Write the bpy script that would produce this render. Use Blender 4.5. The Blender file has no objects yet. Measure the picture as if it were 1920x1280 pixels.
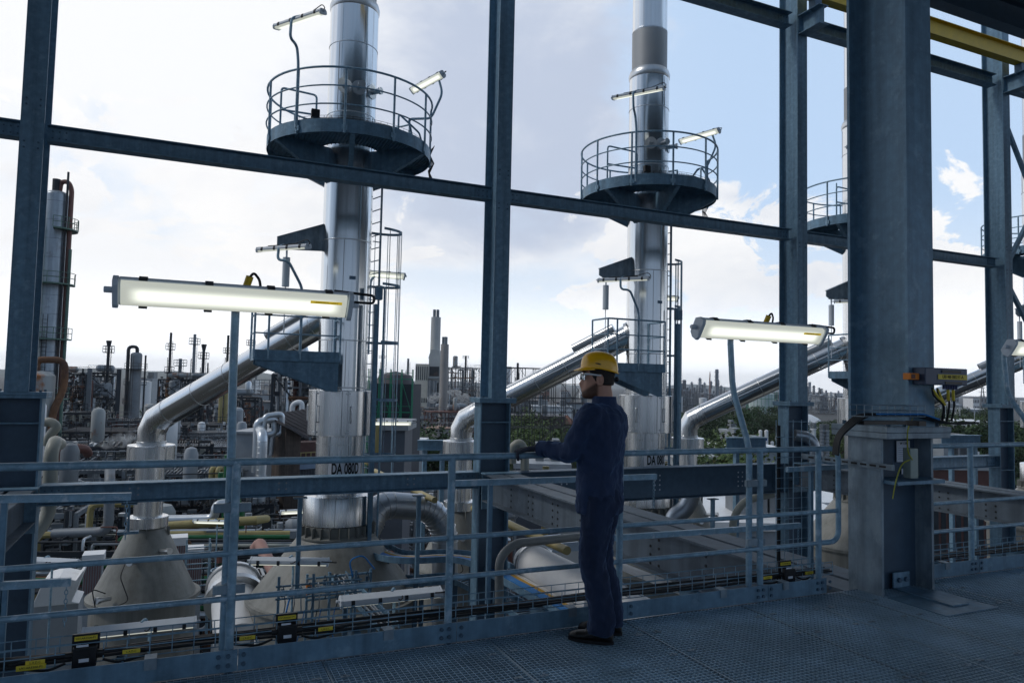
import bpy, bmesh, math, random
from mathutils import Vector, Matrix, Euler, noise as mnoise
random.seed(7)
scene = bpy.context.scene
COL = scene.collection
R = math.radians
PI = math.pi

# ------------------------------------------------------------------ camera
H = 1.62                       # eye height above the grating
FPX = 1370.0                   # focal length in pixels of a 1920 wide frame
def _n(v): return Vector(v).normalized()
_U = _n((520, -23840, FPX)); _X = _n((3050, 145.3, FPX))
_Y = _n(_U.cross(_X)); _Y = _Y if _Y.z > 0 else -_Y
_Xc = _n(_Y.cross(_U)); _Xc = _Xc if _Xc.x > 0 else -_Xc
CAM = Vector((0, 0, H))
def ray(px, py):
    d = Vector((px-960.0, py-640.0, FPX))
    return Vector((_Xc.dot(d), _Y.dot(d), _U.dot(d)))/FPX
def W(px, py, d): return CAM + ray(px, py)*d              # a point d metres ahead
def atY(px, py, Y): r = ray(px, py); return CAM + r*(Y/r.y)
def zpx(px, py, d): return W(px, py, d).z
cam_d = bpy.data.cameras.new('camera'); cam = bpy.data.objects.new('camera', cam_d); COL.objects.link(cam)
cam_d.sensor_width = 36; cam_d.lens = 36*FPX/1920; cam_d.clip_end = 20000; cam_d.clip_start = .05
cx = Vector((_Xc.x, _Y.x, _U.x)); cy = -Vector((_Xc.y, _Y.y, _U.y)); cz = -Vector((_Xc.z, _Y.z, _U.z))
cam.matrix_world = Matrix(((cx.x, cy.x, cz.x, 0), (cx.y, cy.y, cz.y, 0), (cx.z, cy.z, cz.z, H), (0, 0, 0, 1)))
scene.camera = cam
scene.view_settings.view_transform = 'Standard'; scene.view_settings.look = 'None'
scene.view_settings.exposure = 0.15; scene.view_settings.gamma = 1
scene.cycles.max_bounces = 8; scene.cycles.diffuse_bounces = 3; scene.cycles.glossy_bounces = 4
scene.cycles.use_denoising = True

# ------------------------------------------------------------------ sky and sun
SUN = Vector((-.66, .18, .73)).normalized()
world = bpy.data.worlds.new('World'); scene.world = world; world.use_nodes = True
nt = world.node_tree; nt.nodes.clear()
def wn(t, **k):
    n = nt.nodes.new(t)
    for a, b in k.items(): setattr(n, a, b)
    return n
def lk(a, b): nt.links.new(a, b)
def wmath(op, a, b=None, c=None, clamp=False):
    n = wn('ShaderNodeMath', operation=op, use_clamp=clamp)
    for i, v in enumerate((a, b, c)):
        if v is None: continue
        if isinstance(v, (int, float)): n.inputs[i].default_value = v
        else: lk(v, n.inputs[i])
    return n.outputs[0]
def wmix(f, a, b):
    n = wn('ShaderNodeMix', data_type='RGBA')
    for s, v in ((n.inputs[0], f), (n.inputs[6], a), (n.inputs[7], b)):
        if isinstance(v, (int, float)): s.default_value = v
        elif isinstance(v, tuple): s.default_value = (*v, 1)
        else: lk(v, s)
    return n.outputs[2]
sky = wn('ShaderNodeTexSky', sky_type='NISHITA', sun_disc=False)
sky.sun_elevation = math.asin(SUN.z); sky.sun_rotation = math.atan2(SUN.x, SUN.y)
sky.air_density = 1.0; sky.dust_density = 1.5; sky.ozone_density = 1.6
tc = wn('ShaderNodeTexCoord'); D = tc.outputs['Generated']
sep = wn('ShaderNodeSeparateXYZ'); lk(D, sep.inputs[0]); dx, dy, dz = sep.outputs
def dirdot(v):
    n = wn('ShaderNodeVectorMath', operation='DOT_PRODUCT'); lk(D, n.inputs[0]); n.inputs[1].default_value = tuple(Vector(v).normalized())
    return n.outputs['Value']
def mapr(v, a, b, c=0., d=1., smooth=True):
    n = wn('ShaderNodeMapRange', interpolation_type='SMOOTHSTEP' if smooth else 'LINEAR')
    lk(v, n.inputs[0])
    for i, q in enumerate((a, b, c, d)): n.inputs[i+1].default_value = q
    return n.outputs[0]
def wnoise(scale, zs, det, rough, off, dist=0.):
    m = wn('ShaderNodeMapping'); lk(D, m.inputs[0]); m.inputs['Scale'].default_value = (1, 1, zs); m.inputs['Location'].default_value = off
    n = wn('ShaderNodeTexNoise'); lk(m.outputs[0], n.inputs[0]); n.inputs['Scale'].default_value = scale
    n.inputs['Detail'].default_value = det; n.inputs['Roughness'].default_value = rough; n.inputs['Distortion'].default_value = dist
    return n.outputs[0]
def blob(px, py, wid, wz=1.):
    """closeness to one direction of the sky (1 at its middle, 0 at wid radians)"""
    v = ray(px, py).normalized()
    return mapr(dirdot(v), math.cos(wid), 1.0)
n_big = wnoise(2.3, 1.7, 9, .56, (.3, 1.1, .2), .25)      # wide cloud sheets
n_cum = wnoise(7.5, 2.0, 10, .62, (2.1, .4, .9), .5)        # smaller cumulus
low = mapr(dz, .26, .03)
n_sh = wnoise(3.4, 2.0, 8, .58, (5.2, 3.3, 1.7), .2)     # shading inside the clouds
glow = mapr(dirdot(ray(-150, 300)), .55, 1.0)                # bright veiled side of the sky, round the hidden sun
cover = wmath('ADD', n_big, wmath('MULTIPLY', glow, .12))
cover = wmath('ADD', cover, wmath('MULTIPLY', blob(840, 170, .42), .24))
cover = wmath('SUBTRACT', cover, wmath('MULTIPLY', blob(1560, 150, .40), .16))
cover = wmath('SUBTRACT', cover, wmath('MULTIPLY', blob(860, 500, .22), .16))
m_big = mapr(cover, .52, .65)
cum = wmath('ADD', n_cum, wmath('MULTIPLY', blob(1230, 460, .16), .17))
cum = wmath('ADD', cum, wmath('MULTIPLY', blob(1420, 470, .12), .17))
cum = wmath('ADD', cum, wmath('MULTIPLY', blob(1790, 540, .14), .16))
cum = wmath('ADD', cum, wmath('MULTIPLY', blob(400, 430, .36), .15))
cum = wmath('SUBTRACT', cum, wmath('MULTIPLY', mapr(dz, .24, .45), .3))
m_cum = mapr(cum, .60, .655)
grey = wmath('ADD', n_sh, wmath('MULTIPLY', blob(890, 200, .30), .30))
grey = wmath('SUBTRACT', grey, wmath('MULTIPLY', glow, .12))
grey = wmath('SUBTRACT', grey, wmath('MULTIPLY', low, .16))
c_big = wmix(mapr(grey, .40, .74), (9.0, 9.1, 9.3), (4.9, 5.5, 6.8))
c_cum = wmix(mapr(n_sh, .35, .75), (9.6, 9.5, 9.4), (6.4, 6.8, 7.6))
base = wmix(.74, sky.outputs[0], (5.9, 7.7, 10.2))           # thin summer haze over the blue
base = wmix(mapr(dz, .28, .0), base, (7.9, 8.6, 9.4))     # pale towards the horizon
base = wmix(wmath('MULTIPLY', glow, .45), base, (8.6, 8.9, 9.3))
c1 = wmix(wmath('MULTIPLY', m_big, .9), base, c_big)
c2 = wmix(wmath('MULTIPLY', m_cum, .9), c1, c_cum)
c3 = wmix(wmath('MULTIPLY', mapr(dirdot(ray(-150, 300)), .80, 1.0), .3), c2, (9.6, 9.6, 9.7))
c3 = wmix(wmath('MULTIPLY', mapr(dz, .15, .0), .9), c3, (14.2, 14.6, 15.2))         # bright air low over the horizon
c3 = wmix(wmath('MULTIPLY', mapr(dz, .50, .72), .9), c3, (2.0, 2.4, 3.0))      # unseen sky overhead, darkened to dim the yard
c3 = wmix(wmath('MULTIPLY', mapr(dirdot((-.41, -.91, .1)), .0, .55), .85), c3, (1.45, 2.15, 3.2))   # unseen sky behind the camera, set as a dim blue fill
c3 = wmix(mapr(dz, .0, -.05), c3, (3., 3.4, 4.))

bg = wn('ShaderNodeBackground'); bg.inputs[1].default_value = .1; lk(c3, bg.inputs[0])
wo = wn('ShaderNodeOutputWorld'); lk(bg.outputs[0], wo.inputs[0])
sd = bpy.data.lights.new('sun', 'SUN'); sd.energy = .9; sd.angle = R(10); sd.color = (1, .95, .88)
so = bpy.data.objects.new('sun', sd); COL.objects.link(so); so.rotation_euler = (-SUN).to_track_quat('-Z', 'Y').to_euler()

# ------------------------------------------------------------------ materials
MATS = {}
def mat(name, col, rough=.5, metal=0., var=.12, scale=4., bump=0., stretch=(1, 1, 1), rust=None, rust_at=.62, spec=.4, tint=None, bscale=None, bdist=.01, rnd=0., streak=0., sscale=7.):
    if name in MATS: return MATS[name]
    m = bpy.data.materials.new(name); m.use_nodes = True; t = m.node_tree; b = t.nodes['Principled BSDF']
    L = t.links.new
    tcn = t.nodes.new('ShaderNodeTexCoord'); mp = t.nodes.new('ShaderNodeMapping'); mp.inputs['Scale'].default_value = stretch
    L(tcn.outputs['Object'], mp.inputs[0])
    nz = t.nodes.new('ShaderNodeTexNoise'); nz.inputs['Scale'].default_value = scale; nz.inputs['Detail'].default_value = 7; nz.inputs['Roughness'].default_value = .62
    L(mp.outputs[0], nz.inputs[0])
    rm = t.nodes.new('ShaderNodeMapRange'); rm.inputs[1].default_value = .3; rm.inputs[2].default_value = .7; L(nz.outputs[0], rm.inputs[0])
    mx = t.nodes.new('ShaderNodeMix'); mx.data_type = 'RGBA'; L(rm.outputs[0], mx.inputs[0])
    c2 = tint or tuple(min(1, c*(1+var)) for c in col)
    mx.inputs[6].default_value = (*[c*(1-var) for c in col], 1); mx.inputs[7].default_value = (*c2, 1)
    out = mx.outputs[2]
    if rust:
        n2 = t.nodes.new('ShaderNodeTexNoise'); n2.inputs['Scale'].default_value = scale*.6; n2.inputs['Detail'].default_value = 10; n2.inputs['Roughness'].default_value = .7
        L(mp.outputs[0], n2.inputs[0])
        r2 = t.nodes.new('ShaderNodeMapRange'); r2.inputs[1].default_value = rust_at-.05; r2.inputs[2].default_value = rust_at+.05; L(n2.outputs[0], r2.inputs[0])
        m2 = t.nodes.new('ShaderNodeMix'); m2.data_type = 'RGBA'; L(r2.outputs[0], m2.inputs[0]); L(out, m2.inputs[6]); m2.inputs[7].default_value = (*rust, 1)
        out = m2.outputs[2]
    if streak:
        m4 = t.nodes.new('ShaderNodeMapping'); m4.inputs['Scale'].default_value = (sscale, sscale, sscale*.035); L(tcn.outputs['Object'], m4.inputs[0])
        n4 = t.nodes.new('ShaderNodeTexNoise'); n4.inputs['Scale'].default_value = 1; n4.inputs['Detail'].default_value = 6; n4.inputs['Roughness'].default_value = .65; L(m4.outputs[0], n4.inputs[0])
        r4 = t.nodes.new('ShaderNodeMapRange'); r4.inputs[1].default_value = .36; r4.inputs[2].default_value = .58; r4.inputs[3].default_value = 1-streak; L(n4.outputs[0], r4.inputs[0])
        h4 = t.nodes.new('ShaderNodeHueSaturation'); L(r4.outputs[0], h4.inputs['Value']); L(out, h4.inputs['Color']); out = h4.outputs[0]
    if rnd:
        oi = t.nodes.new('ShaderNodeObjectInfo'); hv = t.nodes.new('ShaderNodeHueSaturation'); rr = t.nodes.new('ShaderNodeMapRange')
        rr.inputs[3].default_value = 1-rnd; rr.inputs[4].default_value = 1+rnd; L(oi.outputs['Random'], rr.inputs[0]); L(rr.outputs[0], hv.inputs['Value']); L(out, hv.inputs['Color']); out = hv.outputs[0]
    L(out, b.inputs['Base Color'])
    b.inputs['Metallic'].default_value = metal; b.inputs['Specular IOR Level'].default_value = spec
    rr = t.nodes.new('ShaderNodeMapRange'); rr.inputs[3].default_value = max(.02, rough*.8); rr.inputs[4].default_value = min(1, rough*1.2); L(nz.outputs[0], rr.inputs[0]); L(rr.outputs[0], b.inputs['Roughness'])
    if bump:
        n3 = t.nodes.new('ShaderNodeTexNoise'); n3.inputs['Scale'].default_value = bscale or scale; n3.inputs['Detail'].default_value = 1.5 if metal == 1 else 4; L(mp.outputs[0], n3.inputs[0])
        bp = t.nodes.new('ShaderNodeBump'); bp.inputs['Strength'].default_value = bump; bp.inputs['Distance'].default_value = bdist; L(n3.outputs[0], bp.inputs['Height']); L(bp.outputs[0], b.inputs['Normal'])
    MATS[name] = m
    return m
def emit(name, col, s):
    m = bpy.data.materials.new(name); m.use_nodes = True; b = m.node_tree.nodes['Principled BSDF']
    b.inputs['Base Color'].default_value = (.8, .8, .76, 1); b.inputs['Emission Color'].default_value = (*col, 1); b.inputs['Emission Strength'].default_value = s
    MATS[name] = m; return m
galv = mat('galvanised_steel', (.155, .275, .385), .5, .15, .2, 11, .15, rust=(.225, .36, .48), rust_at=.6, bscale=60, bdist=.002, streak=.28)
galvl = mat('bright_galvanised', (.235, .305, .365), .5, .15, .3, 9, .12, (1, 1, .5), rust=(.31, .385, .445), rust_at=.57, bscale=60, bdist=.002, streak=.3)
tubeg = mat('galvanised_tube', (.235, .37, .48), .42, .12, .25, 16, .15, rust=(.46, .56, .64), rust_at=.6, bscale=70, bdist=.002)
dark = mat('dark_blue_steel', (.075, .13, .19), .5, .25, .15, 6, .08, bscale=50, bdist=.002)
railg = mat('rail_galvanised', (.215, .345, .45), .4, .1, .25, 16, .15, rust=(.40, .52, .62), rust_at=.6, bscale=70, bdist=.002)
girdg = mat('primer_grey_steel', (.115, .15, .19), .6, .1, .15, 5, .08, rust=(.09, .12, .155), rust_at=.6, streak=.25, sscale=5)
grate = mat('grating_steel', (.36, .50, .61), .45, .2, .32, 1.3, rust=(.27, .38, .47), rust_at=.58)
stain = mat('stainless_cladding', (.70, .715, .73), .19, 1.0, .06, 3, .5, (4, 4, .02), bscale=1.0, bdist=.07)
stains = mat('brushed_stainless', (.68, .69, .70), .27, 1.0, .06, 4, .4, (4, 4, .02), bscale=1.1, bdist=.05)
stainm = mat('matt_stainless', (.56, .58, .60), .36, 1.0, .06, 4, .12, (4, 4, .06), bscale=2.5, bdist=.01)
ductm = mat('duct_sheet_steel', (.40, .44, .49), .38, .9, .08, 5, .1)
beige = mat('beige_vessel_paint', (.23, .235, .22), .5, 0, .06, 2, .04, rust=(.20, .19, .165), rust_at=.62, streak=.3, sscale=4)
cream = mat('cream_pipe_paint', (.36, .37, .33), .45, 0, .06, 3)
white = mat('white_paint', (.72, .73, .74), .45, 0, .06, 2.5, rust=(.6, .6, .6), rust_at=.66)
pale = mat('pale_grey_paint', (.32, .35, .38), .5, 0, .1, 1.5)
lampg = mat('lamp_housing_grey', (.60, .66, .73), .45, 0, .05, 8)
black = mat('black_plastic', (.012, .013, .016), .45, 0, .2, 10)
rubber = mat('black_cable', (.015, .017, .02), .55, 0, .2, 20)
yel = mat('yellow_crane_paint', (.62, .40, .015), .45, 0, .1, 4, rust=(.5, .31, .02), rust_at=.64)
ylab = mat('yellow_label', (.75, .58, .05), .5, 0, .05, 10)
ink = mat('black_ink', (.01, .01, .012), .6, 0, 0, 5)
blue = mat('blue_cable_sheath', (.02, .19, .52), .5, 0, .1, 10)
orange = mat('orange_plastic', (.75, .22, .02), .5, 0, .08, 8)
greenp = mat('green_pipe_paint', (.010, .115, .04), .45, 0, .12, 3)
greens = mat('green_scaffold', (.02, .23, .13), .5, .2, .12, 3)
yelp = mat('yellow_pipe_paint', (.34, .28, .12), .5, 0, .12, 2, rust=(.27, .20, .06), rust_at=.62)
pinkp = mat('faded_red_pipe', (.36, .2, .17), .6, 0, .12, 2)
rustm = mat('rusty_steel', (.17, .085, .045), .8, .1, .35, 1.2, rust=(.10, .05, .035), rust_at=.55)
rvess = mat('rust_streaked_vessel', (.36, .38, .38), .6, 0, .1, .7, 0, (1, 1, .6), rust=(.30, .11, .035), rust_at=.57)
towerm = mat('tower_cladding', (.32, .36, .40), .4, .45, .12, 1.2, rust=(.25, .27, .29), rust_at=.6, rnd=.2, streak=.3, sscale=2)
unitd = mat('sooty_steel', (.032, .038, .047), .6, .2, .3, .6, rust=(.085, .06, .05), rust_at=.62, rnd=.3)
unitl = mat('weathered_steel', (.19, .21, .23), .55, .2, .25, .6, rust=(.14, .11, .09), rust_at=.64, rnd=.25)
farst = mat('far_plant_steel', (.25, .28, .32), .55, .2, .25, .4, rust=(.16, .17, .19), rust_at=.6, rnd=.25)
brownp = mat('red_brown_paint', (.13, .055, .045), .6, 0, .2, 1, rnd=.2)
insul = mat('aluminium_insulation', (.55, .59, .63), .35, .75, .08, 2, .1)
conc = mat('concrete', (.33, .31, .295), .85, 0, .1, .5, rust=(.28, .27, .255), rust_at=.6)
concl = mat('pale_concrete', (.46, .47, .46), .8, 0, .06, .3)
brick = mat('brown_brick', (.10, .078, .068), .85, 0, .3, 3, .3, streak=.45, sscale=3)
roofr = mat('clay_roof', (.15, .07, .05), .85, 0, .2, .6)
roofg = mat('grey_sheet_roof', (.075, .07, .075), .6, .1, .12, 1)
corrug = mat('blue_grey_sheet', (.085, .10, .125), .55, .2, .1, 1)
redp = mat('red_fascia', (.36, .045, .04), .5, 0, .1, 1)
glassd = mat('dark_window', (.025, .035, .045), .12, 0, .2, 1, spec=.7)
purple = mat('striped_dull_red', (.22, .13, .13), .6, 0, .15, 2)
navy = mat('navy_work_cloth', (.026, .043, .096), .85, 0, .22, 7, .8, (1, 1, .45), bscale=6, bdist=.05, spec=.25)
navyd = mat('navy_trouser_cloth', (.021, .032, .068), .88, 0, .22, 7, .8, (1, 1, .35), bscale=6, bdist=.05, spec=.2)
skin = mat('skin', (.50, .265, .19), .5, 0, .08, 14)
hairm = mat('dark_hair', (.018, .012, .010), .7, 0, .3, 40)
beardm = mat('beard', (.07, .038, .025), .8, 0, .3, 60)
helm = mat('yellow_helmet', (.92, .47, .01), .25, 0, .03, 5, spec=.6)
gloves = mat('dark_glove', (.045, .05, .07), .8, 0, .2, 30)
leather = mat('black_leather', (.012, .012, .013), .42, 0, .3, 25, .3)
lensm = mat('clear_lens', (.75, .82, .88), .05, 0, 0, 5, spec=.6); lensm.node_tree.nodes['Principled BSDF'].inputs['Transmission Weight'].default_value = .85
wplast = mat('white_plastic', (.75, .77, .8), .4, 0, .03, 5)
paper = mat('paper_sign', (.7, .73, .8), .6, 0, .03, 5)
leafm = mat('leaf_green', (.075, .115, .04), .7, 0, .5, 1.1, rnd=.3, spec=.2)
leafd = mat('dark_leaf', (.035, .062, .026), .7, 0, .5, 1.1, rnd=.3, spec=.2)
leafy = mat('yellow_leaf', (.10, .085, .03), .7, 0, .3, .5, rnd=.2, spec=.2)
bark = mat('bark', (.06, .045, .035), .9, 0, .3, 3)
groundm = mat('yard_ground', (.04, .042, .045), .9, 0, .4, .05, tint=(.08, .078, .075), rust=(.05, .07, .03), rust_at=.6)
hillm = mat('hill_green', (.05, .07, .055), .95, 0, .3, .003)
steamm = None
for m_ in (navy, navyd):
    b_ = m_.node_tree.nodes['Principled BSDF']; b_.inputs['Sheen Weight'].default_value = .32; b_.inputs['Sheen Tint'].default_value = (.25, .5, 1, 1); b_.inputs['Sheen Roughness'].default_value = .45  # blue sheen tint imitates a blue rim light on the cloth
# strip-lamp diffuser: bright along the tube, dimmer towards the long edges
def diffuser_mat():
    m = bpy.data.materials.new('lit_diffuser'); m.use_nodes = True; t = m.node_tree; b = t.nodes['Principled BSDF']; L = t.links.new
    tcn = t.nodes.new('ShaderNodeTexCoord'); s = t.nodes.new('ShaderNodeSeparateXYZ'); L(tcn.outputs['Generated'], s.inputs[0])
    a = t.nodes.new('ShaderNodeMapRange'); a.interpolation_type = 'SMOOTHSTEP'; L(s.outputs[1], a.inputs[0])
    for i, v in enumerate((.08, .42, 0, 1)): a.inputs[i+1].default_value = v
    a2 = t.nodes.new('ShaderNodeMapRange'); a2.interpolation_type = 'SMOOTHSTEP'; L(s.outputs[1], a2.inputs[0])
    for i, v in enumerate((.92, .58, 0, 1)): a2.inputs[i+1].default_value = v
    e = t.nodes.new('ShaderNodeMapRange'); e.interpolation_type = 'SMOOTHSTEP'; L(s.outputs[0], e.inputs[0])
    for i, v in enumerate((.015, .09, 0, 1)): e.inputs[i+1].default_value = v
    e2 = t.nodes.new('ShaderNodeMapRange'); e2.interpolation_type = 'SMOOTHSTEP'; L(s.outputs[0], e2.inputs[0])
    for i, v in enumerate((.985, .91, 0, 1)): e2.inputs[i+1].default_value = v
    p = t.nodes.new('ShaderNodeMath'); p.operation = 'MULTIPLY'; L(a.outputs[0], p.inputs[0]); L(a2.outputs[0], p.inputs[1])
    p2 = t.nodes.new('ShaderNodeMath'); p2.operation = 'MULTIPLY'; L(e.outputs[0], p2.inputs[0]); L(e2.outputs[0], p2.inputs[1])
    p3 = t.nodes.new('ShaderNodeMath'); p3.operation = 'MULTIPLY'; L(p.outputs[0], p3.inputs[0]); L(p2.outputs[0], p3.inputs[1])
    st = t.nodes.new('ShaderNodeMapRange'); L(p3.outputs[0], st.inputs[0]); st.inputs[3].default_value = .42; st.inputs[4].default_value = 1.08
    b.inputs['Base Color'].default_value = (.4, .42, .4, 1); b.inputs['Roughness'].default_value = .35
    b.inputs['Emission Color'].default_value = (.97, 1, .87, 1); L(st.outputs[0], b.inputs['Emission Strength'])
    return m
lit = diffuser_mat()
blab = emit('glowing_label', (.75, .52, .03), .45); blab.node_tree.nodes['Principled BSDF'].inputs['Base Color'].default_value = (.75, .58, .05, 1)  # own emission imitates diffuser light coming through the label

# ------------------------------------------------------------------ mesh builder
def frame_of(d, up=(0, 0, 1)):
    d = Vector(d).normalized(); up = Vector(up)
    if abs(d.dot(up)) > .98: up = Vector((0, 1, 0)) if abs(d.y) < .9 else Vector((1, 0, 0))
    s = d.cross(up).normalized(); u = s.cross(d).normalized()
    return d, s, u
def fillet(pts, r, n=5):
    pts = [Vector(p) for p in pts]
    out = [pts[0]]
    for i in range(1, len(pts)-1):
        a, b, c = pts[i-1], pts[i], pts[i+1]
        d1 = (a-b); d2 = (c-b); q = min(r, d1.length*.48, d2.length*.48)
        p1 = b+d1.normalized()*q; p2 = b+d2.normalized()*q
        for k in range(n+1):
            t = k/n; out.append(p1*(1-t)**2+b*2*t*(1-t)+p2*t*t)
    out.append(pts[-1]); return out
SPLIT = {'bracket', 'splice_plate', 'joint_band', 'block', 'collar', 'latch', 'stiffener', 'cable_tag', 'slot_cover', 'sticker', 'end_plate', 'cable', 'cap_plate', 'cable_gland', 'yellow_cable_marker', 'instrument', 'signal_cable', 'slot', 'rail_clamp', 'conduit', 'foot_plate', 'lace', 'crown_rib', 'earth_cable', 'angle', 'rungs', 'flange', 'hanger', 'cross_arm', 'saddle', 'bolts', 'bolt_hole', 'band', 'roof_box', 'support', 'printed_lines', 'back_plate', 'hose', 'brick'}
class MB:
    def __init__(s): s.v = []; s.f = []
    def add(s, vs, fs):
        o = len(s.v); s.v += [tuple(p) for p in vs]; s.f += [tuple(i+o for i in f) for f in fs]; return s
    def box(s, c, sz, rz=0., M=None):
        c = Vector(c); hx, hy, hz = sz[0]/2, sz[1]/2, sz[2]/2
        vs = [Vector((x, y, z)) for z in (-hz, hz) for y in (-hy, hy) for x in (-hx, hx)]
        if M is None and rz: M = Matrix.Rotation(rz, 3, 'Z')
        if M is not None: vs = [M@p for p in vs]
        return s.add([p+c for p in vs], [(0, 2, 3, 1), (4, 5, 7, 6), (0, 1, 5, 4), (2, 6, 7, 3), (0, 4, 6, 2), (1, 3, 7, 5)])
    def b2(s, lo, hi): return s.box([(a+b)/2 for a, b in zip(lo, hi)], [abs(b-a) for a, b in zip(lo, hi)])
    def prism(s, poly, p0, p1, up=(0, 0, 1)):
        """extrude a 2-D outline (side, up) from p0 to p1"""
        p0 = Vector(p0); p1 = Vector(p1); d, sd_, u = frame_of(p1-p0, up); n = len(poly)
        vs = [p0+sd_*a+u*b for a, b in poly]+[p1+sd_*a+u*b for a, b in poly]
        fs = [tuple(range(n))[::-1], tuple(range(n, 2*n))]+[(i, (i+1) % n, n+(i+1) % n, n+i) for i in range(n)]
        return s.add(vs, fs)
    def ibeam(s, p0, p1, h, b, tf=.02, tw=.012, up=(0, 0, 1), rad=0.):
        x = b/2; y = h/2; w = tw/2; r = rad
        if r: poly = [(-x, -y), (x, -y), (x, -y+tf), (w+r, -y+tf), (w+r*.3, -y+tf+r*.3), (w, -y+tf+r), (w, y-tf-r), (w+r*.3, y-tf-r*.3), (w+r, y-tf), (x, y-tf), (x, y), (-x, y), (-x, y-tf), (-w-r, y-tf), (-w-r*.3, y-tf-r*.3), (-w, y-tf-r), (-w, -y+tf+r), (-w-r*.3, -y+tf+r*.3), (-w-r, -y+tf), (-x, -y+tf)]
        else: poly = [(-x, -y), (x, -y), (x, -y+tf), (w, -y+tf), (w, y-tf), (x, y-tf), (x, y), (-x, y), (-x, y-tf), (-w, y-tf), (-w, -y+tf), (-x, -y+tf)]
        return s.prism(poly, p0, p1, up)
    def bar(s, p0, p1, w, h=None, up=(0, 0, 1)):
        h = h or w; return s.prism([(-w/2, -h/2), (w/2, -h/2), (w/2, h/2), (-w/2, h/2)], p0, p1, up)
    def tube(s, pts, r, seg=8, cap=True):
        pts = [Vector(p) for p in pts]; n = len(pts); rs = r if isinstance(r, (list, tuple)) else [r]*n
        o = len(s.v); up = Vector((0, 0, 1)); prev = None
        for i, p in enumerate(pts):
            d = (pts[min(i+1, n-1)]-pts[max(i-1, 0)])
            if d.length < 1e-7: d = Vector((0, 0, 1))
            d.normalize()
            if prev is None: _, a, b = frame_of(d); b = d.cross(a)
            else:
                a = prev-d*prev.dot(d)
                if a.length < 1e-5: _, a, b = frame_of(d)
                a.normalize(); b = d.cross(a)
            prev = a
            k = 1.
            if 0 < i < n-1:
                c = (pts[i]-pts[i-1]).normalized().dot((pts[i+1]-pts[i]).normalized()); k = 1/max(.5, math.sqrt(max(0.0, (1+c)/2)))
                k = min(k, 1.15)
            for j in range(seg):
                t = 2*PI*j/seg; s.v.append(tuple(p+(a*math.cos(t)+b*math.sin(t))*rs[i]*k))
        for i in range(n-1):
            for j in range(seg):
                q = (j+1) % seg; s.f.append((o+i*seg+j, o+i*seg+q, o+(i+1)*seg+q, o+(i+1)*seg+j))
        if cap: s.f.append(tuple(o+j for j in range(seg))[::-1]); s.f.append(tuple(o+(n-1)*seg+j for j in range(seg)))
        return s
    def cyl(s, p0, p1, r0, r1=None, seg=16): return s.tube([p0, p1], [r0, r0 if r1 is None else r1], seg)
    def lathe(s, prof, c=(0, 0, 0), seg=32, a0=0., a1=2*PI, cap=False):
        """(radius, z) profile turned about the vertical through c"""
        full = abs(a1-a0-2*PI) < 1e-6; n = seg if full else seg+1; o = len(s.v)
        for r, z in prof:
            for j in range(n):
                t = a0+(a1-a0)*j/seg; s.v.append((c[0]+r*math.cos(t), c[1]+r*math.sin(t), c[2]+z))
        for i in range(len(prof)-1):
            for j in range(seg):
                q = (j+1) % n if full else j+1
                s.f.append((o+i*n+j, o+i*n+q, o+(i+1)*n+q, o+(i+1)*n+j))
        if cap:
            s.f.append(tuple(o+j for j in range(n))[::-1]); s.f.append(tuple(o+(len(prof)-1)*n+j for j in range(n)))
        return s
    def ring(s, c, R_, r, z0=None, seg=40, a0=0., a1=2*PI, tseg=6):
        n = seg if abs(a1-a0-2*PI) > 1e-6 else seg
        pts = [Vector((c[0]+R_*math.cos(a0+(a1-a0)*j/n), c[1]+R_*math.sin(a0+(a1-a0)*j/n), c[2])) for j in range(n+1)]
        return s.tube(pts, r, tseg)
    def ell(s, c, rx, ry, rz, nu=10, nv=16):
        o = len(s.v); c = Vector(c)
        for i in range(nu+1):
            a = PI*i/nu
            for j in range(nv):
                t = 2*PI*j/nv; s.v.append((c.x+rx*math.sin(a)*math.cos(t), c.y+ry*math.sin(a)*math.sin(t), c.z+rz*math.cos(a)))
        for i in range(nu):
            for j in range(nv):
                q = (j+1) % nv; s.f.append((o+i*nv+j, o+(i+1)*nv+j, o+(i+1)*nv+q, o+i*nv+q))
        return s
    def loft(s, rings, cap=True):
        o = len(s.v); n = len(rings[0])
        for r in rings: s.v += [tuple(p) for p in r]
        for i in range(len(rings)-1):
            for j in range(n):
                q = (j+1) % n; s.f.append((o+i*n+j, o+i*n+q, o+(i+1)*n+q, o+(i+1)*n+j))
        if cap: s.f.append(tuple(o+j for j in range(n))[::-1]); s.f.append(tuple(o+(len(rings)-1)*n+j for j in range(n)))
        return s
    def mesh(s, name, m, smooth=True, ang=35):
        me = bpy.data.meshes.new(name); me.from_pydata(s.v, [], s.f)
        me.materials.append(m) if m else None
        bmm = bmesh.new(); bmm.from_mesh(me); bmesh.ops.recalc_face_normals(bmm, faces=bmm.faces); bmm.to_mesh(me); bmm.free()
        if smooth: me.shade_smooth(); me.set_sharp_from_angle(angle=R(ang))
        return me
    def islands(s):
        par = list(range(len(s.v)))
        def find(a):
            while par[a] != a: par[a] = par[par[a]]; a = par[a]
            return a
        for f in s.f:
            r = find(f[0])
            for i in f[1:]: par[find(i)] = r
        grp = {}
        for f in s.f: grp.setdefault(find(f[0]), []).append(f)
        out = []
        for fs in grp.values():
            idx = {}; m_ = MB()
            for f in fs:
                for i in f:
                    if i not in idx: idx[i] = len(m_.v); m_.v.append(s.v[i])
                m_.f.append(tuple(idx[i] for i in f))
            out.append(m_)
        return out
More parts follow.
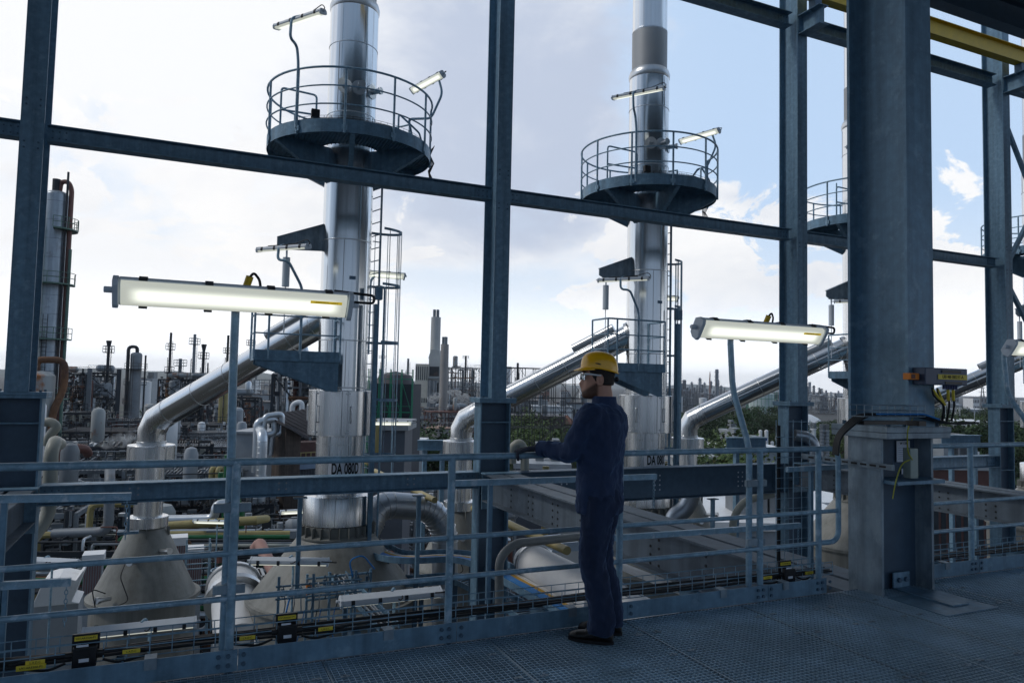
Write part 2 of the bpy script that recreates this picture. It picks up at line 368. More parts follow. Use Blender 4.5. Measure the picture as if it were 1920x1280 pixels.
    def build(s, name, m, parent=None, smooth=True, ang=35, loc=None, bevel=0.):
        if name in SPLIT:
            isl = s.islands()
            if 1 < len(isl) <= 30: return [q.build1(name, m, parent, smooth, ang, loc, bevel) for q in isl][0]
        return s.build1(name, m, parent, smooth, ang, loc, bevel)
    def build1(s, name, m, parent=None, smooth=True, ang=35, loc=None, bevel=0.):
        o = bpy.data.objects.new(name, s.mesh(name, m, smooth, ang)); COL.objects.link(o)
        if parent is not None: o.parent = parent
        if loc is not None: o.location = loc
        if bevel:
            bm_ = o.modifiers.new('edge', 'BEVEL'); bm_.width = bevel; bm_.segments = 2; bm_.limit_method = 'ANGLE'; bm_.angle_limit = R(50)
        return o
def tag(o, label, cat, group=None):
    o['label'] = label; o['category'] = cat
    if group: o['group'] = group
    return o
def struct(o, kind='structure'): o['kind'] = kind; return o
def thing(name, label, cat, loc=(0, 0, 0), rz=0., group=None):
    o = bpy.data.objects.new(name, None); COL.objects.link(o); o.location = loc; o.rotation_euler = (0, 0, rz); o.empty_display_size = .2
    return tag(o, label, cat, group)
def copy_tree(o, parent=None):
    c = o.copy(); COL.objects.link(c); c.parent = parent
    if parent is not None: c.matrix_parent_inverse = o.matrix_parent_inverse.copy()
    for ch in list(o.children): copy_tree(ch, c)
    return c
def dup(o, loc, label, rz=None, group=None):
    c = copy_tree(o); c.location = loc; c['label'] = label
    if rz is not None: c.rotation_euler = (0, 0, rz)
    if group: c['group'] = group
    return c
def text(body, size, m, parent, Mx, name='lettering', thick=.0008, sx=1., align='CENTER'):
    cu = bpy.data.curves.new('t', 'FONT'); cu.body = body; cu.size = size; cu.align_x = align; cu.align_y = 'CENTER'; cu.extrude = thick; cu.resolution_u = 3
    t = bpy.data.objects.new('t', cu); COL.objects.link(t)
    me = bpy.data.meshes.new_from_object(t); bpy.data.objects.remove(t); bpy.data.curves.remove(cu)
    me.transform(Mx@Matrix.Diagonal((sx, 1, 1, 1))); me.materials.clear(); me.materials.append(m) if m else None
    o = bpy.data.objects.new(name, me); COL.objects.link(o); o.parent = parent
    return o
def face_frame(origin, right, up):
    """matrix that lays text: x along right, y along up, z out of the face"""
    r = Vector(right).normalized(); u = Vector(up).normalized(); n = r.cross(u)
    return Matrix(((r.x, u.x, n.x, origin[0]), (r.y, u.y, n.y, origin[1]), (r.z, u.z, n.z, origin[2]), (0, 0, 0, 1)))

def settle(root, loc):
    """move a thing's origin to its base without moving its parts"""
    loc = Vector(loc); T = Matrix.Translation(-loc)
    def rec(o):
        for ch in o.children:
            if ch.type == 'MESH' and ch.matrix_basis == Matrix.Identity(4): ch.data.transform(T)
            else: ch.location = Vector(ch.location)-loc
            if ch.matrix_basis == Matrix.Identity(4): rec(ch)
    if root.type == 'MESH': root.data.transform(T)
    rec(root); root.location = loc
    return root
GZ = -20.0                      # yard level
S = 7.64                        # bay width of the steel frame
XC = [-2.19+S*i for i in range(4)]; YC = 12.96
GX = 5.45

# ------------------------------------------------------------------ ground, hills, grating floor, roof
mb = MB(); NG = 24
mb.add([(-6000, -300, GZ), (6000, -300, GZ), (6000, 9000, GZ), (-6000, 9000, GZ)], [(0, 1, 2, 3)])
struct(mb.build('ground', groundm, smooth=False))
mb = MB()
def hill_ridge(y0, y1, x0, x1, h, n, seed):
    vs = []; fs = []
    for i in range(n+1):
        x = x0+(x1-x0)*i/n
        k = h*(.35+.65*mnoise.noise((x/900.0, seed, 0))**2*2+.25*mnoise.noise((x/260.0, seed, 4)))
        vs += [(x, y0, GZ-2), (x, (y0+y1)/2, GZ+max(4, k)), (x, y1, GZ-2)]
    for i in range(n):
        a = i*3; fs += [(a, a+3, a+4, a+1), (a+1, a+4, a+5, a+2)]
    mb.add(vs, fs)
hill_ridge(4200, 6200, -5600, 700, 150, 60, 2.0); hill_ridge(5200, 7400, -1500, 5600, 75, 50, 7.0)
struct(mb.build('hills', hillm))
# grating: bearing bars and cross rods, every one of them a real bar
mb = MB(); FX0, FX1, FY0, FY1 = -3.4, 13.6, -2.0, 4.375
seams = [1.836+1.027*k for k in range(-6, 12)]+[4.43, 10.6]
x = FX0
while x < FX1:
    mb.b2((x-.0016, FY0, -.032), (x+.0016, FY1, 0)); x += .0333
y = FY0
while y < FY1:
    mb.b2((FX0, y-.0022, -.010), (FX1, y+.0022, -.0012)); y += .0333
flo = struct(mb.build('grating_floor', grate, smooth=False))
mb = MB()
for sx in seams: mb.b2((sx-.005, FY0, -.033), (sx+.005, FY1, .0015))
for sy in (2.02,): mb.b2((FX0, sy-.003, -.0335), (FX1, sy+.003, .001))
mb.build('binding_bar', mat('binding_bar_steel', (.26, .34, .40), .45, .4, .1, 6), flo, smooth=False)
mb = MB()
for sx in seams:
    for sy in (4.1, 3.72, 2.95, 2.5, 1.7, .9):
        for k in (-1, 1):
            px_ = sx+k*.075; mb.box((px_, sy+random.uniform(-.02, .02), .003), (.05, .022, .004)); mb.cyl((px_, sy, .004), (px_, sy, .010), .009, seg=6)
mb.build('grating_clip', galvl, flo, smooth=False)
mb = MB(); mb.b2((5.13, 3.62, .0025), (5.72, 4.10, .007)); mb.b2((5.25, 2.72, .0025), (6.0, 3.12, .008))
# beams that carry the grating and an added dark sheet below
struct(mb.build('floor_plate', galv, smooth=False))
mb = MB()
for yy in (-1.8, .4, 2.3, 4.2): mb.ibeam((FX0, yy, -.20), (FX1, yy, -.20), .3, .16)
for xx in [FX0+.5+1.9*k for k in range(9)]: mb.ibeam((xx, FY0, -.21), (xx, 4.1, -.21), .22, .12)
struct(mb.build('floor_joists', dark, smooth=False))
mb = MB(); mb.b2((FX0, 4.378, -.26), (FX1, 4.392, -.002)); struct(mb.build('floor_edge_beam', dark, smooth=False))
mb = MB(); mb.b2((-30, -12, -4.0), (44, 4.6, -3.8)); struct(mb.build('dark_backing', mat('dark_backing_tone', (.05, .055, .06), .8), smooth=False))  # added unseen sheet that keeps the grating holes dark
mb = MB(); mb.b2((-40, -12, 10.645), (60, 10.48, 10.9)); struct(mb.build('roof_deck', galv, smooth=False))

# ------------------------------------------------------------------ steel frame
def bolts(mb, pts, nrm, r=.016, h=.012):
    nrm = Vector(nrm).normalized()
    for p in pts: mb.cyl(Vector(p), Vector(p)+nrm*h, r, seg=6)
def column(x, y, label, zb, big=False):
    t = thing('steel_column', label, 'steel column', (x, y, zb), 0, None if big else 'outer columns of the steel frame')
    def bx(o): return o
    for k in (-1, 1): mb = MB(); mb.box((k*.296, 0, (1.245-zb)/2), (.028, .32, 1.245-zb)); mb.build('flange', galvl if big else galv, t, smooth=False, bevel=.003)
    mb = MB(); mb.box((0, 0, (1.245-zb)/2), (.564, .016, 1.245-zb)); mb.build('web', mat('web_recess_shade', (.060, .10, .15), .55, .1, .15, 6), t, smooth=False)  # shade of the recess is put into the web's darker colour
    mb = MB(); mb.box((0, 0, 1.2705-zb), (.75, .54, .046)); mb.box((0, -.003, 1.3185-zb), (.756, .546, .046)); mb.build('cap_plate', galvl if big else galv, t, smooth=False, bevel=.004)
    mb = MB(); mb.ibeam((0, 0, 1.342-zb), (0, 0, 12.4-zb), .58, .305, .026, .015, (0, 1, 0), .03); mb.build('shaft', galv, t, smooth=True, ang=40)
    mb = MB()
    for zz in (.88, -.45):
        for k in (-1, 1): mb.box((0, k*.088, zz-zb), (.56, .155, .022))
    if big:
        mb = MB(); mb.box((.0, -.15, .90-zb), (.56, .27, .03)); mb.box((0, .088, .9-zb), (.56, .155, .022))
    mb.build('stiffener', galv, t, smooth=False, bevel=.003)
    mb = MB()
    for a in (-.29, -.1, .1, .29):
        for b in (-.21, .21): mb.cyl((a, b, 1.340-zb), (a, b, 1.372-zb), .018, seg=6)
    for zz in (5.6, 4.95):
        for a in (-.09, .09):
            for dz_ in (0, .09): mb.cyl((a, -.289, zz+dz_-zb), (a, -.302, zz+dz_-zb), .016, seg=6)
    mb.build('bolts', dark, t, smooth=False)
    return t
cl = ['blue-grey steel column at the far left of the frame, beside the tall distillation column', 'blue-grey steel column behind the rail left of the man', 'blue-grey steel column carrying the cantilever bracket, behind the second lamp', 'blue-grey steel column with diagonal braces at the far right']
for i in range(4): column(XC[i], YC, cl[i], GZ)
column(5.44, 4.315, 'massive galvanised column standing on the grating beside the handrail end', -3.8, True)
def ibeam_thing(name, label, p0, p1, h, b, m=galv, group=None, tf=.016, tw=.010, plates=None, boltm=None):
    t = thing(name, label, 'steel beam', tuple(p0), 0, group)
    p0 = Vector(p0); p1 = Vector(p1); mb = MB(); mb.ibeam((0, 0, 0), p1-p0, h, b, tf, tw, rad=.012); mb.build('profile', m, t, ang=40)
    return t
d = .302
bt = ['horizontal beam across the sky left of the left column', 'long horizontal beam crossing in front of the nearest stack', 'horizontal beam crossing in front of the second stack', 'horizontal beam between the big column and the far right column']
xs = [XC[0]-S]+XC+[XC[3]+S]
def splice(t, L, h, tw, m=galv):
    mb = MB()
    for x0 in (0, L-.32):
        for sg in (-1, 1):
            mb.b2((x0, sg*(tw+.002), -h*.36), (x0+.32, sg*(tw+.012), h*.36))
    mb.build('splice_plate', m, t, smooth=False)
    mb = MB()
    for x0 in (0, L-.32):
        for a in (.07, .16, .25):
            for z in (-.2, .2): mb.cyl((x0+a, -(tw+.012), z*h), (x0+a, -(tw+.024), z*h), .014, seg=6)
    mb.build('bolts', dark, t, smooth=False)
for i in range(4):
    a = xs[i]+(.155 if i else 0); b = xs[i+1]-.155
    t = ibeam_thing('horizontal_beam', bt[i], (a, YC, 5.265), (b, YC, 5.265), .255, .25, galv, 'horizontal beams of the steel frame'); splice(t, b-a, .255, .005)
gt = ['lower girder hiding the plate DA 080D, between the two left columns', 'deep dark girder passing behind the man, with four rows of bolt holes', 'lower girder behind the right-hand handrail', 'lower girder at the right edge of the frame']
for i, (h, b) in enumerate(((.30, .30), (.66, .30), (.32, .30))):
    x0 = XC[i]+.32; x1 = XC[i+1]-.32; top = -.045 if i != 1 else -.075
    t = ibeam_thing('floor_girder', gt[i], (x0, YC, top-h/2), (x1, YC, top-h/2), h, b, dark if i == 1 else galv, 'girders at floor level', .02, .012)
    splice(t, x1-x0, h, .006, dark if i == 1 else galv)
    mb = MB(); rows = 2 if i != 1 else 4
    for fx in (.18, .5, .82):
        for k in (-.06, .06):
            for r_ in range(rows): mb.cyl(((x1-x0)*fx+k, -.0065, (r_-(rows-1)/2)*.1), ((x1-x0)*fx+k, -.011, (r_-(rows-1)/2)*.1), .017, seg=8)
    mb.build('bolt_hole', pale if i != 1 else lampg, t, smooth=False)
# twin girders running back from the platform to the outer columns
pl = ['twin girder with dark bolt holes at the bottom left, under the far left column', 'twin riveted girder running from the column behind the man to the big column', 'twin riveted girder behind the right-hand handrail']
for i in range(3):
    xg = XC[i]+.01
    t = thing('twin_girder', pl[i], 'girder', (xg, 4.35, -.36), 0, 'twin girders carrying the platform')
    y0 = .12; y1 = YC-.34-4.35
    for k in (-.175, .175):
        mb = MB(); mb.ibeam((k, y0, .055), (k, y1, .055), .51, .29, .026, .014); mb.build('girder', girdg, t, ang=40)
    mb = MB()
    yy = .4
    while yy < y1-.2:
        for zz in (-.15, -.05, .05, .15):
            mb.cyl((-.183, yy, zz), (-.190, yy, zz), .017, seg=8)
            if int(yy*3) % 3: mb.cyl((-.183, yy+.17, zz), (-.190, yy+.17, zz), .017, seg=8)
        yy += .86
    mb.build('bolts', black, t, smooth=False)
    mb = MB(); mb.b2((-.33, y1, -.34), (.33, y1+.02, .33)); mb.b2((-.36, y1-.22, .312), (.36, y1, .33)); mb.build('end_plate', galv, t, smooth=False)
tb = ['top beam across the upper right, left of the cantilever bracket', 'top beam in the upper right under the yellow crane rail']
for i in range(2):
    x0 = XC[1+i]+.155; x1 = XC[2+i]-.155
    t = ibeam_thing('top_beam', tb[i], (x0, YC, 10.47), (x1, YC, 10.47), .32, .28, galv, 'top beams'); splice(t, x1-x0, .32, .005)
t = ibeam_thing('top_beam', 'top beam at the right edge of the picture beyond the far right column', (XC[3]+.155, YC, 10.47), (XC[3]+5, YC, 10.47), .32, .28, galv, 'top beams')
cbl = ['short cantilever bracket at the top of the column behind the second lamp', 'cantilever bracket under the yellow rail at the top right edge']
for i in (2, 3):
    t = ibeam_thing('cantilever_bracket', cbl[i-2], (XC[i], YC-.30, 10.25), (XC[i], 12.02, 10.25), .46, .28, galv, 'cantilever brackets')
    mb = MB(); mb.b2((-.13, -.01, -.15), (.13, .0, .15)); mb.b2((-.14, -.35, .182), (.14, -.33, .2)); mb.build('end_plate', galv, t, smooth=False)
t = ibeam_thing('crane_rail', 'yellow painted crane rail beam at the upper right', (GX-2, 12.28, 10.935), (34, 12.28, 10.935), .44, .24, yel)
mb = MB()
for xx in (XC[2]-GX+2, XC[3]-GX+2):
    mb.b2((xx-.1, -.1, -.452), (xx+.1, .1, -.223))
mb.build('rail_clamp', dark, t, smooth=False)
ibeam_thing('roof_edge_beam', 'dark heavy roof edge beam in the top right corner', (-10, 10.33, 10.33), (46, 10.33, 10.33), .62, .30, dark)
for (za, zb_, l) in ((9.75, 6.1, 'upper'), (5.0, 7.9, 'middle'), (5.0, 2.2, 'lower')):
    t = thing('diagonal_brace', {'upper': 'diagonal brace falling from the top of the far right column', 'middle': 'diagonal brace rising from the beam joint of the far right column', 'lower': 'diagonal brace falling from the beam joint of the far right column'}[l], 'brace', (XC[3]+.16, YC, za), 0, 'diagonal braces of the far right column')
    mb = MB(); mb.bar((0, 0, 0), (2.3 if l != 'middle' else 2.2, 0, zb_-za), .10, .10); mb.build('angle_bar', galv, t, smooth=False)
    mb = MB(); mb.b2((-.005, -.01, -.18), (.22, .01, .14)); mb.build('gusset', galv, t, smooth=False)

# ------------------------------------------------------------------ guard rails
YR = 4.42; Z1, Z2, Z3 = 1.145, .639, .391
def guard(x0, x1, posts, loop, label):
    t = thing('guard_rail', label, 'guard rail', ((x0+x1)/2, YR, 0), 0, 'galvanised guard rails along the platform edge'); ox = (x0+x1)/2
    def P(x, z, y=0): return (x-ox, y, z)
    mb = MB()
    if loop: mb.tube(fillet([P(x0, Z1), P(loop, Z1), P(loop, Z3), P(posts[-1], Z3)], .10, 7), .0215, 12)
    else: mb.tube([P(x0, Z1), P(x1, Z1)], .0215, 12)
    mb.build('top_rail', railg, t)
    for z in (Z2, Z3):
        mb = MB(); mb.tube([P(x0, z), P(loop if (loop and z == Z2) else x1, z)], .0165, 10); mb.build('middle_rail', railg, t)
    for x in posts:
        mb = MB(); mb.tube([P(x, -.12), P(x, Z1)], .024, 12)
        for z in (Z2, Z3): mb.lathe([(.0245, -.012), (.027, -.004), (.027, .004), (.0245, .012)], P(x, z), 12)
        mb.build('post', railg, t)
    xb = [x0]+[p+.045 for p in posts]+[x1]
    for a, b in zip(xb[:-1], xb[1:]):
        if b-a < .05: continue
        mb = MB(); mb.b2(P(a+.002, .004, -.040), P(b-.002, .122, -.034)); mb.build('toe_board', galv, t, smooth=False)
    for x in posts:
        mb = MB()
        for dx_ in (-.055, -.005, .075):
            for z in (.04, .09): mb.lathe([(.0, .008), (.011, .007), (.013, .0)], (0, 0, 0), 8) if False else mb.cyl(P(x+dx_, z, -.040), P(x+dx_, z, -.050), .0125, seg=8)
        mb.build('bolts', dark, t)
    for x in posts:
        mb = MB(); xx = x-.42
        mb.b2(P(xx, .124, -.042), P(xx+.06, .129, .03)); mb.b2(P(xx, .07, -.047), P(xx+.06, .129, -.042)); mb.build('clamp', galvl, t, smooth=False)
    return t
guard(-3.3, 4.74, [-2.25, -.98, .303, 1.588, 2.847, 4.125, 4.736], 4.957, 'long galvanised guard rail the man rests his hand on, with a rounded end')
guard(5.79, 13.5, [6.62, 7.9, 9.18, 10.46, 11.74, 13.0], None, 'galvanised guard rail right of the big column')

# ------------------------------------------------------------------ strip lamps
def lamp_head(parent, L=1.3, sub=True, name='lamp_head', tubes=4):
    """housing and lit diffuser; length along x, light towards -z"""
    mb = MB(); prof = [(-.085, -.01), (-.085, .012), (-.06, .05), (.06, .05), (.085, .012), (.085, -.01)]
    mb.prism(prof, (-L/2+.02, 0, 0), (L/2-.02, 0, 0)); hd = mb.build('housing', lampg, parent, smooth=False, bevel=.006)
    mb = MB(); mb.prism([(-.074, -.011), (-.068, -.036), (-.045, -.046), (.045, -.046), (.068, -.036), (.074, -.011)], (-L/2+.03, 0, 0), (L/2-.03, 0, 0)); mb.build('diffuser', lit, parent, ang=60)
    for sgn in (-1, 1):
        mb = MB(); x0 = sgn*(L/2-.019); mb.prism([(-.088, -.04), (-.088, .014), (-.06, .054), (.06, .054), (.088, .014), (.088, -.04), (.06, -.052), (-.06, -.052)], (x0, 0, 0), (x0+sgn*.03, 0, 0)); mb.cyl((x0+sgn*.03, .0, .01), (x0+sgn*.075, 0, .01), .018, seg=10); mb.build('end_cap', lampg if sgn > 0 else lampg, hd, smooth=False, bevel=.004)
    if sub:
        for k in range(tubes):
            x0 = -L/2+.14+k*(L-.28)/(tubes-1)
            for sgn in (-1, 1):
                mb = MB(); mb.prism([(sgn*.083, -.022), (sgn*.092, -.02), (sgn*.092, .016), (sgn*.068, .052), (sgn*.060, .048), (sgn*.083, .012)], (x0-.022, 0, 0), (x0+.022, 0, 0)); mb.build('clip', unitd, hd, smooth=False)
    return hd
def strip_lamp(label, head_at, tilt, yaw, pole, pr=.024, full=True, plate=None, group='strip lamps on bent poles', L=1.3, gland=True):
    base = Vector(pole[0]); t = thing('strip_lamp', label, 'strip lamp', tuple(base), 0, group)
    M = Matrix.Translation(Vector(head_at)-base)@Matrix.Rotation(yaw, 4, 'Z')@Matrix.Rotation(tilt, 4, 'X')
    hd = lamp_head(t, L, full)
    mb = MB(); mb.tube([Vector(p)-base for p in fillet(pole, .10, 6)], pr, 10); mb.build('pole', tubeg, t)
    if gland:
        mb = MB(); mb.cyl((.03, -.05, .03), (.05, -.125, .05), .022, seg=12); mb.build('cable_gland', yel, hd)
    mb = MB(); mb.tube(fillet([(.05, -.12, .05), (.07, -.15, .055), (.105, -.11, .05), (.115, -.06, .045)], .02, 4), .008, 6)
    mb.tube(fillet([(L/2+.02, -.02, .01), (L/2+.15, -.02, .01), (L/2+.15, -.065, .03), (L/2-.1, -.07, .05)], .03, 5), .009, 6); mb.build('cable', rubber, hd)
    if plate:
        mb = MB(); x1 = L/2-.06; mb.b2((x1-.19, -.040, -.0478), (x1, -.022, -.0462)); lb = mb.build('label_plate', blab, hd, smooth=False)
        text(plate, .014, ink, lb, face_frame((x1-.095, -.031, -.0482), (1, 0, 0), (0, -1, 0)))
    for ch in t.children:
        if ch.name.split('.')[0] != 'pole': ch.matrix_basis = M
    return t
TILT = R(-58)
def railpole(x, lean, top, yl):
    return [(x, YR+.05, .10), (x, YR+.05, 1.16), (x+lean, yl+.02, 1.62), (x+lean, yl+.05, top-.02), (x+lean+.0, yl-.0, top+.075)]
strip_lamp('large lit strip lamp on a straight pole, nearest of the lamps at the handrail', (.29, 4.58, 2.085), TILT, 0, railpole(.275, 0, 2.05, 4.62), plate='L07AR5500-PS | L.A.D.C')
strip_lamp('lit strip lamp on a bent pole between the man and the big column', (4.29, 4.58, 2.085), TILT, 0, railpole(4.06, -.02, 2.05, 4.62), plate='L07AR5500-PS | L.A.D.C')
strip_lamp('lit strip lamp cut off by the right edge of the picture', (8.12, 4.58, 2.085), TILT, 0, railpole(7.75, -.22, 2.05, 4.62), plate='L07AR5500-PS | L.A.D.C')
# pipe clamps that hold the pole on its post
for i, x in enumerate((.29, 4.09)):
    t = thing('pole_clamp', ['steel clamp block holding the nearest lamp pole to its post', 'steel clamp block holding the second lamp pole to its post'][i], 'clamp', (x, YR, .86), 0, 'pole clamps')
    mb = MB(); mb.box((0, .01, .03), (.20, .03, .05)); mb.box((0, .01, -.42), (.17, .03, .05)); mb.build('block', galvl, t, smooth=False, bevel=.004)
    mb = MB(); mb.lathe([(.03, .0), (.034, .006), (.034, .054), (.03, .06)], (0, .05, 0), 14); mb.lathe([(.03, -.45), (.034, -.444), (.034, -.396), (.03, -.39)], (0, .05, 0), 14); mb.build('collar', galvl, t)

# ------------------------------------------------------------------ wire cable tray, cables and junction boxes behind the toe board
def wire_tray(label, x0, x1):
    t = thing('cable_tray', label, 'cable tray', (x0, 4.60, .10), 0, 'wire cable trays behind the toe boards'); L = x1-x0
    mb = MB()
    for (y, z) in ((-.08, 0), (0, -.005), (.08, 0), (-.08, .055), (-.08, .10), (.08, .055), (.08, .10)): mb.tube([(0, y, z), (L, y, z)], .0032, 5)
    n = int(L/.11)
    for k in range(n+1):
        x = L*k/n; mb.tube([(x, -.08, .10), (x, -.08, 0), (x, .08, 0), (x, .08, .10)], .0028, 5)
    mb.build('wire_basket', tubeg, t)
    mb = MB()
    for k in range(7):
        y = -.06+.02*k; mb.tube([(L*i/40, y+.008*math.sin(i*.9+k), .014+.008*math.sin(i*.5+k*2)+(.012 if k % 2 else 0)) for i in range(41)], .0085, 6)
    mb.build('cables', rubber, t)
    mb = MB()
    for x in [.4+1.28*k for k in range(int(L/1.28))]: mb.box((x, 0, -.06), (.04, .2, .1))
    mb.build('bracket', galv, t, smooth=False)
    return t
wire_tray('wire cable tray full of black cables behind the long toe board', -3.2, 5.0)
wire_tray('wire cable tray behind the toe board right of the big column', 5.9, 13.4)
def jbox(x, label, plate, s=1., z=.115):
    t = thing('junction_box', label, 'junction box', (x, 4.50, z), 0, 'black junction boxes behind the toe board')
    mb = MB(); mb.box((0, .02, .02), (.13*s, .07, .125*s)); mb.build('enclosure', black, t, smooth=False, bevel=.006)
    mb = MB(); mb.b2((-.075*s, .04, .05*s), (.075*s, .055, .15*s)); mb.b2((-.045*s, -.018, .064*s), (.045*s, .04, .074*s)); mb.build('back_plate', black, t, smooth=False)
    mb = MB(); mb.b2((-.062*s, .033, .112*s), (.062*s, .039, .138*s)); pl_ = mb.build('label_plate', ylab, t, smooth=False)
    text(plate, .017*s, ink, pl_, face_frame((0, .0325, .125*s), (1, 0, 0), (0, 0, 1)))
    mb = MB(); mb.b2((-.028*s, -.0185, .0), (.026*s, -.0155, .018)); mb.b2((-.045*s, -.0125, .090*s), (.02*s, -.0095, .102*s)); mb.build('sticker', paper, t, smooth=False)
    mb = MB()
    for sg in (-1, 1):
        mb.cyl((sg*.065*s, .02, .03), (sg*.105*s, .02, .03), .016, seg=10); mb.tube(fillet([(sg*.1*s, .02, .03), (sg*.2, .02, .03), (sg*.34, .06, .0)], .05, 4), .009, 6)
        mb.tube(fillet([(sg*.1*s, .0, .0), (sg*.16, .0, -.03), (sg*.30, .05, -.02)], .05, 4), .007, 6)
    mb.build('cable', rubber, t)
    mb = MB()
    for sg in (-1, 1): mb.box((sg*.22, .002, .022), (.085, .006, .020))
    tg = mb.build('cable_tag', ylab, t, smooth=False)
    for sg in (-1, 1): text('L.A.D.C', .015, ink, tg, face_frame((sg*.22, -.0015, .022), (1, 0, 0), (0, 0, 1)))
    return t
jbox(-.405, 'large black junction box with a yellow label at the bottom left', 'UV1AR5500-P1', .86)
jbox(.625, 'black junction box with a yellow label right of the nearest lamp pole', 'UV1AR5501-P1', .82)
jbox(4.50, 'small black junction box near the rounded end of the handrail', 'UV1AR5502-P1', .85)
mb = MB(); mb.box((0, 0, 0), (.13, .006, .025)); t = tag(mb.build('label_strip', ylab, smooth=False, loc=(-.64, 4.49, .118)), 'yellow cable label strip at the bottom left corner', 'label', None)
text('UV1AR5500-P1', .016, ink, t, face_frame((0, -.0035, 0), (1, 0, 0), (0, 0, 1)))

# ------------------------------------------------------------------ things fixed to the big column
t = thing('control_box', 'dark blue control box with yellow number plate on the big column', 'control box', (5.6, 4.02, 1.75))
mb = MB(); mb.b2((-.27, -.11, -.068), (.235, 0, .068)); mb.build('enclosure', mat('dark_blue_box', (.05, .075, .13), .45, .1), t, smooth=False, bevel=.006)
mb = MB(); mb.b2((-.08, -.116, .030), (.15, -.112, .052)); mb.b2((-.04, -.116, -.058), (.16, -.112, -.040)); mb.build('slot_cover', black, t, smooth=False)
mb = MB(); mb.b2((-.125, -.1145, -.022), (.225, -.1115, .018)); p_ = mb.build('label_plate', ylab, t, smooth=False)
text('UB148E38023T-A', .040, ink, p_, face_frame((.05, -.1152, -.002), (1, 0, 0), (0, 0, 1)), sx=.86)
mb = MB()
for k in range(6): mb.cyl((.03+.03*k, -.05, -.068), (.03+.03*k, -.05, -.10), .011, seg=8)
mb.build('cable_gland', mat('blue_gland', (.04, .06, .16), .5), t)
mb = MB()
for k, (a, b) in enumerate(((-.11, .06), (-.05, .05), (.08, .11), (.14, .17))): mb.tube(fillet([(a, -.05, -.09), (a+.01, -.05, -.15), (b, -.04, -.24), (b+.02, 0, -.36)], .08, 5), .008, 8)
mb.build('cable', rubber, t)
mb = MB()
for k, (a, b) in enumerate(((-.105, .05), (-.045, .045), (.082, .095), (.143, .158))): mb.tube([(a, -.05, -.105), (a*.6+b*.4, -.047, -.16), (b, -.043, -.225 if k < 2 else -.19)], .0115, 8)
mb.build('yellow_cable_marker', ylab, t)
t = thing('signal_box', 'small orange signal box on the edge of the big column', 'signal box', (5.26, 4.0, 1.745))
mb = MB(); mb.b2((-.045, -.05, -.026), (.055, .02, .026)); mb.build('housing', orange, t, smooth=False, bevel=.005)
mb = MB(); mb.b2((-.038, -.053, -.017), (.004, -.049, .017)); mb.build('window', brownp, t, smooth=False)
# wire tray and cables round the column above the base
t = thing('cable_ladder', 'narrow wire cable tray across the foot of the big column shaft', 'cable tray', (5.1, 3.93, 1.43))
mb = MB(); xa, xb = -.42, .9
for z in (0, .045, .085): mb.tube([(xa, 0, z), (.25, 0, z)], .004, 5); mb.tube([(xa, .14, z), (.25, .14, z)], .004, 5)
for k in range(9): x = xa+.67*k/8; mb.tube([(x, 0, .085), (x, 0, 0), (x, .14, 0), (x, .14, .085)], .0035, 5)
mb.build('wire_basket', galvl, t)
mb = MB()
for k in range(6):
    y = .02+.02*k; mb.tube(fillet([(-.56+.012*k, y+.1, -.30), (-.54+.012*k, y+.1, -.16), (-.38, y, .015), (.20, y, .015), (.42, y-.01, -.03), (.62, y, -.06), (1.0, y+.05, -.055)], .14, 5), .0085, 6)
mb.build('cables', rubber, t)
mb = MB(); mb.tube([(-.30, -.008, .02), (.22, -.008, .02), (.40, -.012, -.02)], .007, 6); mb.build('blue_cable', blue, t)
mb = MB(); mb.b2((-.40, .02, -.062), (.06, .12, -.035)); mb.b2((.18, .0, -.075), (.26, .12, -.035)); mb.build('bracket', black, t, smooth=False)
t = thing('slotted_channel', 'slotted grey mounting channel on the left face of the big column base', 'mounting channel', (5.09, 4.3, 1.03))
mb = MB(); mb.b2((-.022, -.30, -.022), (.0, .62, .022)); mb.build('channel', galvl, t, smooth=False)
mb = MB()
for k in range(9): mb.b2((-.0245, -.24+.09*k, -.008), (-.0225, -.18+.09*k, .008))
mb.build('slot', black, t, smooth=False)
t = thing('terminal_box', 'pale grey-green terminal box hanging in front of the big column base', 'terminal box', (5.42, 4.06, .90))
mb = MB(); mb.b2((-.07, 0, .03), (.02, .07, .27)); mb.b2((.02, .04, .03), (.055, .07, .065)); mb.b2((.02, .03, .235), (.04, .07, .27)); mb.build('enclosure', mat('grey_green_plastic', (.30, .36, .34), .5), t, smooth=False, bevel=.005)
mb = MB(); mb.tube(fillet([(-.08, -.03, .52), (-.16, -.04, .42), (-.13, -.02, .24), (-.05, 0, .18)], .1, 5), .006, 6); mb.tube(fillet([(-.06, .01, .18), (-.2, -.02, .16), (-.27, -.02, .02), (-.28, 0, -.12)], .1, 5), .006, 6)
mb.build('earth_cable', mat('yellow_green_cable', (.35, .36, .05), .5), t)
t = thing('paper_sign', 'white printed notice on the web of the big column base', 'notice', (5.545, 4.29, 1.09))
mb = MB(); mb.b2((-.06, 0, -.055), (.10, .004, .12)); mb.build('sheet', paper, t, smooth=False)
text('W 139', .030, ink, t.children[0], face_frame((.02, -.001, .098), (1, 0, 0), (0, 0, 1)))
mb = MB()
for k in range(6): mb.b2((-.045, -.0022, .06-.018*k), (.085-.02*(k % 3), -.0012, .0635-.018*k))
mb.build('printed_lines', mat('grey_print', (.25, .3, .42), .6), t.children[0], smooth=False)
mb = MB(); mb.box((0, 0, 0), (.035, .004, .045)); tag(mb.build('sticker', paper, smooth=False, loc=(5.56, 4.292, .955)), 'small white sticker below the notice on the big column', 'sticker')
t = thing('base_angle', 'steel angle with bolts fixing the big column to the floor plate', 'angle bracket', (5.45, 4.05, .008))
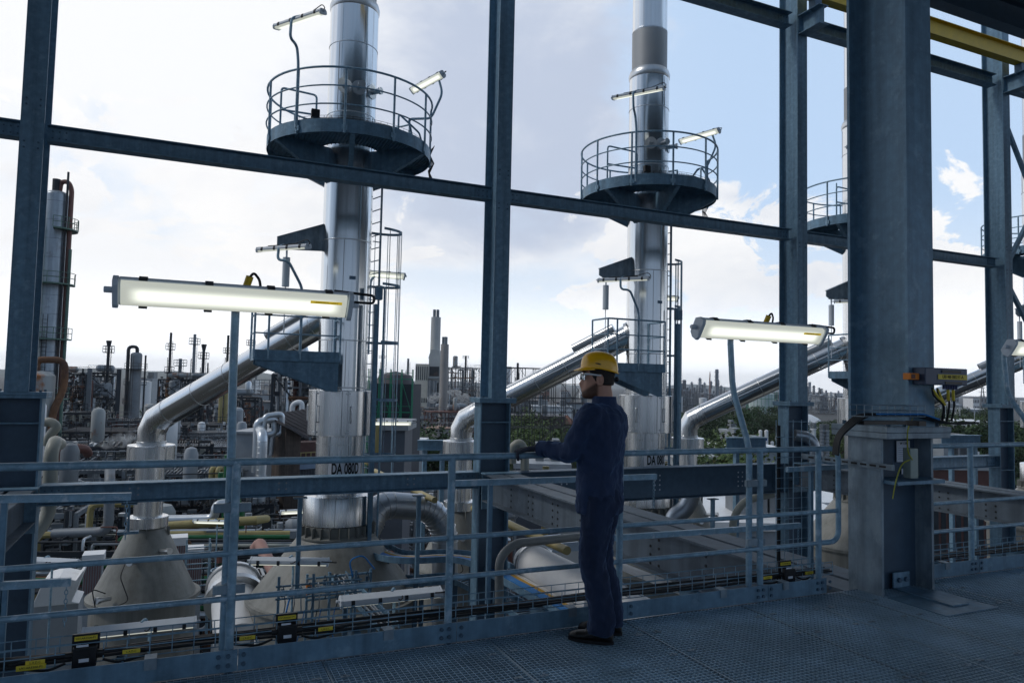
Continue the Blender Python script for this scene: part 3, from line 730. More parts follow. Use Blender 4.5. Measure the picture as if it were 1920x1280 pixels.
mb = MB(); mb.b2((-.06, -.30, 0), (.13, .22, .010)); mb.b2((-.06, .205, .0), (.13, .217, .13)); mb.build('angle', galv, t, smooth=False)
mb = MB(); bolts(mb, [(0, .205, .07), (.08, .205, .07)], (0, -1, 0), .02, .02); mb.build('bolts', dark, t)

# ------------------------------------------------------------------ flue stacks
XS, YS = 3.07, 15.5
def band(mb, r, z, w=.012): mb.lathe([(r-.002, z-w), (r+.007, z-w*.6), (r+.007, z+w*.6), (r-.002, z+w)], seg=40)
def make_stack(label):
    t = thing('flue_stack', label, 'flue stack', (XS, YS, GZ), 0, 'four stainless flue stacks in a row'); Z = -GZ
    def P(z): return Z+z
    mb = MB(); mb.lathe([(1.7, 0), (1.7, P(-2.84)), (1.76, P(-2.84)), (1.76, P(-2.76)), (1.68, P(-2.76)), (.74, P(-1.55)), (.60, P(-1.55))], seg=56); cv = mb.build('cone_vessel', beige, t)
    mb = MB()
    for z_, r_ in ((-2.18, 1.23), (-2.5, 1.45)): band(mb, r_-.015, P(z_), .012)
    mb.build('weld_seam', beige, cv)
    mb = MB(); mb.lathe([(.66, P(-1.33)), (.70, P(-1.34)), (.70, P(-1.50)), (.80, P(-1.55)), (.80, P(-1.58)), (.70, P(-1.58))], seg=48)
    for k in range(26):
        a = 2*PI*k/26; M = Matrix.Rotation(a, 3, 'Z'); mb.box(M@Vector((.745, 0, P(-1.44))), (.09, .014, .2), M=M)
    mb.build('ribbed_ring', beige, t)
    mb = MB(); mb.lathe([(.70, P(-1.32)), (.70, P(-.76)), (.69, P(-.74)), (.47, P(-.72))], seg=48); mb.build('lower_casing', stains, t)
    mb = MB(); mb.lathe([(.48, P(-.75)), (.48, P(.47))], seg=48); band(mb, .48, P(.30)); mb.build('marked_section', stains, t)
    mb = MB(); mb.lathe([(.52, P(1.40)), (.655, P(1.40)), (.665, P(1.39)), (.665, P(.49)), (.655, P(.48)), (.50, P(.48))], seg=52); cs = mb.build('collar', stains, t)
    mb = MB()
    for k in range(6):
        a = R(-150+60*k)
        M = Matrix.Rotation(a, 3, 'Z')
        mb.box(M@Vector((.672, 0, P(.94))), (.012, .02, .9), M=M)
        for z in (1.34, .56): mb.box(M@Vector((.685, 0, P(z))), (.03, .09, .03), M=M)
        c = M@Vector((.70, .07, 0)); mb.tube(fillet([c+M@Vector((-.03, 0, P(.76))), c+Vector((0, 0, P(.76))), c+Vector((0, 0, P(1.08))), c+M@Vector((-.03, 0, P(1.08)))], .03, 3), .014, 6)
    mb.build('latch', stainm, cs)
    mb = MB(); mb.lathe([(.51, P(1.38)), (.51, P(3.0)), (.507, P(9.55))], seg=56); sh = mb.build('shell', stain, t)
    mb = MB()
    for z in (1.46, 2.43, 4.52, 5.85, 7.2, 8.7): band(mb, .509, P(z), .014)
    mb.build('joint_band', stainm, sh)
    zz_ = [1.46, 2.43, 4.52, 5.85, 7.2, 8.7, 9.5]; seam = mat('cladding_seam', (.16, .17, .18), .4, .8, .1, 5)
    for k in range(6):
        for a in (-95+47*k, -20+61*k, -140+33*k):
            mb = MB(); M = Matrix.Rotation(R(a), 3, 'Z'); mb.box(M@Vector((.5095, 0, P((zz_[k]+zz_[k+1])/2))), (.004, .010, zz_[k+1]-zz_[k]-.04), M=M); mb.build1('seam', seam, sh, False)
    for a, z0, z1, r_ in ((-100, .5, 1.38, .666), (-60, .5, 1.38, .666), (-125, -.7, .46, .481), (-80, -.7, .46, .481), (-105, -1.3, -.78, .701), (-62, -1.3, -.78, .701)):
        mb = MB(); M = Matrix.Rotation(R(a), 3, 'Z'); mb.box(M@Vector((r_, 0, P((z0+z1)/2))), (.004, .010, z1-z0), M=M); mb.build1('seam', seam, sh, False)
    mb = MB(); mb.lathe([(.50, P(9.50)), (.525, P(9.54)), (.53, P(9.62)), (.50, P(9.72)), (.45, P(9.78))], seg=48); mb.build('shoulder', stainm, t)
    mb = MB(); mb.lathe([(.452, P(9.74)), (.452, P(10.75))], seg=48); mb.build('matt_section', mat('matt_grey_sheet', (.34, .35, .36), .55, .6, .05, 3), t)
    mb = MB(); mb.lathe([(.445, P(10.75)), (.445, P(17)), (.40, P(17))], seg=48); band(mb, .446, P(10.78), .02); mb.build('upper_shell', stain, t)
    mb = MB(); a = R(-88); M = Matrix.Rotation(a, 3, 'Z'); mb.box(M@Vector((.515, .02, P(3.72))), (.012, .13, .07), M=M); mb.build('data_plate', mat('blue_plate', (.12, .2, .3), .4), t, smooth=False)
    # sampling ports above the upper platform
    for a in (-118, -86, -48):
        v = Vector((math.cos(R(a)), math.sin(R(a)), 0)); c = Vector((0, 0, P(7.72)))
        mb = MB(); mb.cyl(c+v*.49, c+v*.525, .15, seg=16); mb.cyl(c+v*.5, c+v*.74, .055, seg=12); mb.cyl(c+v*.70, c+v*.75, .075, seg=12); mb.build('sampling_port', stainm, t)
    # upper round platform
    z0 = 6.50; RP = 1.70
    mb = MB(); mb.lathe([(.62, P(z0-.03)), (RP-.01, P(z0-.03)), (RP-.01, P(z0)), (.62, P(z0)), (.62, P(z0-.03))], seg=48)
    deck = mb.build('platform_deck', galv, t, ang=40)
    mb = MB()
    for k in range(-24, 25):
        x = k*.068; h = math.sqrt(max(0, (RP-.05)**2-x*x)); i = math.sqrt(max(0, .64**2-x*x))
        for sg in (-1, 1):
            if h-i > .05: mb.b2((x-.006, sg*i, P(z0-.055)), (x+.006, sg*h, P(z0-.031)))
    mb.build('deck_bars', galv, deck, smooth=False)
    mb = MB(); mb.lathe([(RP-.01, P(z0-.16)), (RP+.0, P(z0-.16)), (RP, P(z0+.10)), (RP-.01, P(z0+.10)), (RP-.01, P(z0-.16))], seg=56); mb.build('toe_ring', galv, deck, ang=40)
    for k in range(6):
        a = R(-100+60*k); M = Matrix.Rotation(a, 3, 'Z'); mb = MB()
        pf = [(.50, z0-.78), (.50, z0-.04), (RP-.02, z0-.04), (RP-.02, z0-.17)]
        o_ = [M@Vector((x, -.011, P(z))) for x, z in pf]+[M@Vector((x, .011, P(z))) for x, z in pf]
        mb.add(o_, [(0, 1, 2, 3), (7, 6, 5, 4), (0, 4, 5, 1), (1, 5, 6, 2), (2, 6, 7, 3), (3, 7, 4, 0)])
        p0, p1 = M@Vector((.5, 0, P(z0-.79))), M@Vector((RP-.02, 0, P(z0-.18))); mb.bar(p0, p1, .10, .014)
        mb.build('bracket', galv, deck, smooth=False)
    gap0, gap1 = R(-8), R(28)
    for zz, rr in ((1.1, .023), (.74, .016), (.38, .016)):
        mb = MB(); mb.ring((0, 0, P(z0+zz)), RP+.02, rr, a0=gap1, a1=gap0+2*PI, seg=52, tseg=8); mb.build('ring_rail', tubeg, t)
    for k in range(11):
        a = gap1+(gap0+2*PI-gap1)*k/10; c = Vector((math.cos(a)*(RP+.02), math.sin(a)*(RP+.02), 0))
        mb = MB(); mb.cyl(c+Vector((0, 0, P(z0-.18))), c+Vector((0, 0, P(z0+1.1))), .024, seg=8); M = Matrix.Rotation(a, 3, 'Z'); mb.box(c+Vector((0, 0, P(z0-.07))), (.03, .11, .10), M=M); mb.build('rail_post', tubeg, t)
    for pts in ([(-1.5, -.45, .12), (-1.5, -.45, .95), (-.85, -.75, .80), (-.85, -.75, .03)], [(.72, -1.2, .03), (.72, -1.2, .55), (1.25, -.9, .33), (1.55, -.2, .30)], [(-.85, -.75, .40), (-1.5, -.45, .5)], [(.35, 1.2, 1.7), (.35, 1.2, 0)]):
        mb = MB(); mb.tube(fillet([(x, y, P(z0+z)) for x, y, z in pts], .08, 4), .021, 8); mb.build('inner_handrail', tubeg, t)
    mb = MB()
    for zz in (.10, .15, .2):
        mb.ring((0, 0, P(z0+zz)), RP-.22, .004, a0=R(-140), a1=R(10), seg=36, tseg=4)
        mb.ring((0, 0, P(z0+zz)), RP-.12, .004, a0=R(-140), a1=R(10), seg=36, tseg=4)
    for k in range(30):
        a = R(-140+5*k); c = math.cos(a); s_ = math.sin(a); mb.tube([((RP-.22)*c, (RP-.22)*s_, P(z0+.2)), ((RP-.22)*c, (RP-.22)*s_, P(z0+.1)), ((RP-.12)*c, (RP-.12)*s_, P(z0+.1)), ((RP-.12)*c, (RP-.12)*s_, P(z0+.2))], .004, 4)
    for q in range(5): mb.tube([((RP+.06)*math.cos(R(-3+q)), (RP+.06)*math.sin(R(-3+q)), P(z0+.35-.2*k+.02*q)) if k % 2 else ((RP+.13)*math.cos(R(-6+2*q)), (RP+.13)*math.sin(R(-6+2*q)), P(z0+.35-.2*k)) for k in range(6)], .009, 5)
    mb.build('ring_cable_tray', black, t)
    mb = MB(); mb.box((-.95, -1.32, P(z0+.22)), (.16, .1, .16)); mb.build('socket_box', black, t, smooth=False, bevel=.01)
    # lower side platform
    zl = 2.10; X0, X1, Y0, Y1 = -1.88, -.28, -1.2, -.50
    mb = MB(); mb.b2((X0, Y0, P(zl-.15)), (X1, Y0+.012, P(zl+.05))); mb.b2((X0, Y0+.012, P(zl-.15)), (X0+.012, Y1, P(zl+.05))); mb.b2((X1-.012, Y0+.012, P(zl-.15)), (X1, Y1, P(zl+.05))); mb.b2((X0+.012, Y0+.012, P(zl-.03)), (X1-.012, Y1, P(zl))); ld = mb.build('side_platform', galv, t, smooth=False)
    for yy in (Y0+.1, Y1-.05):
        pf = [(X0+.05, zl-.04), (X0+.05, zl-.22), (-.42, zl-.72), (-.30, zl-.72), (-.30, zl-.04)]; mb = MB(); n = len(pf)
        mb.add([(x, yy-.008, P(z)) for x, z in pf]+[(x, yy+.008, P(z)) for x, z in pf], [tuple(range(n)), tuple(range(n, 2*n))[::-1]]+[(i, (i+1) % n, n+(i+1) % n, n+i) for i in range(n)])
        mb.build('bracket', galv, ld, smooth=False)
    for zz, rr in ((1.06, .021), (.70, .015), (.36, .015)):
        mb = MB(); mb.tube(fillet([(X0, Y1, P(zl+zz)), (X0, Y0, P(zl+zz)), (X1, Y0, P(zl+zz)), (X1, Y1, P(zl+zz))], .06, 4), rr, 8); mb.build('side_rail', tubeg, t)
    for c in ((X0, Y1), (X0, Y0), (X0+.25, Y0), (-1.05, Y0), (X1-.02, Y0), (X1, Y1)):
        mb = MB(); mb.cyl((c[0], c[1], P(zl-.12)), (c[0], c[1], P(zl+1.06)), .021, seg=8); mb.build('rail_post', tubeg, t)
    # triangular bracket arm with its spring hanger
    mb = MB(); pf = [(-.50, 4.86), (-.50, 4.32), (-1.30, 4.28), (-1.42, 4.34), (-1.42, 4.50)]; n = 5
    mb.add([(x, -.012, P(z)) for x, z in pf]+[(x, .012, P(z)) for x, z in pf], [tuple(range(n)), tuple(range(n, 2*n))[::-1]]+[(i, (i+1) % n, n+(i+1) % n, n+i) for i in range(n)])
    mb.bar((-.50, 0, P(4.866)), (-1.42, 0, P(4.506)), .10, .012); mb.bar((-.50, 0, P(4.312)), (-1.30, 0, P(4.272)), .10, .012); mb.build('bracket_arm', galvl, t, smooth=False)
    mb = MB(); hx = -1.22; mb.cyl((hx, 0, P(4.27)), (hx, 0, P(4.10)), .02, seg=8); mb.lathe([(.0, P(4.10)), (.075, P(4.10)), (.075, P(3.50)), (0, P(3.50))], (hx, 0, 0), 14); mb.cyl((hx, 0, P(3.5)), (hx, 0, P(2.55)), .011, seg=6); mb.build('spring_hanger', lampg, t)
    # caged ladder
    la = R(16); M = Matrix.Rotation(la, 3, 'Z')
    mb = MB()
    for sg in (-1, 1): mb.bar(M@Vector((.68, sg*.22, P(-4))), M@Vector((.68, sg*.22, P(6.5))), .06, .02, up=M@Vector((1, 0, 0)))
    lad = mb.build('ladder', galv, t, smooth=False)
    mb = MB()
    for k in range(37): z = -3.9+.28*k; mb.cyl(M@Vector((.68, -.21, P(z))), M@Vector((.68, .21, P(z))), .012, seg=6)
    for z in (-2.5, 0, 2.2, 4.6, 6.0):
        for sg in (-1, 1): mb.bar(M@Vector((.50, sg*.22, P(z))), M@Vector((.68, sg*.22, P(z))), .05, .012)
    mb.build('rung', galv, lad)
    mb = MB()
    for z in (.0, 1.2, 2.45, 3.7, 4.9):
        pts = [M@Vector((.70+.36*(1-math.cos(q))*1.0, .36*math.sin(q)*-1 if False else .35*math.cos(q/1.0), 0)) for q in [0]]
        arc = [M@Vector((.70+.62*math.sin(PI*k/12), -.34*math.cos(PI*k/12), P(z))) for k in range(13)]
        for a_, b_ in zip(arc[:-1], arc[1:]): mb.bar(a_, b_, .008, .055)
    for k in range(1, 12, 2):
        p = M@Vector((.70+.612*math.sin(PI*k/12), -.334*math.cos(PI*k/12), 0)); mb.bar(p+Vector((0, 0, P(0))), p+Vector((0, 0, P(4.9))), .035, .008, up=(1, 0, 0))
    mb.build('cage', galv, lad, smooth=False)
    mb = MB(); mb.tube(fillet([M@Vector((.78, -.30, P(-3.5))), M@Vector((.78, -.30, P(3.62))), M@Vector((.64, -.30, P(3.64)))], .06, 4), .024, 8); mb.tube([M@Vector((1.36, .1, P(5.0))), M@Vector((1.40, .1, P(1.2))), M@Vector((1.36, .1, P(-.5)))], .007, 5); mb.build('conduit', tubeg, t)
    mb = MB(); mb.b2((.50, -.62, P(-3)), (.58, -.5, P(3.2))); mb.b2((.52, -.60, P(3.3)), (.66, -.44, P(3.55))) ; mb.build('cable_duct', galv, t, smooth=False)
    return t
st0 = make_stack('stainless flue stack marked DA 080D, nearest of the four stacks')
def plate(root, body):
    """white number plate bent round the stack"""
    a0, a1 = R(-127), R(-41); Z = -GZ
    mb = MB(); mb.lathe([(.484, Z-.36), (.489, Z-.36), (.489, Z-.035), (.484, Z-.035), (.484, Z-.36)], seg=14, a0=a0, a1=a1)
    p = mb.build('number_plate', paper, root)
    cu = bpy.data.curves.new('t', 'FONT'); cu.body = body; cu.size = .30; cu.align_x = 'CENTER'; cu.align_y = 'CENTER'; cu.extrude = .001; cu.resolution_u = 3; cu.offset = .008
    tt = bpy.data.objects.new('t', cu); COL.objects.link(tt); me = bpy.data.meshes.new_from_object(tt); bpy.data.objects.remove(tt)
    w = max(v.co.x for v in me.vertices)*2; k = .60/w; am = (a0+a1)/2
    for v in me.vertices:
        a = am+v.co.x*k/.489; r = .4905+v.co.z; v.co = (r*math.cos(a), r*math.sin(a), Z-.192+v.co.y*1.06)
    me.materials.clear(); me.materials.append(ink); o = bpy.data.objects.new('lettering', me); COL.objects.link(o); o.parent = p
sl = ['stainless flue stack behind the man, second in the row', 'stainless flue stack partly hidden by the big column, third in the row', 'stainless flue stack at the right edge of the frame, last in the row']
XOF = [0, 0, 1.1]
stacks = [st0]+[dup(st0, (XS+S*(i+1)+XOF[i], YS, GZ), sl[i]) for i in range(3)]
for st, b in zip(stacks, ('DA 080D', 'DA 080C', 'DA 080B', 'DA 080A')): plate(st, b)

# lamps on the stack platforms (local positions taken at the nearest stack, the others are copies)
def stack_lamp(label, a, head, tilt, yaw, pole, group, L=1.25):
    t = thing('platform_lamp', label, 'strip lamp', (XS, YS, 0), 0, group); base = Vector((XS, YS, 0))
    lamp_head(t, L, True)
    M = Matrix.Translation(Vector(head))@Matrix.Rotation(yaw, 4, 'Z')@Matrix.Rotation(tilt, 4, 'X')
    for ch in t.children: ch.matrix_basis = M
    hd = [c for c in t.children if c.name.startswith('housing')][0]
    mb = MB(); mb.tube(fillet([(.0, .03, .055), (.3, .03, .07), (L/2, .0, .13), (L/2+.06, 0, .05), (L/2, 0, .02)], .05, 4), .009, 6); mb.b2((-.35, -.02, .052), (.35, .02, .068)); mb.build('cable', rubber, hd)
    mb = MB(); mb.tube(fillet(pole, .14, 5), .027, 8); mb.build('pole', tubeg, t)
    return t
def loc_(p): return (p.x-XS, p.y-YS, p.z)
hA = loc_(atY(561, 37, 14.0)); hB = loc_(atY(801, 155, 15.6)); hC = loc_(atY(531, 465, 14.4)); hD = loc_(atY(720, 515, 16.2))
ya = math.atan2(-.82, .57); yb = math.atan2(-.96, .27)
pa = loc_(atY(555, 232, 14.1)); 
groups = ['lamps left above the upper stack platforms', 'lamps right above the upper stack platforms', 'lamps above the lower stack platforms', 'lamps behind the stacks']
def lampset(i, stacknames):
    pass
L0 = stack_lamp('dark-backed strip lamp on a bent pole at the upper platform of the DA 080D stack', 0, hA, R(12), ya, [(pa[0], pa[1], 6.35), (pa[0], pa[1], 7.62), (pa[0]-.04, pa[1]+.0, 7.95), (hA[0]-.16, hA[1]-.06, hA[2]-.42), (hA[0]-.14, hA[1], hA[2]+.0), (hA[0]+.02, hA[1], hA[2]+.07)], groups[0])
L1 = stack_lamp('lit strip lamp tilted to the right above the upper platform of the DA 080D stack', 0, hB, R(-42), yb, [(1.62, .72, 6.7), (1.62, .72, 7.0), (1.1, -.6, 7.2), (1.72, -.2, 7.45), (hB[0]+.24, hB[1]-.4, hB[2]-.35), (hB[0]+.16, hB[1]-.3, hB[2]+.05), (hB[0]+.02, hB[1]-.1, hB[2]+.06)], groups[1])
L2 = stack_lamp('strip lamp on a bent pole beside the triangular bracket of the DA 080D stack', 0, hC, R(14), math.atan2(-.75, .66), [(-1.05, -1.2, 2.1), (-1.05, -1.2, 3.35), (-1.34, -1.25, 3.85), (hC[0]-.10, hC[1]-.04, hC[2]-.25), (hC[0]-.08, hC[1], hC[2]+.02), (hC[0]+.02, hC[1], hC[2]+.06)], groups[2], 1.2)
L3 = stack_lamp('small lit strip lamp behind the ladder of the DA 080D stack', 0, hD, R(-50), 0.0, [(hD[0]-.3, hD[1], 2.2), (hD[0]-.3, hD[1], hD[2]-.1), (hD[0], hD[1]+.05, hD[2]+.06)], groups[3], .95)
who = ['second stack, behind the man', 'third stack, by the big column', 'fourth stack, at the right edge']
ll = ['dark-backed strip lamp at the upper platform of the ', 'lit strip lamp tilted over the upper platform of the ', 'strip lamp beside the triangular bracket of the ', 'small lit strip lamp behind the shaft of the ']
for i in range(3):
    for k, L_ in enumerate((L0, L1, L2, L3)): dup(L_, (XS+S*(i+1)+XOF[i], YS, 0), ll[k]+who[i])

# ------------------------------------------------------------------ duct vessels with the inclined ducts
XV, YV = -.58, 18.95
def make_vessel(label):
    t = thing('duct_vessel', label, 'duct vessel', (XV, YV, GZ), 0, 'vessels feeding the stacks through inclined ducts'); Z = -GZ
    mb = MB(); mb.lathe([(1.10, 0), (1.10, Z-3.42), (1.19, Z-3.42), (1.19, Z-3.34), (1.09, Z-3.34), (.40, Z-1.86), (.36, Z-1.84)], seg=48)
    for k in (-90, -20, 60, 150): M = Matrix.Rotation(R(k), 3, 'Z'); mb.box(M@Vector((.47, 0, Z-1.93)), (.07, .014, .2), M=M)
    cv = mb.build('cone_vessel', beige, t)
    mb = MB()
    for z_, r_ in ((-2.35, .622), (-2.85, .855)): band(mb, r_, Z+z_, .012)
    mb.build('weld_seam', beige, cv)
    mb = MB(); mb.lathe([(.30, Z-1.60), (.42, Z-1.60), (.435, Z-1.61), (.435, Z-1.83), (.42, Z-1.84), (.35, Z-1.84)], seg=40); mb.build('clamp_flange', stains, t)
    mb = MB(); mb.lathe([(.305, Z-1.62), (.305, Z-.40)], seg=40); band(mb, .306, Z-.48); mb.build('neck', stains, t)
    mb = MB(); mb.lathe([(.30, Z+.055), (.49, Z+.03), (.505, Z+.015), (.505, Z-.41), (.49, Z-.42), (.30, Z-.42)], seg=44); ds = mb.build('drum', stains, t)
    mb = MB()
    for k in range(5):
        M = Matrix.Rotation(R(-150+50*k), 3, 'Z'); mb.box(M@Vector((.512, 0, Z-.02)), (.02, .11, .025), M=M); mb.box(M@Vector((.51, 0, Z-.2)), (.008, .012, .38), M=M)
    mb.build('latch', stainm, ds)
    # elbow and straight duct: axis from the drum up to the stack
    e0 = Vector((0, 0, Z+.56)); top = Vector((XS-XV, YS-YV, Z+3.12)); d = (top-e0).normalized(); rr = .30
    k = e0+d*.55
    mb = MB(); mb.tube([Vector((0, 0, Z+.03)), Vector((0, 0, Z+.34)), e0+Vector((0, 0, -.02))+d*.16, k], rr, 32, cap=False); mb.build('elbow', stains, t, ang=25)
    mb = MB(); mb.lathe([(rr+.015, Z+.05), (rr+.02, Z+.10), (rr, Z+.11)], seg=32); mb.build('seat_ring', stainm, t)
    Ld = (top-k).length-.47
    mb = MB(); mb.lathe([(rr, 0), (rr, Ld)], seg=40)
    dm = mb.build('inclined_duct', stain, t); q = d.to_track_quat('Z', 'Y'); dm.matrix_basis = Matrix.Translation(k)@q.to_matrix().to_4x4()
    mb = MB()
    for z in (.02, .95, 1.9, 2.8, 3.7, Ld-.3): mb.lathe([(rr-.002, z-.012), (rr+.006, z-.008), (rr+.006, z+.008), (rr-.002, z+.012)], seg=40)
    mb.build('joint_band', stainm, dm)
    mb = MB(); mb.lathe([(rr+.05, Ld-.02), (rr+.05, Ld+.06), (rr, Ld+.06)], seg=36); mb.build('end_flange', stainm, dm)
    mb = MB(); mb.lathe([(0, 2.9), (.13, 2.9), (.13, 4.1), (0, 4.1)], (0, .0, 0), 20)
    bp = mb.build('bypass_pipe', stainm, t); bp.matrix_basis = Matrix.Translation(k+Vector((.02, -.05, .42)))@q.to_matrix().to_4x4()
    # instruments on the cone
    mb = MB()
    for a, z, r in ((-105, -2.45, .80), (-125, -3.15, 1.2), (-60, -2.3, .7)):
        v = Vector((math.cos(R(a)), math.sin(R(a)), .15)); c = Vector((v.x*r, v.y*r, Z+z)); mb.cyl(c-v*.1, c+v*.22, .05, seg=10); mb.cyl(c+v*.2, c+v*.30, .07, seg=10)
    mb.build('instrument', stainm, t)
    mb = MB(); mb.tube(fillet([(-.35, -.75, Z-2.4), (-.45, -1.0, Z-2.7), (-.25, -1.1, Z-3.2), (-.6, -1.25, Z-3.3)], .1, 4), .012, 6); mb.tube(fillet([(-.7, -1.1, Z-3.0), (-.95, -1.2, Z-2.85), (-.85, -1.25, Z-3.3)], .1, 4), .012, 6); mb.build('signal_cable', rubber, t)
    return t
v0 = make_vessel('beige cone-topped vessel with an elbowed stainless duct, leftmost of the four')
vl = ['cone-topped vessel with an elbowed duct, just left of the column behind the man', 'cone-topped vessel whose duct rises behind the bent lamp pole', 'cone-topped vessel whose duct rises right of the big column']
for i in range(3): dup(v0, (XV+S*(i+1)+XOF[i], YV, GZ), vl[i])

# ------------------------------------------------------------------ the man at the rail
def man():
    t = thing('person', 'man in navy work clothes and yellow helmet standing with one hand on the handrail', 'person', (2.52, 4.13, .002))
    O = Vector((2.52, 4.13, 0.0))
    def fr(deg):
        f = Vector((math.cos(R(deg)), math.sin(R(deg)), 0)); return f, Vector((-f.y, f.x, 0))
    fT, lT = fr(126); fH, lH = fr(150); fF, lF = fr(137); U = Vector((0, 0, 1))
    def ring(c, a, b, f, l, n=28, p=2.4, tilt=0.):
        out = []
        for k in range(n):
            q = 2*PI*k/n; cs, sn = math.cos(q), math.sin(q)
            x = math.copysign(abs(cs)**(2/p), cs)*b; y = math.copysign(abs(sn)**(2/p), sn)*a
            out.append(c+f*x+l*y+U*(tilt*x))
        return out
    def finish(mb, name, m, vox=.011, sm=6, parent=t, disp=0., dscale=.12):
        o = mb.build1(name, m, parent, smooth=True, ang=180)
        b_ = bmesh.new(); b_.from_mesh(o.data); bmesh.ops.remove_doubles(b_, verts=b_.verts, dist=1e-5); bmesh.ops.recalc_face_normals(b_, faces=b_.faces); b_.to_mesh(o.data); b_.free()
        r = o.modifiers.new('join', 'REMESH'); r.mode = 'VOXEL'; r.voxel_size = vox; r.use_smooth_shade = True
        s = o.modifiers.new('smooth', 'SMOOTH'); s.iterations = sm; s.factor = .5
        if disp:
            tx = bpy.data.textures.new('folds', 'CLOUDS'); tx.noise_scale = dscale; tx.noise_depth = 2
            d_ = o.modifiers.new('folds', 'DISPLACE'); d_.texture = tx; d_.strength = disp; d_.mid_level = .5; d_.texture_coords = 'LOCAL'
        return o
    def curve(pts, rs, n=6):
        P_ = [Vector(p) for p in pts]; P_ = [P_[0]*2-P_[1]]+P_+[P_[-1]*2-P_[-2]]; Q = [rs[0]]+list(rs)+[rs[-1]]; op = []; orr = []
        for i in range(1, len(P_)-2):
            for k in range(n):
                u = k/n; a, b, c, d_ = P_[i-1:i+3]
                op.append(.5*((2*b)+(c-a)*u+(2*a-5*b+4*c-d_)*u*u+(3*b-a-3*c+d_)*u**3)); orr.append(Q[i]*(1-u)+Q[i+1]*u)
        return op+[P_[-2]], orr+[Q[-2]]
    # joints (relative to the ground point between the feet)
    hipc = U*.93; lean = fT*.01
    shL = lean+lT*.185+U*1.425; shR = lean-lT*.185+U*1.425
    handL = Vector((2.075, YR-.005, 1.185))-O
    wristL = handL+Vector((.085, -.055, .01)); elL = shL+Vector((-.07, .105, -.235))
    handR = Vector((2.42, YR-.005, 1.18))-O; wristR = handR+Vector((.05, -.07, .01)); elR = shR+fT*.11+U*-.25
    ankL = lF*.095-fF*.03+U*.10; ankR = -lF*.095-fF*.05+U*.10
    kneeL = lF*.10+fF*.035+U*.50; kneeR = -lF*.095+fF*.03+U*.50
    hipL = lF*.085+U*.90; hipR = -lF*.085+U*.90
    # skin body: head, neck and the trunk and limbs that the clothes cover, one continuous surface
    mb = MB(); hc = fH*.035+U*1.675; fh, lh = fH, lH
    prof = [(-.145, .020, .030, .050), (-.135, .042, .055, .040), (-.115, .055, .078, .022), (-.085, .062, .090, .008), (-.05, .068, .094, .002), (-.015, .072, .097, -.002), (.02, .075, .100, -.006), (.06, .077, .102, -.008), (.095, .070, .094, -.010), (.12, .052, .072, -.010), (.135, .025, .035, -.010)]
    rings = []
    for z, a, b, off in prof:
        rg = ring(hc+U*z+fh*off, a, b, fh, lh, 40, 2.15)
        for i, p in enumerate(rg):
            q = 2*PI*i/40; q = q if q < PI else q-2*PI
            front = math.exp(-(q/.22)**2); add = 0.
            add += .030*math.exp(-((z+.045)/.020)**2)*math.exp(-(q/.17)**2)+.014*math.exp(-((z+.018)/.03)**2)*math.exp(-(q/.15)**2)
            add += .010*math.exp(-((z+.085)/.012)**2)*math.exp(-(q/.32)**2)+.010*math.exp(-((z+.128)/.018)**2)*math.exp(-(q/.4)**2)
            add -= .010*math.exp(-((z-.002)/.016)**2)*math.exp(-((abs(q)-.38)/.2)**2)
            add += .007*math.exp(-((z-.03)/.014)**2)*math.exp(-(q/.6)**2)
            rg[i] = p+fh*add
        rings.append(rg)
    mb.loft(rings)
    mb.tube([lean+U*1.44-fT*.01, fH*.0-fT*.0+U*1.56, hc-U*.06-fh*.02], [.070, .062, .064], 20)
    mb.loft([ring(U*z+fT*c, a, b, fT, lT) for z, a, b, c in ((.84, .12, .09, 0), (1.0, .14, .09, 0), (1.2, .15, .095, 0), (1.38, .15, .09, 0), (1.46, .07, .06, 0))])
    for pts, rs in (([shL, elL, wristL], [.045, .035, .026]), ([shR, elR, wristR], [.045, .035, .026]), ([hipL, kneeL, ankL], [.07, .045, .035]), ([hipR, kneeR, ankR], [.07, .045, .035])): mb.tube(pts, rs, 12)
    mb.tube([lT*.16+U*1.40, -lT*.16+U*1.40], .05, 12)
    sk = skin.copy(); sk.name = 'bearded_skin'; q = sk.node_tree; L = q.links.new; bs = q.nodes['Principled BSDF']; src = bs.inputs['Base Color'].links[0].from_socket
    def nd(ty, **k):
        n_ = q.nodes.new(ty)
        for a_, b_ in k.items(): setattr(n_, a_, b_)
        return n_
    tcn = nd('ShaderNodeTexCoord'); sub = nd('ShaderNodeVectorMath', operation='SUBTRACT'); L(tcn.outputs['Object'], sub.inputs[0]); sub.inputs[1].default_value = tuple(hc)
    df = nd('ShaderNodeVectorMath', operation='DOT_PRODUCT'); L(sub.outputs[0], df.inputs[0]); df.inputs[1].default_value = tuple(fH)
    sx = nd('ShaderNodeSeparateXYZ'); L(sub.outputs[0], sx.inputs[0])
    nz = nd('ShaderNodeTexNoise'); nz.inputs['Scale'].default_value = 90; L(tcn.outputs['Object'], nz.inputs[0])
    def mr(sock, a_, b_):
        n_ = nd('ShaderNodeMapRange', interpolation_type='SMOOTHSTEP'); L(sock, n_.inputs[0]); n_.inputs[1].default_value = a_; n_.inputs[2].default_value = b_; return n_.outputs[0]
    def mu(a_, b_):
        n_ = nd('ShaderNodeMath', operation='MULTIPLY'); L(a_, n_.inputs[0]); L(b_, n_.inputs[1]); return n_.outputs[0]
    lin = nd('ShaderNodeMath', operation='MULTIPLY_ADD'); L(df.outputs['Value'], lin.inputs[0]); lin.inputs[1].default_value = .62; L(sx.outputs[2], lin.inputs[2])
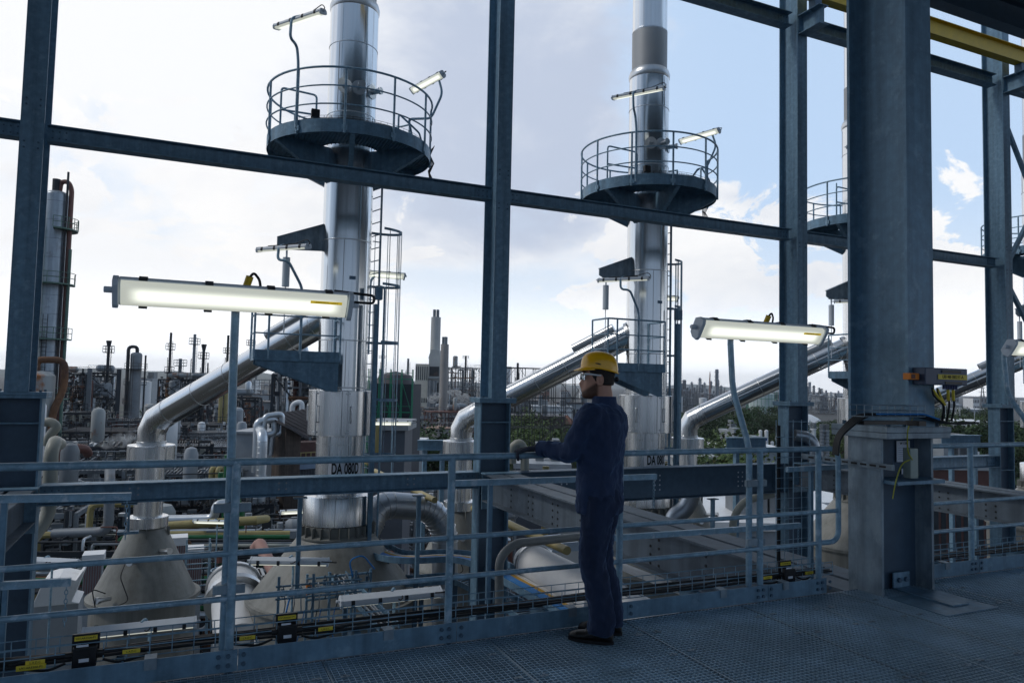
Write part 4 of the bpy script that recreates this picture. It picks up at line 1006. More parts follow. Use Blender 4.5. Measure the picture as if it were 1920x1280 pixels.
    msk = mu(mu(mr(lin.outputs[0], -.022, -.048), mr(df.outputs['Value'], -.012, .012)), mu(mr(sx.outputs[2], -.17, -.145), mr(nz.outputs[0], -.3, .45)))
    mxn = nd('ShaderNodeMix', data_type='RGBA'); L(msk, mxn.inputs[0]); L(src, mxn.inputs[6]); mxn.inputs[7].default_value = (.10, .05, .033, 1); L(mxn.outputs[2], bs.inputs['Base Color'])
    body = finish(mb, 'body', sk, .0065, 3)
    # ears
    for sg in (1, -1):
        mb = MB(); c = hc+lh*(sg*.079)-fh*.012+U*(-.022)
        mb.tube([c+fh*(.018*math.cos(q))+U*(.033*math.sin(q)) + lh*sg*.004*math.cos(q) for q in [2*PI*k/14 for k in range(15)]], .0075, 8); mb.ell(c, .012, .012, .026, 8, 10)
        finish(mb, 'ear', skin, .004, 2)
    # eyes behind the glasses
    for sg in (1, -1):
        mb = MB(); mb.ell(hc+lh*(sg*.032)+fh*.083+U*(.004), .012, .012, .012, 8, 10); mb.build('eye', mat('eye_white', (.6, .58, .55), .25), t)
        mb = MB(); mb.tube([hc+lh*(sg*.018)+fh*.104+U*(.028), hc+lh*(sg*.036)+fh*.097+U*.031, hc+lh*(sg*.055)+fh*.080+U*.026], .0045, 6); mb.build('eyebrow', hairm, t)
    # hair and beard
    mb = MB(); rg = []
    for z, a, b, off in ((-.055, .071, .055, -.048), (-.03, .078, .085, -.022), (.01, .081, .094, -.016), (.05, .082, .104, -.011), (.08, .074, .096, -.011), (.11, .05, .06, -.011)): rg.append(ring(hc+U*z+fh*off, a, b, fh, lh, 28, 2.2))
    mb.loft(rg); finish(mb, 'hair', hairm, .006, 2, disp=.005, dscale=.02)
    # helmet
    mb = MB(); rings = []; nn = 44; ht = R(-7); hh = hc+U*.048-fh*.004
    def hp(q, s_, z):
        """a point of the shell: q round the head, s_ widening, z height above the rim"""
        fx = math.cos(q)*(.119 if math.cos(q) > 0 else .127)*s_; ly = math.sin(q)*.103*s_
        drop = -.030*max(0, -math.cos(q))**1.3+.004*max(0, math.cos(q))
        return hh+fh*fx+lh*ly+U*(z+drop*(1-z/.125)-.10*fx*0)
    for s_, z in ((.985, .004), (1.0, 0.0), (1.0, .018), (.985, .042), (.94, .066), (.85, .087), (.70, .103), (.48, .114), (.22, .120), (.02, .121)):
        rings.append([hp(2*PI*k/nn, s_, z) for k in range(nn)])
    mb.loft(rings); he = mb.build('helmet', helm, t, ang=60)
    sv = he.modifiers.new('sub', 'SUBSURF'); sv.levels = 1; sv.render_levels = 1
    mb = MB(); top = []; bot = []
    m1 = 20
    for i in range(m1+1):
        q = R(-78)+R(156)*i/m1; e = .050*math.cos(q*1.1)**1.0 if abs(q) < R(82) else 0
        a = hp(q, .99, .006); b = hp(q, 1.0, .0)+(fh*math.cos(q)*.9+lh*math.sin(q)*.25)*max(.004, e)-U*(.012*max(0, math.cos(q)))
        top += [a+U*.004, b]; bot += [a-U*.0, b-U*.005]
    k2 = len(top); fs = []
    for i in range(m1):
        j = 2*i; fs += [(j, j+1, j+3, j+2), (k2+j+2, k2+j+3, k2+j+1, k2+j), (j+1, k2+j+1, k2+j+3, j+3)]
    mb.add(top+bot, fs); mb.build('peak', helm, he, ang=50)
    mb = MB(); mb.tube([hp(2*PI*k/nn, 1.012, .004) for k in range(nn+1)], .0045, 6); mb.build('rim_bead', helm, he)
    for sg in (1, -1):
        mb = MB(); q0 = R(88)*sg
        mb.tube([hp(q0-sg*.16, 1.004, .036), hp(q0, 1.004, .034), hp(q0+sg*.12, 1.004, .030)], [.003, .0045, .003], 6); mb.build('side_slot', black, he)
    mb = MB(); mb.tube([hp(PI-.5, .80, -.022), hp(PI, .84, -.030), hp(PI+.5, .80, -.022)], .010, 8); mb.ell(hp(PI, .93, -.026), .014, .014, .017, 8, 12); mb.build('headband_knob', black, he)
    # glasses
    mb = MB(); gz = .006
    for sg in (1, -1):
        pts = [hc+fh*(.118-.0)+lh*(sg*.008)+U*(gz+.004), hc+fh*.112+lh*(sg*.040)+U*(gz+.012), hc+fh*.086+lh*(sg*.068)+U*(gz+.012)]
        low = [p-U*(.034+.004*k) for k, p in enumerate(pts)]
        n0 = len(mb.v); mb.add(pts+low, [(0, 1, 4, 3), (1, 2, 5, 4)])
    gl = mb.build('safety_glasses', lensm, t, ang=60); sv = gl.modifiers.new('thick', 'SOLIDIFY'); sv.thickness = .0025
    for sg in (1, -1):
        mb = MB(); mb.tube([hc+fh*.088+lh*(sg*.071)+U*(gz+.010), hc+fh*.05+lh*(sg*.083)+U*(gz+.008), hc-fh*.02+lh*(sg*.086)+U*(gz+.0)], [.0075, .006, .005], 8); mb.build('temple_arm', wplast, gl)
    # jacket
    mb = MB()
    mb.loft([ring(U*z+fT*c+lean, a, b, fT, lT, 32, 2.5) for z, a, b, c in ((.80, .182, .138, .006), (.85, .186, .140, .006), (.94, .184, .135, .004), (1.04, .180, .130, .006), (1.15, .188, .138, .006), (1.27, .200, .148, -.002), (1.36, .205, .148, -.012), (1.425, .192, .128, -.020), (1.468, .145, .100, -.022), (1.495, .098, .082, -.018))])
    for sh, el, wr, sg in ((shL, elL, wristL, 1), (shR, elR, wristR, -1)):
        c_, r_ = curve([sh-lT*sg*.10+U*.0, sh+lT*sg*.0-U*.006, sh*.5+el*.5+lT*sg*.012, el, el*.5+wr*.5, wr*.9+el*.1], [.074, .084, .078, .070, .061, .050])
        mb.tube(c_, r_, 20); mb.ell(sh, .080, .080, .078)
    jk = finish(mb, 'jacket', navy, .011, 7, disp=.034, dscale=.075)
    mb = MB(); mb.loft([ring(U*z+fT*(.0+k)+fH*.005, a, b, fT, lT, 28, 2.1, ) for z, a, b, k in ((1.475, .098, .085, -.018), (1.51, .083, .080, -.014), (1.545, .078, .078, -.012), (1.548, .070, .070, -.012), (1.50, .073, .072, -.014))], cap=False); mb.build('collar', navy, jk, ang=60)
    for w_, e_ in ((wristL, elL), (wristR, elR)):
        v = (w_-e_).normalized(); mb = MB(); mb.tube([w_*.9+e_*.1-v*.035, w_*.9+e_*.1+v*.008], [.054, .0525], 16); mb.build('cuff', navy, jk)
    # yoke and sleeve seams
    mb = MB(); mb.tube([shL*.5+elL*.5+lT*.082+U*.03, shL+lT*.10-fT*.02-U*.03, shL+lT*.05-fT*.085+U*.02], .0035, 5); mb.build('seam', navyd, jk)
    # trousers
    mb = MB()
    mb.loft([ring(U*z+fF*c, a, b, fF, lF, 28, 2.4) for z, a, b, c in ((.80, .162, .125, -.008), (.88, .172, .132, -.008), (.96, .158, .112, 0), (1.0, .12, .085, .0))])
    for hp_, kn, an, sg in ((hipL, kneeL, ankL, 1), (hipR, kneeR, ankR, -1)):
        mb.tube([hp_+U*.02, hp_*.55+kn*.45-U*.0, kn, kn*.55+an*.45-fF*.014, an+U*.03-fF*.004, an-U*.035+fF*.004], [.106, .100, .084, .082, .083, .088], 20)
    finish(mb, 'trousers', navyd, .011, 6, disp=.034, dscale=.07)
    # boots
    for an in (ankL, ankR):
        mb = MB(); b0 = Vector((an.x, an.y, 0)); rg = []
        for x, a, zt, zb in ((-.075, .022, .065, .012), (-.062, .034, .09, .010), (-.03, .038, .12, .010), (.02, .039, .125, .010), (.06, .041, .095, .010), (.11, .046, .072, .010), (.16, .047, .064, .010), (.195, .036, .052, .012), (.212, .016, .036, .016)):
            c = b0+fF*x; row = []
            for k in range(20):
                q = 2*PI*k/20; row.append(c+lF*(math.cos(q)*a)+U*((zt+zb)/2+math.sin(q)*(zt-zb)/2))
            rg.append(row)
        mb.loft(rg); mb.tube([b0-fF*.015+U*.06, b0-fF*.012+U*.16], [.045, .048], 16); bt_ = finish(mb, 'boot', leather, .006, 3)
        mb = MB(); out = []
        for q in range(28):
            u = 2*PI*q/28; cx_ = math.cos(u); x = .068+.148*cx_; w = .047*(1-.12*(cx_ < 0)) ; out.append((math.sin(u)*w, x))
        mb.add([b0+lF*a+fF*x+U*.001 for a, x in out]+[b0+lF*a*1.03+fF*x+U*.022 for a, x in out], [tuple(range(28))[::-1], tuple(range(28, 56))]+[(i, (i+1) % 28, 28+(i+1) % 28, 28+i) for i in range(28)]); mb.build('sole', black, bt_, ang=50)
        mb = MB()
        for k in range(4): x = .045+.018*k; z = .112-.011*k; mb.tube([b0+fF*x+lF*.026+U*(z-.012), b0+fF*x+U*z, b0+fF*x-lF*.026+U*(z-.012)], .0035, 5)
        mb.build('lace', mat('grey_lace', (.2, .2, .21), .7), bt_)
    # gloved hands closed over the rail; the rail runs along x
    rl = Vector((0, YR, Z1))-O
    def hand(hand_, wrist):
        mb = MB(); xk = hand_.x; rr = .0215+.0125
        def rp(x, deg, r=rr): return Vector((x, rl.y+math.cos(R(deg))*r, rl.z+math.sin(R(deg))*r))
        back = [wrist, wrist*.5+rp(xk, 120, .05)*.5, rp(xk, 100, rr+.004)]
        # palm: a flattened loft from the wrist to the knuckles
        v = (back[2]-wrist).normalized(); sd_ = Vector((1, 0, 0))-v*v.x; sd_.normalize(); nu = sd_.cross(v)
        mb.loft([[c+sd_*(math.cos(2*PI*k/16)*a)+nu*(math.sin(2*PI*k/16)*b) for k in range(16)] for c, a, b in ((wrist, .028, .021), (wrist*.6+back[2]*.4, .036, .019), (wrist*.2+back[2]*.8, .041, .0165), (back[2]+v*.008, .040, .013))])
        for k, (dx_, ln, r0) in enumerate(((-.033, 135, .0098), (-.011, 160, .0103), (.011, 150, .0100), (.032, 118, .0086))):
            x = back[2].x+dx_; pts = [back[2]+sd_*dx_*.95]+[rp(x-.002*k, 96-ln*i/5, rr+.0005*i) for i in range(6)]
            mb.tube(pts, [r0*1.12, r0*1.1, r0*1.05, r0*1.06, r0, r0*.96, r0*.72], 10); mb.ell(pts[-1], r0*.72, r0*.72, r0*.72, 6, 8)
        th0 = wrist*.45+back[2]*.55-sd_*.036; th = [th0, rp(back[2].x-.048, 150, rr+.010), rp(back[2].x-.042, 200, rr+.002), rp(back[2].x-.036, 235, rr)]
        mb.tube(th, [.0145, .0125, .0112, .0085], 10); mb.ell(th[-1], .0085, .0085, .0085, 6, 8)
        mb.tube([wrist-v*.05, wrist+v*.012], [.030, .030], 14)
        return finish(mb, 'glove', gloves, .0036, 2)
    hand(handL, wristL); hand(handR, wristR)
    for ch in t.children: ch.location = (0, 0, 0)
    return t
man()

# ------------------------------------------------------------------ equipment just beyond the rail
def atZ(px, py, z): r = ray(px, py); return CAM + r*((z-H)/r.z)
def one(name, label, cat, m, mb, group=None, smooth=True, loc=None, bevel=0.):
    o = mb.build1(name, m, None, smooth, 35, None, bevel); tag(o, label, cat, group)
    if loc is not None: settle(o, loc)
    return o
def solid(poly, y0, y1, M=None):
    """outline in x,z pushed through y"""
    n = len(poly); vs = [Vector((x, y0, z)) for x, z in poly]+[Vector((x, y1, z)) for x, z in poly]
    if M is not None: vs = [M@v for v in vs]
    return MB().add(vs, [tuple(range(n)), tuple(range(n, 2*n))[::-1]]+[(i, (i+1) % n, n+(i+1) % n, n+i) for i in range(n)])
# white hood at the lower left
p = W(112, 1128, 17.5); t = thing('exhaust_hood', 'white square exhaust hood with a flared top, left of the leftmost cone', 'exhaust hood', (p.x, p.y, GZ)); zz = p.z-GZ
solid([(-.46, 0), (-.46, zz+.05), (.44, zz+.05), (.44, 0)], -.45, .5).build('shaft', pale, t, smooth=False)
solid([(-.50, zz+.06), (-.30, zz+.62), (.02, zz+.70), (.36, zz+.60), (.50, zz+.82), (.52, zz+.80), (.30, zz+.12), (.46, zz+.06)], -.5, .55).build('flared_top', white, t, smooth=False, bevel=.02)
mb = MB()
for k in range(12): mb.b2((-.62, -.50, zz-.1-.11*k), (-.47, .4, zz-.06-.11*k))
mb.build('louvre', white, t, smooth=False)
# white fan housing
a, b = W(437, 1092, 15.6), W(452, 1235, 13.6); d_ = (b-a).normalized()
t = thing('fan_housing', 'white round fan housing with a grey band behind the nearest lamp pole', 'fan housing', (a.x, a.y, b.z-2)); O_ = Vector(t.location)
mb = MB(); mb.tube([a-d_*.30-O_, a-d_*.22-O_, a-d_*.05-O_, a+d_*.5-O_], [.12, .36, .50, .53], 28); mb.build('dome', white, t, ang=50)
mb = MB(); mb.tube([a+d_*.02-O_, a+d_*.10-O_], [.545, .56], 28); mb.tube([a+d_*.50-O_, a+d_*.62-O_], [.60, .60], 28); mb.build('band', stainm, t)
mb = MB(); mb.tube([a+d_*.62-O_, a+d_*1.9-O_], [.46, .46], 28); mb.build('casing', white, t)
mb = MB(); mb.box(b-O_+Vector((.55, .3, .18)), (.62, .5, .40)); mb.build('motor_box', white, t, smooth=False, bevel=.02)
mb = MB(); mb.cyl(b-O_, (b.x-O_.x, b.y-O_.y, -3), .3, seg=16); mb.build('support', pale, t)
p = W(476, 1088, 16); t = thing('ribbed_duct', 'white ribbed square duct right of the round fan housing', 'duct', (p.x, p.y, p.z-2.4))
for k in range(6):
    mb = MB(); mb.box((.08*k-.28, 0, 2.4-.03*k), (.035, .75, .66)); mb.build('rib', white, t, smooth=False)
mb = MB(); mb.b2((-.3, -.32, 1.0), (.2, .32, 2.58)); mb.build('core', pale, t, smooth=False)
# grey sheet-metal duct with two elbows
pts = fillet([W(630, 1003, 15.9), W(686, 1006, 16.1), W(706, 945, 16.4), W(806, 951, 17.2), W(834, 990, 17.3), W(834, 1180, 17.1)], .55, 4)
t = thing('sheet_duct', 'grey sheet metal duct bending over in two elbows beside the DA 080D stack', 'duct', tuple(pts[0])); O_ = Vector(t.location)
mb = MB(); mb.tube([q-O_ for q in pts], .30, 24); mb.build('duct', ductm, t, ang=22)
mb = MB()
for i, q in enumerate(pts[1:-1]):
    dd = (pts[i+2]-pts[i]).normalized(); mb.tube([q-O_-dd*.008, q-O_+dd*.008], .318, 24)
mb.build('seam', stainm, t)
# cable ladders that sweep round behind the rail
def ladder_tray(label, pix, z, wid, h, lbl_cables=None):
    pts = fillet([atZ(x, y, z) for x, y in pix], 1.4, 8); t = thing('cable_ladder', label, 'cable tray', tuple(pts[0]), 0, 'cable ladders below the platform'); O_ = Vector(t.location)
    L_, R_ = [], []
    for i, q in enumerate(pts):
        dd = (pts[min(i+1, len(pts)-1)]-pts[max(0, i-1)]).normalized(); s_ = dd.cross(Vector((0, 0, 1))).normalized(); L_.append(q-O_-s_*wid/2); R_.append(q-O_+s_*wid/2)
    for side in (L_, R_):
        mb = MB()
        for a, b in zip(side[:-1], side[1:]): mb.bar(a, b+(b-a).normalized()*.01, .02, h)
        mb.build('side_rail', galv, t, smooth=False)
    mb = MB()
    tot = 0.
    for i in range(len(pts)-1):
        n = max(1, int((pts[i+1]-pts[i]).length/.3))
        for k in range(n): mb.bar(L_[i].lerp(L_[i+1], k/n)-Vector((0, 0, h*.35)), R_[i].lerp(R_[i+1], k/n)-Vector((0, 0, h*.35)), .04, .02)
    mb.build('rungs', galv, t, smooth=False)
    for u, m_, r_ in (lbl_cables or []):
        mb = MB(); mb.tube([L_[i].lerp(R_[i], u)-Vector((0, 0, h*.1-.004*math.sin(i*1.7+u*9))) for i in range(len(pts))], r_, 6); mb.build('cable', m_, t)
    mb = MB()
    for i in range(2, len(pts)-1, 6): mb.bar(pts[i]-O_-Vector((0, 0, .1)), pts[i]-O_-Vector((0, 0, 3.5)), .08)
    mb.build('hanger', dark, t, smooth=False)
    return t
wc = mat('white_cable', (.75, .75, .75), .5); oc = mat('ochre_cable', (.5, .3, .05), .5)
ladder_tray('cable ladder with a bundle of blue and ochre cables sweeping behind the rail', [(672, 1008), (740, 1046), (850, 1040), (905, 1050), (1000, 1100), (1095, 1154), (1180, 1200)], -1.9, .62, .12,
            [(.26, wc, .011), (.33, wc, .009), (.40, oc, .016), (.47, oc, .013), (.55, blue, .02), (.60, blue, .02), (.65, blue, .02), (.70, blue, .02), (.75, blue, .018), (.85, rubber, .02), (.9, rubber, .02)])
ladder_tray('empty cable ladder curving below the cable ladder with blue cables', [(676, 1066), (750, 1092), (860, 1080), (960, 1130), (1080, 1210)], -2.5, .5, .11)
ladder_tray('straight cable ladder full of grey conduits crossing towards the lower rail', [(622, 1062), (640, 1085), (700, 1145), (730, 1175)], -2.1, .32, .08, [(.2, pale, .014), (.35, pale, .014), (.5, rubber, .014), (.65, pale, .014), (.8, rubber, .014)])
# white horizontal vessel and box under the riveted girder
p = W(1000, 1057, 13.8); t = thing('horizontal_vessel', 'white horizontal vessel with a conical end, seen under the riveted girder left of the man', 'vessel', (p.x, p.y, p.z-1.2))
mb = MB(); mb.tube([(0, .42, 1.2), (0, .36, 1.2), (0, 0, 1.2)], [.16, .25, .36], 28); mb.build('cone_end', white, t, ang=50)
mb = MB(); mb.tube([(0, -.003, 1.2), (0, -5.5, 1.2)], .35, 28); mb.build('shell', white, t)
mb = MB(); mb.tube([(0, 0, 1.2), (0, -.05, 1.2)], .385, 28); mb.tube([(0, -2.6, 1.2), (0, -2.75, 1.2)], .40, 28); mb.build('flange', stainm, t)
mb = MB(); mb.b2((-.3, -1.2, -3), (.3, -1.0, .9)); mb.b2((-.3, -4.2, -3), (.3, -4.0, .9)); mb.build('saddle', pale, t, smooth=False)
p = W(1050, 1040, 15.2); t = thing('equipment_box', 'pale blue-white equipment box behind the white horizontal vessel', 'cabinet', (p.x, p.y, p.z-2.4))
mb = MB(); mb.box((0, 0, 2.05), (.78, .7, 1.0)); mb.build('cabinet', white, t, smooth=False, bevel=.02)
solid([(-.42, 2.56), (-.30, 2.74), (.40, 2.74), (.46, 2.56)], -.4, .4).build('lid', mat('pale_blue_paint', (.45, .55, .68), .45), t, smooth=False)
mb = MB(); mb.b2((-.1, -.37, 1.95), (.22, -.352, 2.0)); mb.b2((.0, -.37, 1.8), (.03, -.352, 2.2)); mb.build('handle', black, t, smooth=False)
mb = MB(); mb.cyl((0, 0, -2), (0, 0, 1.55), .2, seg=12); mb.build('pedestal', pale, t)
mb = MB(); pts = fillet([W(936, 1215, 7.0), W(936, 1045, 7.0), W(964, 1018, 7.1), W(1095, 1005, 7.8)], .16, 8); mb.tube(pts, .042, 12); one('vent_pipe', 'beige bent pipe rising left of the man behind the lower rails', 'pipe', mat('beige_pipe', (.30, .30, .285), .45), mb, loc=pts[0])
mb = MB(); pts = fillet([W(94, 1010-45, 11.8)-Vector((1.3, 1.6, 2.2)), W(92, 965, 11.8), W(96, 848, 11.8), W(103, 828, 12.0), W(112, 832, 13.0)], .2, 8); mb.tube(pts, .105, 16); one('cream_pipe', 'thick cream pipe beside the far left column, bending away at the bottom', 'pipe', cream, mb, loc=pts[0])
mb = MB(); pts = fillet([W(88, 835, 12.6), W(93, 815, 12.6), W(108, 800, 12.6), W(96, 790, 12.6), W(72, 792, 12.6)], .2, 6); mb.tube(pts, .075, 14); one('cream_pipe', 'small cream pipe elbow beside the top of the far left column base', 'pipe', cream, mb, loc=pts[0])
mb = MB(); pts = fillet([W(960, 868, 14.4), W(960, 838, 14.4), W(975, 828, 14.4), W(984, 845, 14.4), W(984, 900, 14.4)], .2, 6); mb.tube(pts, .085, 14); one('cream_pipe', 'cream pipe bend just right of the column behind the man', 'pipe', cream, mb, loc=pts[0])
mb = MB(); q = W(800, 930, 17); mb.tube([q+Vector((0, 5, 0)), q+Vector((0, -.6, 0))], .07, 12); one('yellow_pipe', 'yellow pipe running back past the sheet metal duct', 'pipe', yelp, mb, loc=q)
mb = MB(); q = W(1000, 1003, 15.5); mb.tube([q+Vector((0, 3.5, 0)), q+Vector((0, -1.5, 0))], .085, 12); one('yellow_pipe', 'yellow pipe running back under the riveted girder', 'pipe', yelp, mb, loc=q)
mb = MB(); q = W(1240, 1085, 9.5); mb.tube([W(1168, 1062, 10.5), W(1300, 1115, 8.3)], .055, 12); one('white_pipe', 'white pipe slanting under the riveted girder right of the man', 'pipe', white, mb, loc=q)
mb = MB(); q = W(1022, 960, 16); mb.tube([q+Vector((0, 0, 1.0)), q-Vector((0, 0, 3.2))], .075, 12); one('ochre_pipe', 'upright ochre pipe under the riveted girder', 'pipe', yelp, mb, loc=q)
# bars with chains that close the gaps above the lower storey
def chainbar(label, x0, y0, x1, y1, Y=4.78, chain=True):
    a = atY(x0, y0, Y); b = atY(x1, y1, Y); t = thing('barrier_bar', label, 'barrier', tuple(a), 0, 'hinged barrier bars with chains'); mb = MB(); mb.bar((0, 0, 0), b-a, .03, .042); mb.build('bar', tubeg, t, smooth=False)
    mb = MB(); mb.bar((.3, .02, -.02), (.3, .02, -.9-(a.z)), .03); mb.build('support', galv, t, smooth=False)
    if chain:
        mb = MB(); c = b-a+Vector((-.02, 0, -.03))
        for k in range(9):
            z = c.z-.025*k; rr_ = .008
            mb.tube([(c.x+(rr_*math.cos(q) if k % 2 else 0), c.y+(0 if k % 2 else rr_*math.cos(q)), z+.015*math.sin(q)) for q in [2*PI*j/8 for j in range(9)]], .0025, 4)
        mb.build('chain', tubeg, t)
chainbar('upper barrier bar with a chain at the left edge, in front of the lower girder', -120, 937, 246, 930)
chainbar('lower barrier bar with a chain at the left edge, before the white hood', -120, 1104, 133, 1090)
chainbar('barrier bar left of the man just under the top rail', 846, 906, 1230, 893)
chainbar('barrier bar right of the man between the middle rails', 1100, 1011, 1500, 984)
chainbar('short barrier bar near the rounded rail end', 1475, 880, 1640, 871)
# wire mesh cable ladder behind the rounded rail end
t = thing('cable_ladder', 'upright wire mesh cable tray behind the rounded rail end', 'cable tray', (5.0, 4.95, -.6)); mb = MB()
for k in range(5): mb.tube([(-.20+.1*k, 0, 0), (-.20+.1*k, 0, 1.95)], .0035, 5)
for k in range(21): mb.tube([(-.20, 0, .09*k), (.2, 0, .09*k)], .003, 5)
mb.build('wire_mesh', tubeg, t)
mb = MB()
for k in range(2): mb.tube([(-.16+.02*k, .02, 0), (-.16+.02*k, .02, 1.9)], .009, 6)
mb.build('cable', rubber, t)
# instrument rack on the right cone
p = W(640, 1092, 13.2); t = thing('instrument_rack', 'rack of blue-grey instrument tubing in front of the DA 080D cone', 'instrument rack', (p.x, p.y, p.z-3))
mb = MB()
for z in (2.75, 2.95, 3.12): mb.tube([(-.62, 0, z), (.55, 0, z+.02)], .022, 8)
for x in (-.6, -.2, .2, .54): mb.bar((x, .03, 0), (x, .03, 3.2), .04)
mb.build('frame', galv, t)
for k in range(6):
    mb = MB(); x = -.5+.19*k; mb.tube(fillet([(x, -.03, 3.12), (x, -.09, 3.2), (x+.06, -.10, 3.0), (x+.02, -.04, 2.76)], .05, 4), .011, 6); mb.box((x, -.05, 3.05), (.05, .05, .09)); mb.build('valve', dark if k % 3 else stainm, t)
mb = MB(); mb.tube(fillet([(.2, -.02, 3.1), (.1, -.1, 3.42), (.35, -.1, 3.5), (.6, 0, 3.2)], .12, 5), .015, 6); mb.tube(fillet([(-.62, -.02, 2.95), (-.9, -.1, 2.9), (-1.0, -.1, 2.4)], .12, 5), .015, 6); mb.build('hose', blue, t)
for k in (-.66, -.58):
    mb = MB(); mb.box((k, -.05, 2.85+(k+.66)*2), (.10, .06, .05)); mb.build('orange_switch', orange, t, smooth=False)
# luminaires below the platform level
def low_lamp(label, px, py, d, yaw, tilt, L=1.3, down=2.2):
    h = W(px, py, d); strip_lamp(label, h, tilt, yaw, [(h.x+.1, h.y+.25, h.z-down), (h.x+.1, h.y+.25, h.z-.15), (h.x+.05, h.y+.1, h.z+.08), (h.x, h.y+.02, h.z+.055)], pr=.02, full=True, group='strip lamps below the platform', L=L, gland=False)
low_lamp('strip lamp seen from behind in front of the leftmost cone, just above the cable tray', 264, 1176, 9.4, 0, R(22))
low_lamp('strip lamp seen from above between the two beige cones', 543, 1052, 12.4, R(-22), R(20))
low_lamp('strip lamp seen from behind left of the second rail post, above the cable tray', 735, 1118, 9.3, 0, R(22))
low_lamp('lit strip lamp between the leftmost cone and the green pipes', 402, 978, 23, R(-25), R(-35))
low_lamp('strip lamp seen from above at the far left under the middle rail', 83, 1052, 13.5, R(-30), R(25))
low_lamp('lit strip lamp partly behind the DA 080D stack', 570, 958, 21, 0, R(-40))
low_lamp('lit strip lamp over a small gantry right of the DA 080D stack', 735, 793, 24, R(-8), R(-50))
# caged access ladder left of the green pipes
p = W(382, 1120, 17.5); t = thing('caged_ladder', 'caged access ladder between the leftmost cone and the fan housing', 'ladder', (p.x, p.y, p.z-1.0)); mb = MB()
for x, y in ((-.42, 0), (-.42, .5), (.1, 0), (.1, .5)): mb.tube([(x, y, 0), (x, y, 2.3)], .022, 6)
for z in (.9, 1.3, 1.7, 2.1): mb.tube([(-.42, 0, z), (.1, 0, z)], .016, 6); mb.tube([(-.42, .5, z), (.1, .5, z)], .016, 6); mb.tube([(-.42, 0, z), (-.42, .5, z)], .016, 6)
mb.build('handrail', tubeg, t)
mb = MB()
for z in (.6, 1.1, 1.6): mb.ring((.48, .1, z), .34, .016, seg=24)
for k in range(6): q = R(-150+60*k); mb.tube([(.48+.34*math.cos(q), .1+.34*math.sin(q), .2), (.48+.34*math.cos(q), .1+.34*math.sin(q), 1.6)], .013, 5)
mb.build('cage', tubeg, t)
for i, (px_, py_, d_, lbl) in enumerate(((176, 1052, 25, 'small louvred box with dull red stripes left of the leftmost cone'), (333, 1020, 26, 'tall louvred box with dull red stripes right of the leftmost cone'), (364, 1040, 27, 'short louvred box with dull red stripes beside the caged ladder'))):
    p = W(px_, py_, d_); t = thing('louvred_box', lbl, 'louvred box', (p.x, p.y, p.z-3), 0, 'louvred boxes between the cones'); w_ = .55
    mb = MB(); mb.b2((-w_/2, -.3, 0), (w_/2, .3, 3.0)); mb.build('body', pale, t, smooth=False)
    mb = MB()
    for k in range(7): mb.b2((-w_/2+.03+.075*k, -.33, 2.0), (-w_/2+.065+.075*k, -.302, 3.28))
    mb.build('slats', purple, t, smooth=False)
    mb = MB(); mb.b2((-w_/2-.05, -.36, 3.02), (w_/2+.05, .36, 3.3)); mb.build('cap', white, t, smooth=False)
# grey elbow ducts seen under the deep girder at right
for k, (pix, r_, lbl) in enumerate((([(1262, 1010), (1262, 968), (1285, 955), (1297, 930), (1297, 880)], .20, 'grey duct elbow under the deep girder right of the man'), ([(1372, 1040), (1375, 968), (1395, 938), (1450, 925)], .085, 'beige vertical pipe with a bend under the deep girder'), ([(1525, 870), (1527, 832), (1513, 818), (1490, 815)], .13, 'grey pipe elbow between the second column and the big column'))):
    mb = MB(); pts = fillet([W(x, y, 16.8) for x, y in pix], .3, 6); mb.tube(pts, r_, 16); one('pipe_elbow', lbl, 'pipe', (ductm, cream, ductm)[k], mb, loc=pts[0])
# steel cross beams on posts in the middle distance
for k, (x0, x1, y_, d_, lbl) in enumerate(((1362, 1436, 830, 20, 'short grey steel beam on posts behind the bent lamp pole'), (1765, 1838, 824, 24, 'short grey steel beam on posts left of the far right column'), (783, 838, 834, 22, 'short dark steel beam on posts left of the column behind the man'))):
    a, b = W(x0, y_, d_), W(x1, y_, d_); t = thing('portal_beam', lbl, 'steel beam', (a.x, a.y, a.z-4), 0, 'short beams on posts')
    mb = MB(); mb.ibeam((0, 0, 4), b-a+Vector((0, 0, 4)), .30, .26, .02, .012); mb.build('beam', galv, t, smooth=False)
    for f in (.25, .85): mb = MB(); q = (b-a)*f; mb.bar((q.x, q.y, 0), (q.x, q.y, 3.84), .12); mb.build('post', galv, t, smooth=False)

# struts hanging from the lower girders and cables looped over the cones
for k, (px_, y0, y1, lbl) in enumerate(((556, 934, 1118, 'upright grey strut in front of the DA 080D cone, below the lower girder'), (781, 930, 1090, 'upright grey strut in front of the sheet metal duct'), (1336, 936, 1010, 'upright grey strut under the deep girder, right of the man'), (240, 945, 1000, 'thin chain-hung strut left of the neck of the leftmost cone'))):
    a, b = atY(px_, y0, 12.9), atY(px_, y1, 12.9); t = thing('hanging_strut', lbl, 'strut', tuple(b), 0, 'struts below the lower girders')
    mb = MB(); mb.bar((0, 0, 0), (0, 0, a.z-b.z), .07 if k < 3 else .03); mb.build('strut', galv, t, smooth=False)
    mb = MB(); mb.box((0, 0, .02), (.3, .12, .04)); mb.box((0, 0, a.z-b.z+.01), (.22, .14, .02)); mb.build('foot_plate', galv, t, smooth=False)
p = W(575, 1135, 12.0); t = thing('instrument_rack', 'second rack of instrument tubing low between the two beige cones', 'instrument rack', (p.x, p.y, p.z-2)); rg_ = random.Random(3)
mb = MB()
for z in (1.9, 2.15, 2.35): mb.tube([(-.5, 0, z), (.9, 0, z)], .018, 6)
for x in (-.45, .1, .8): mb.bar((x, .03, 0), (x, .03, 2.5), .04)
mb.build('frame', galv, t)
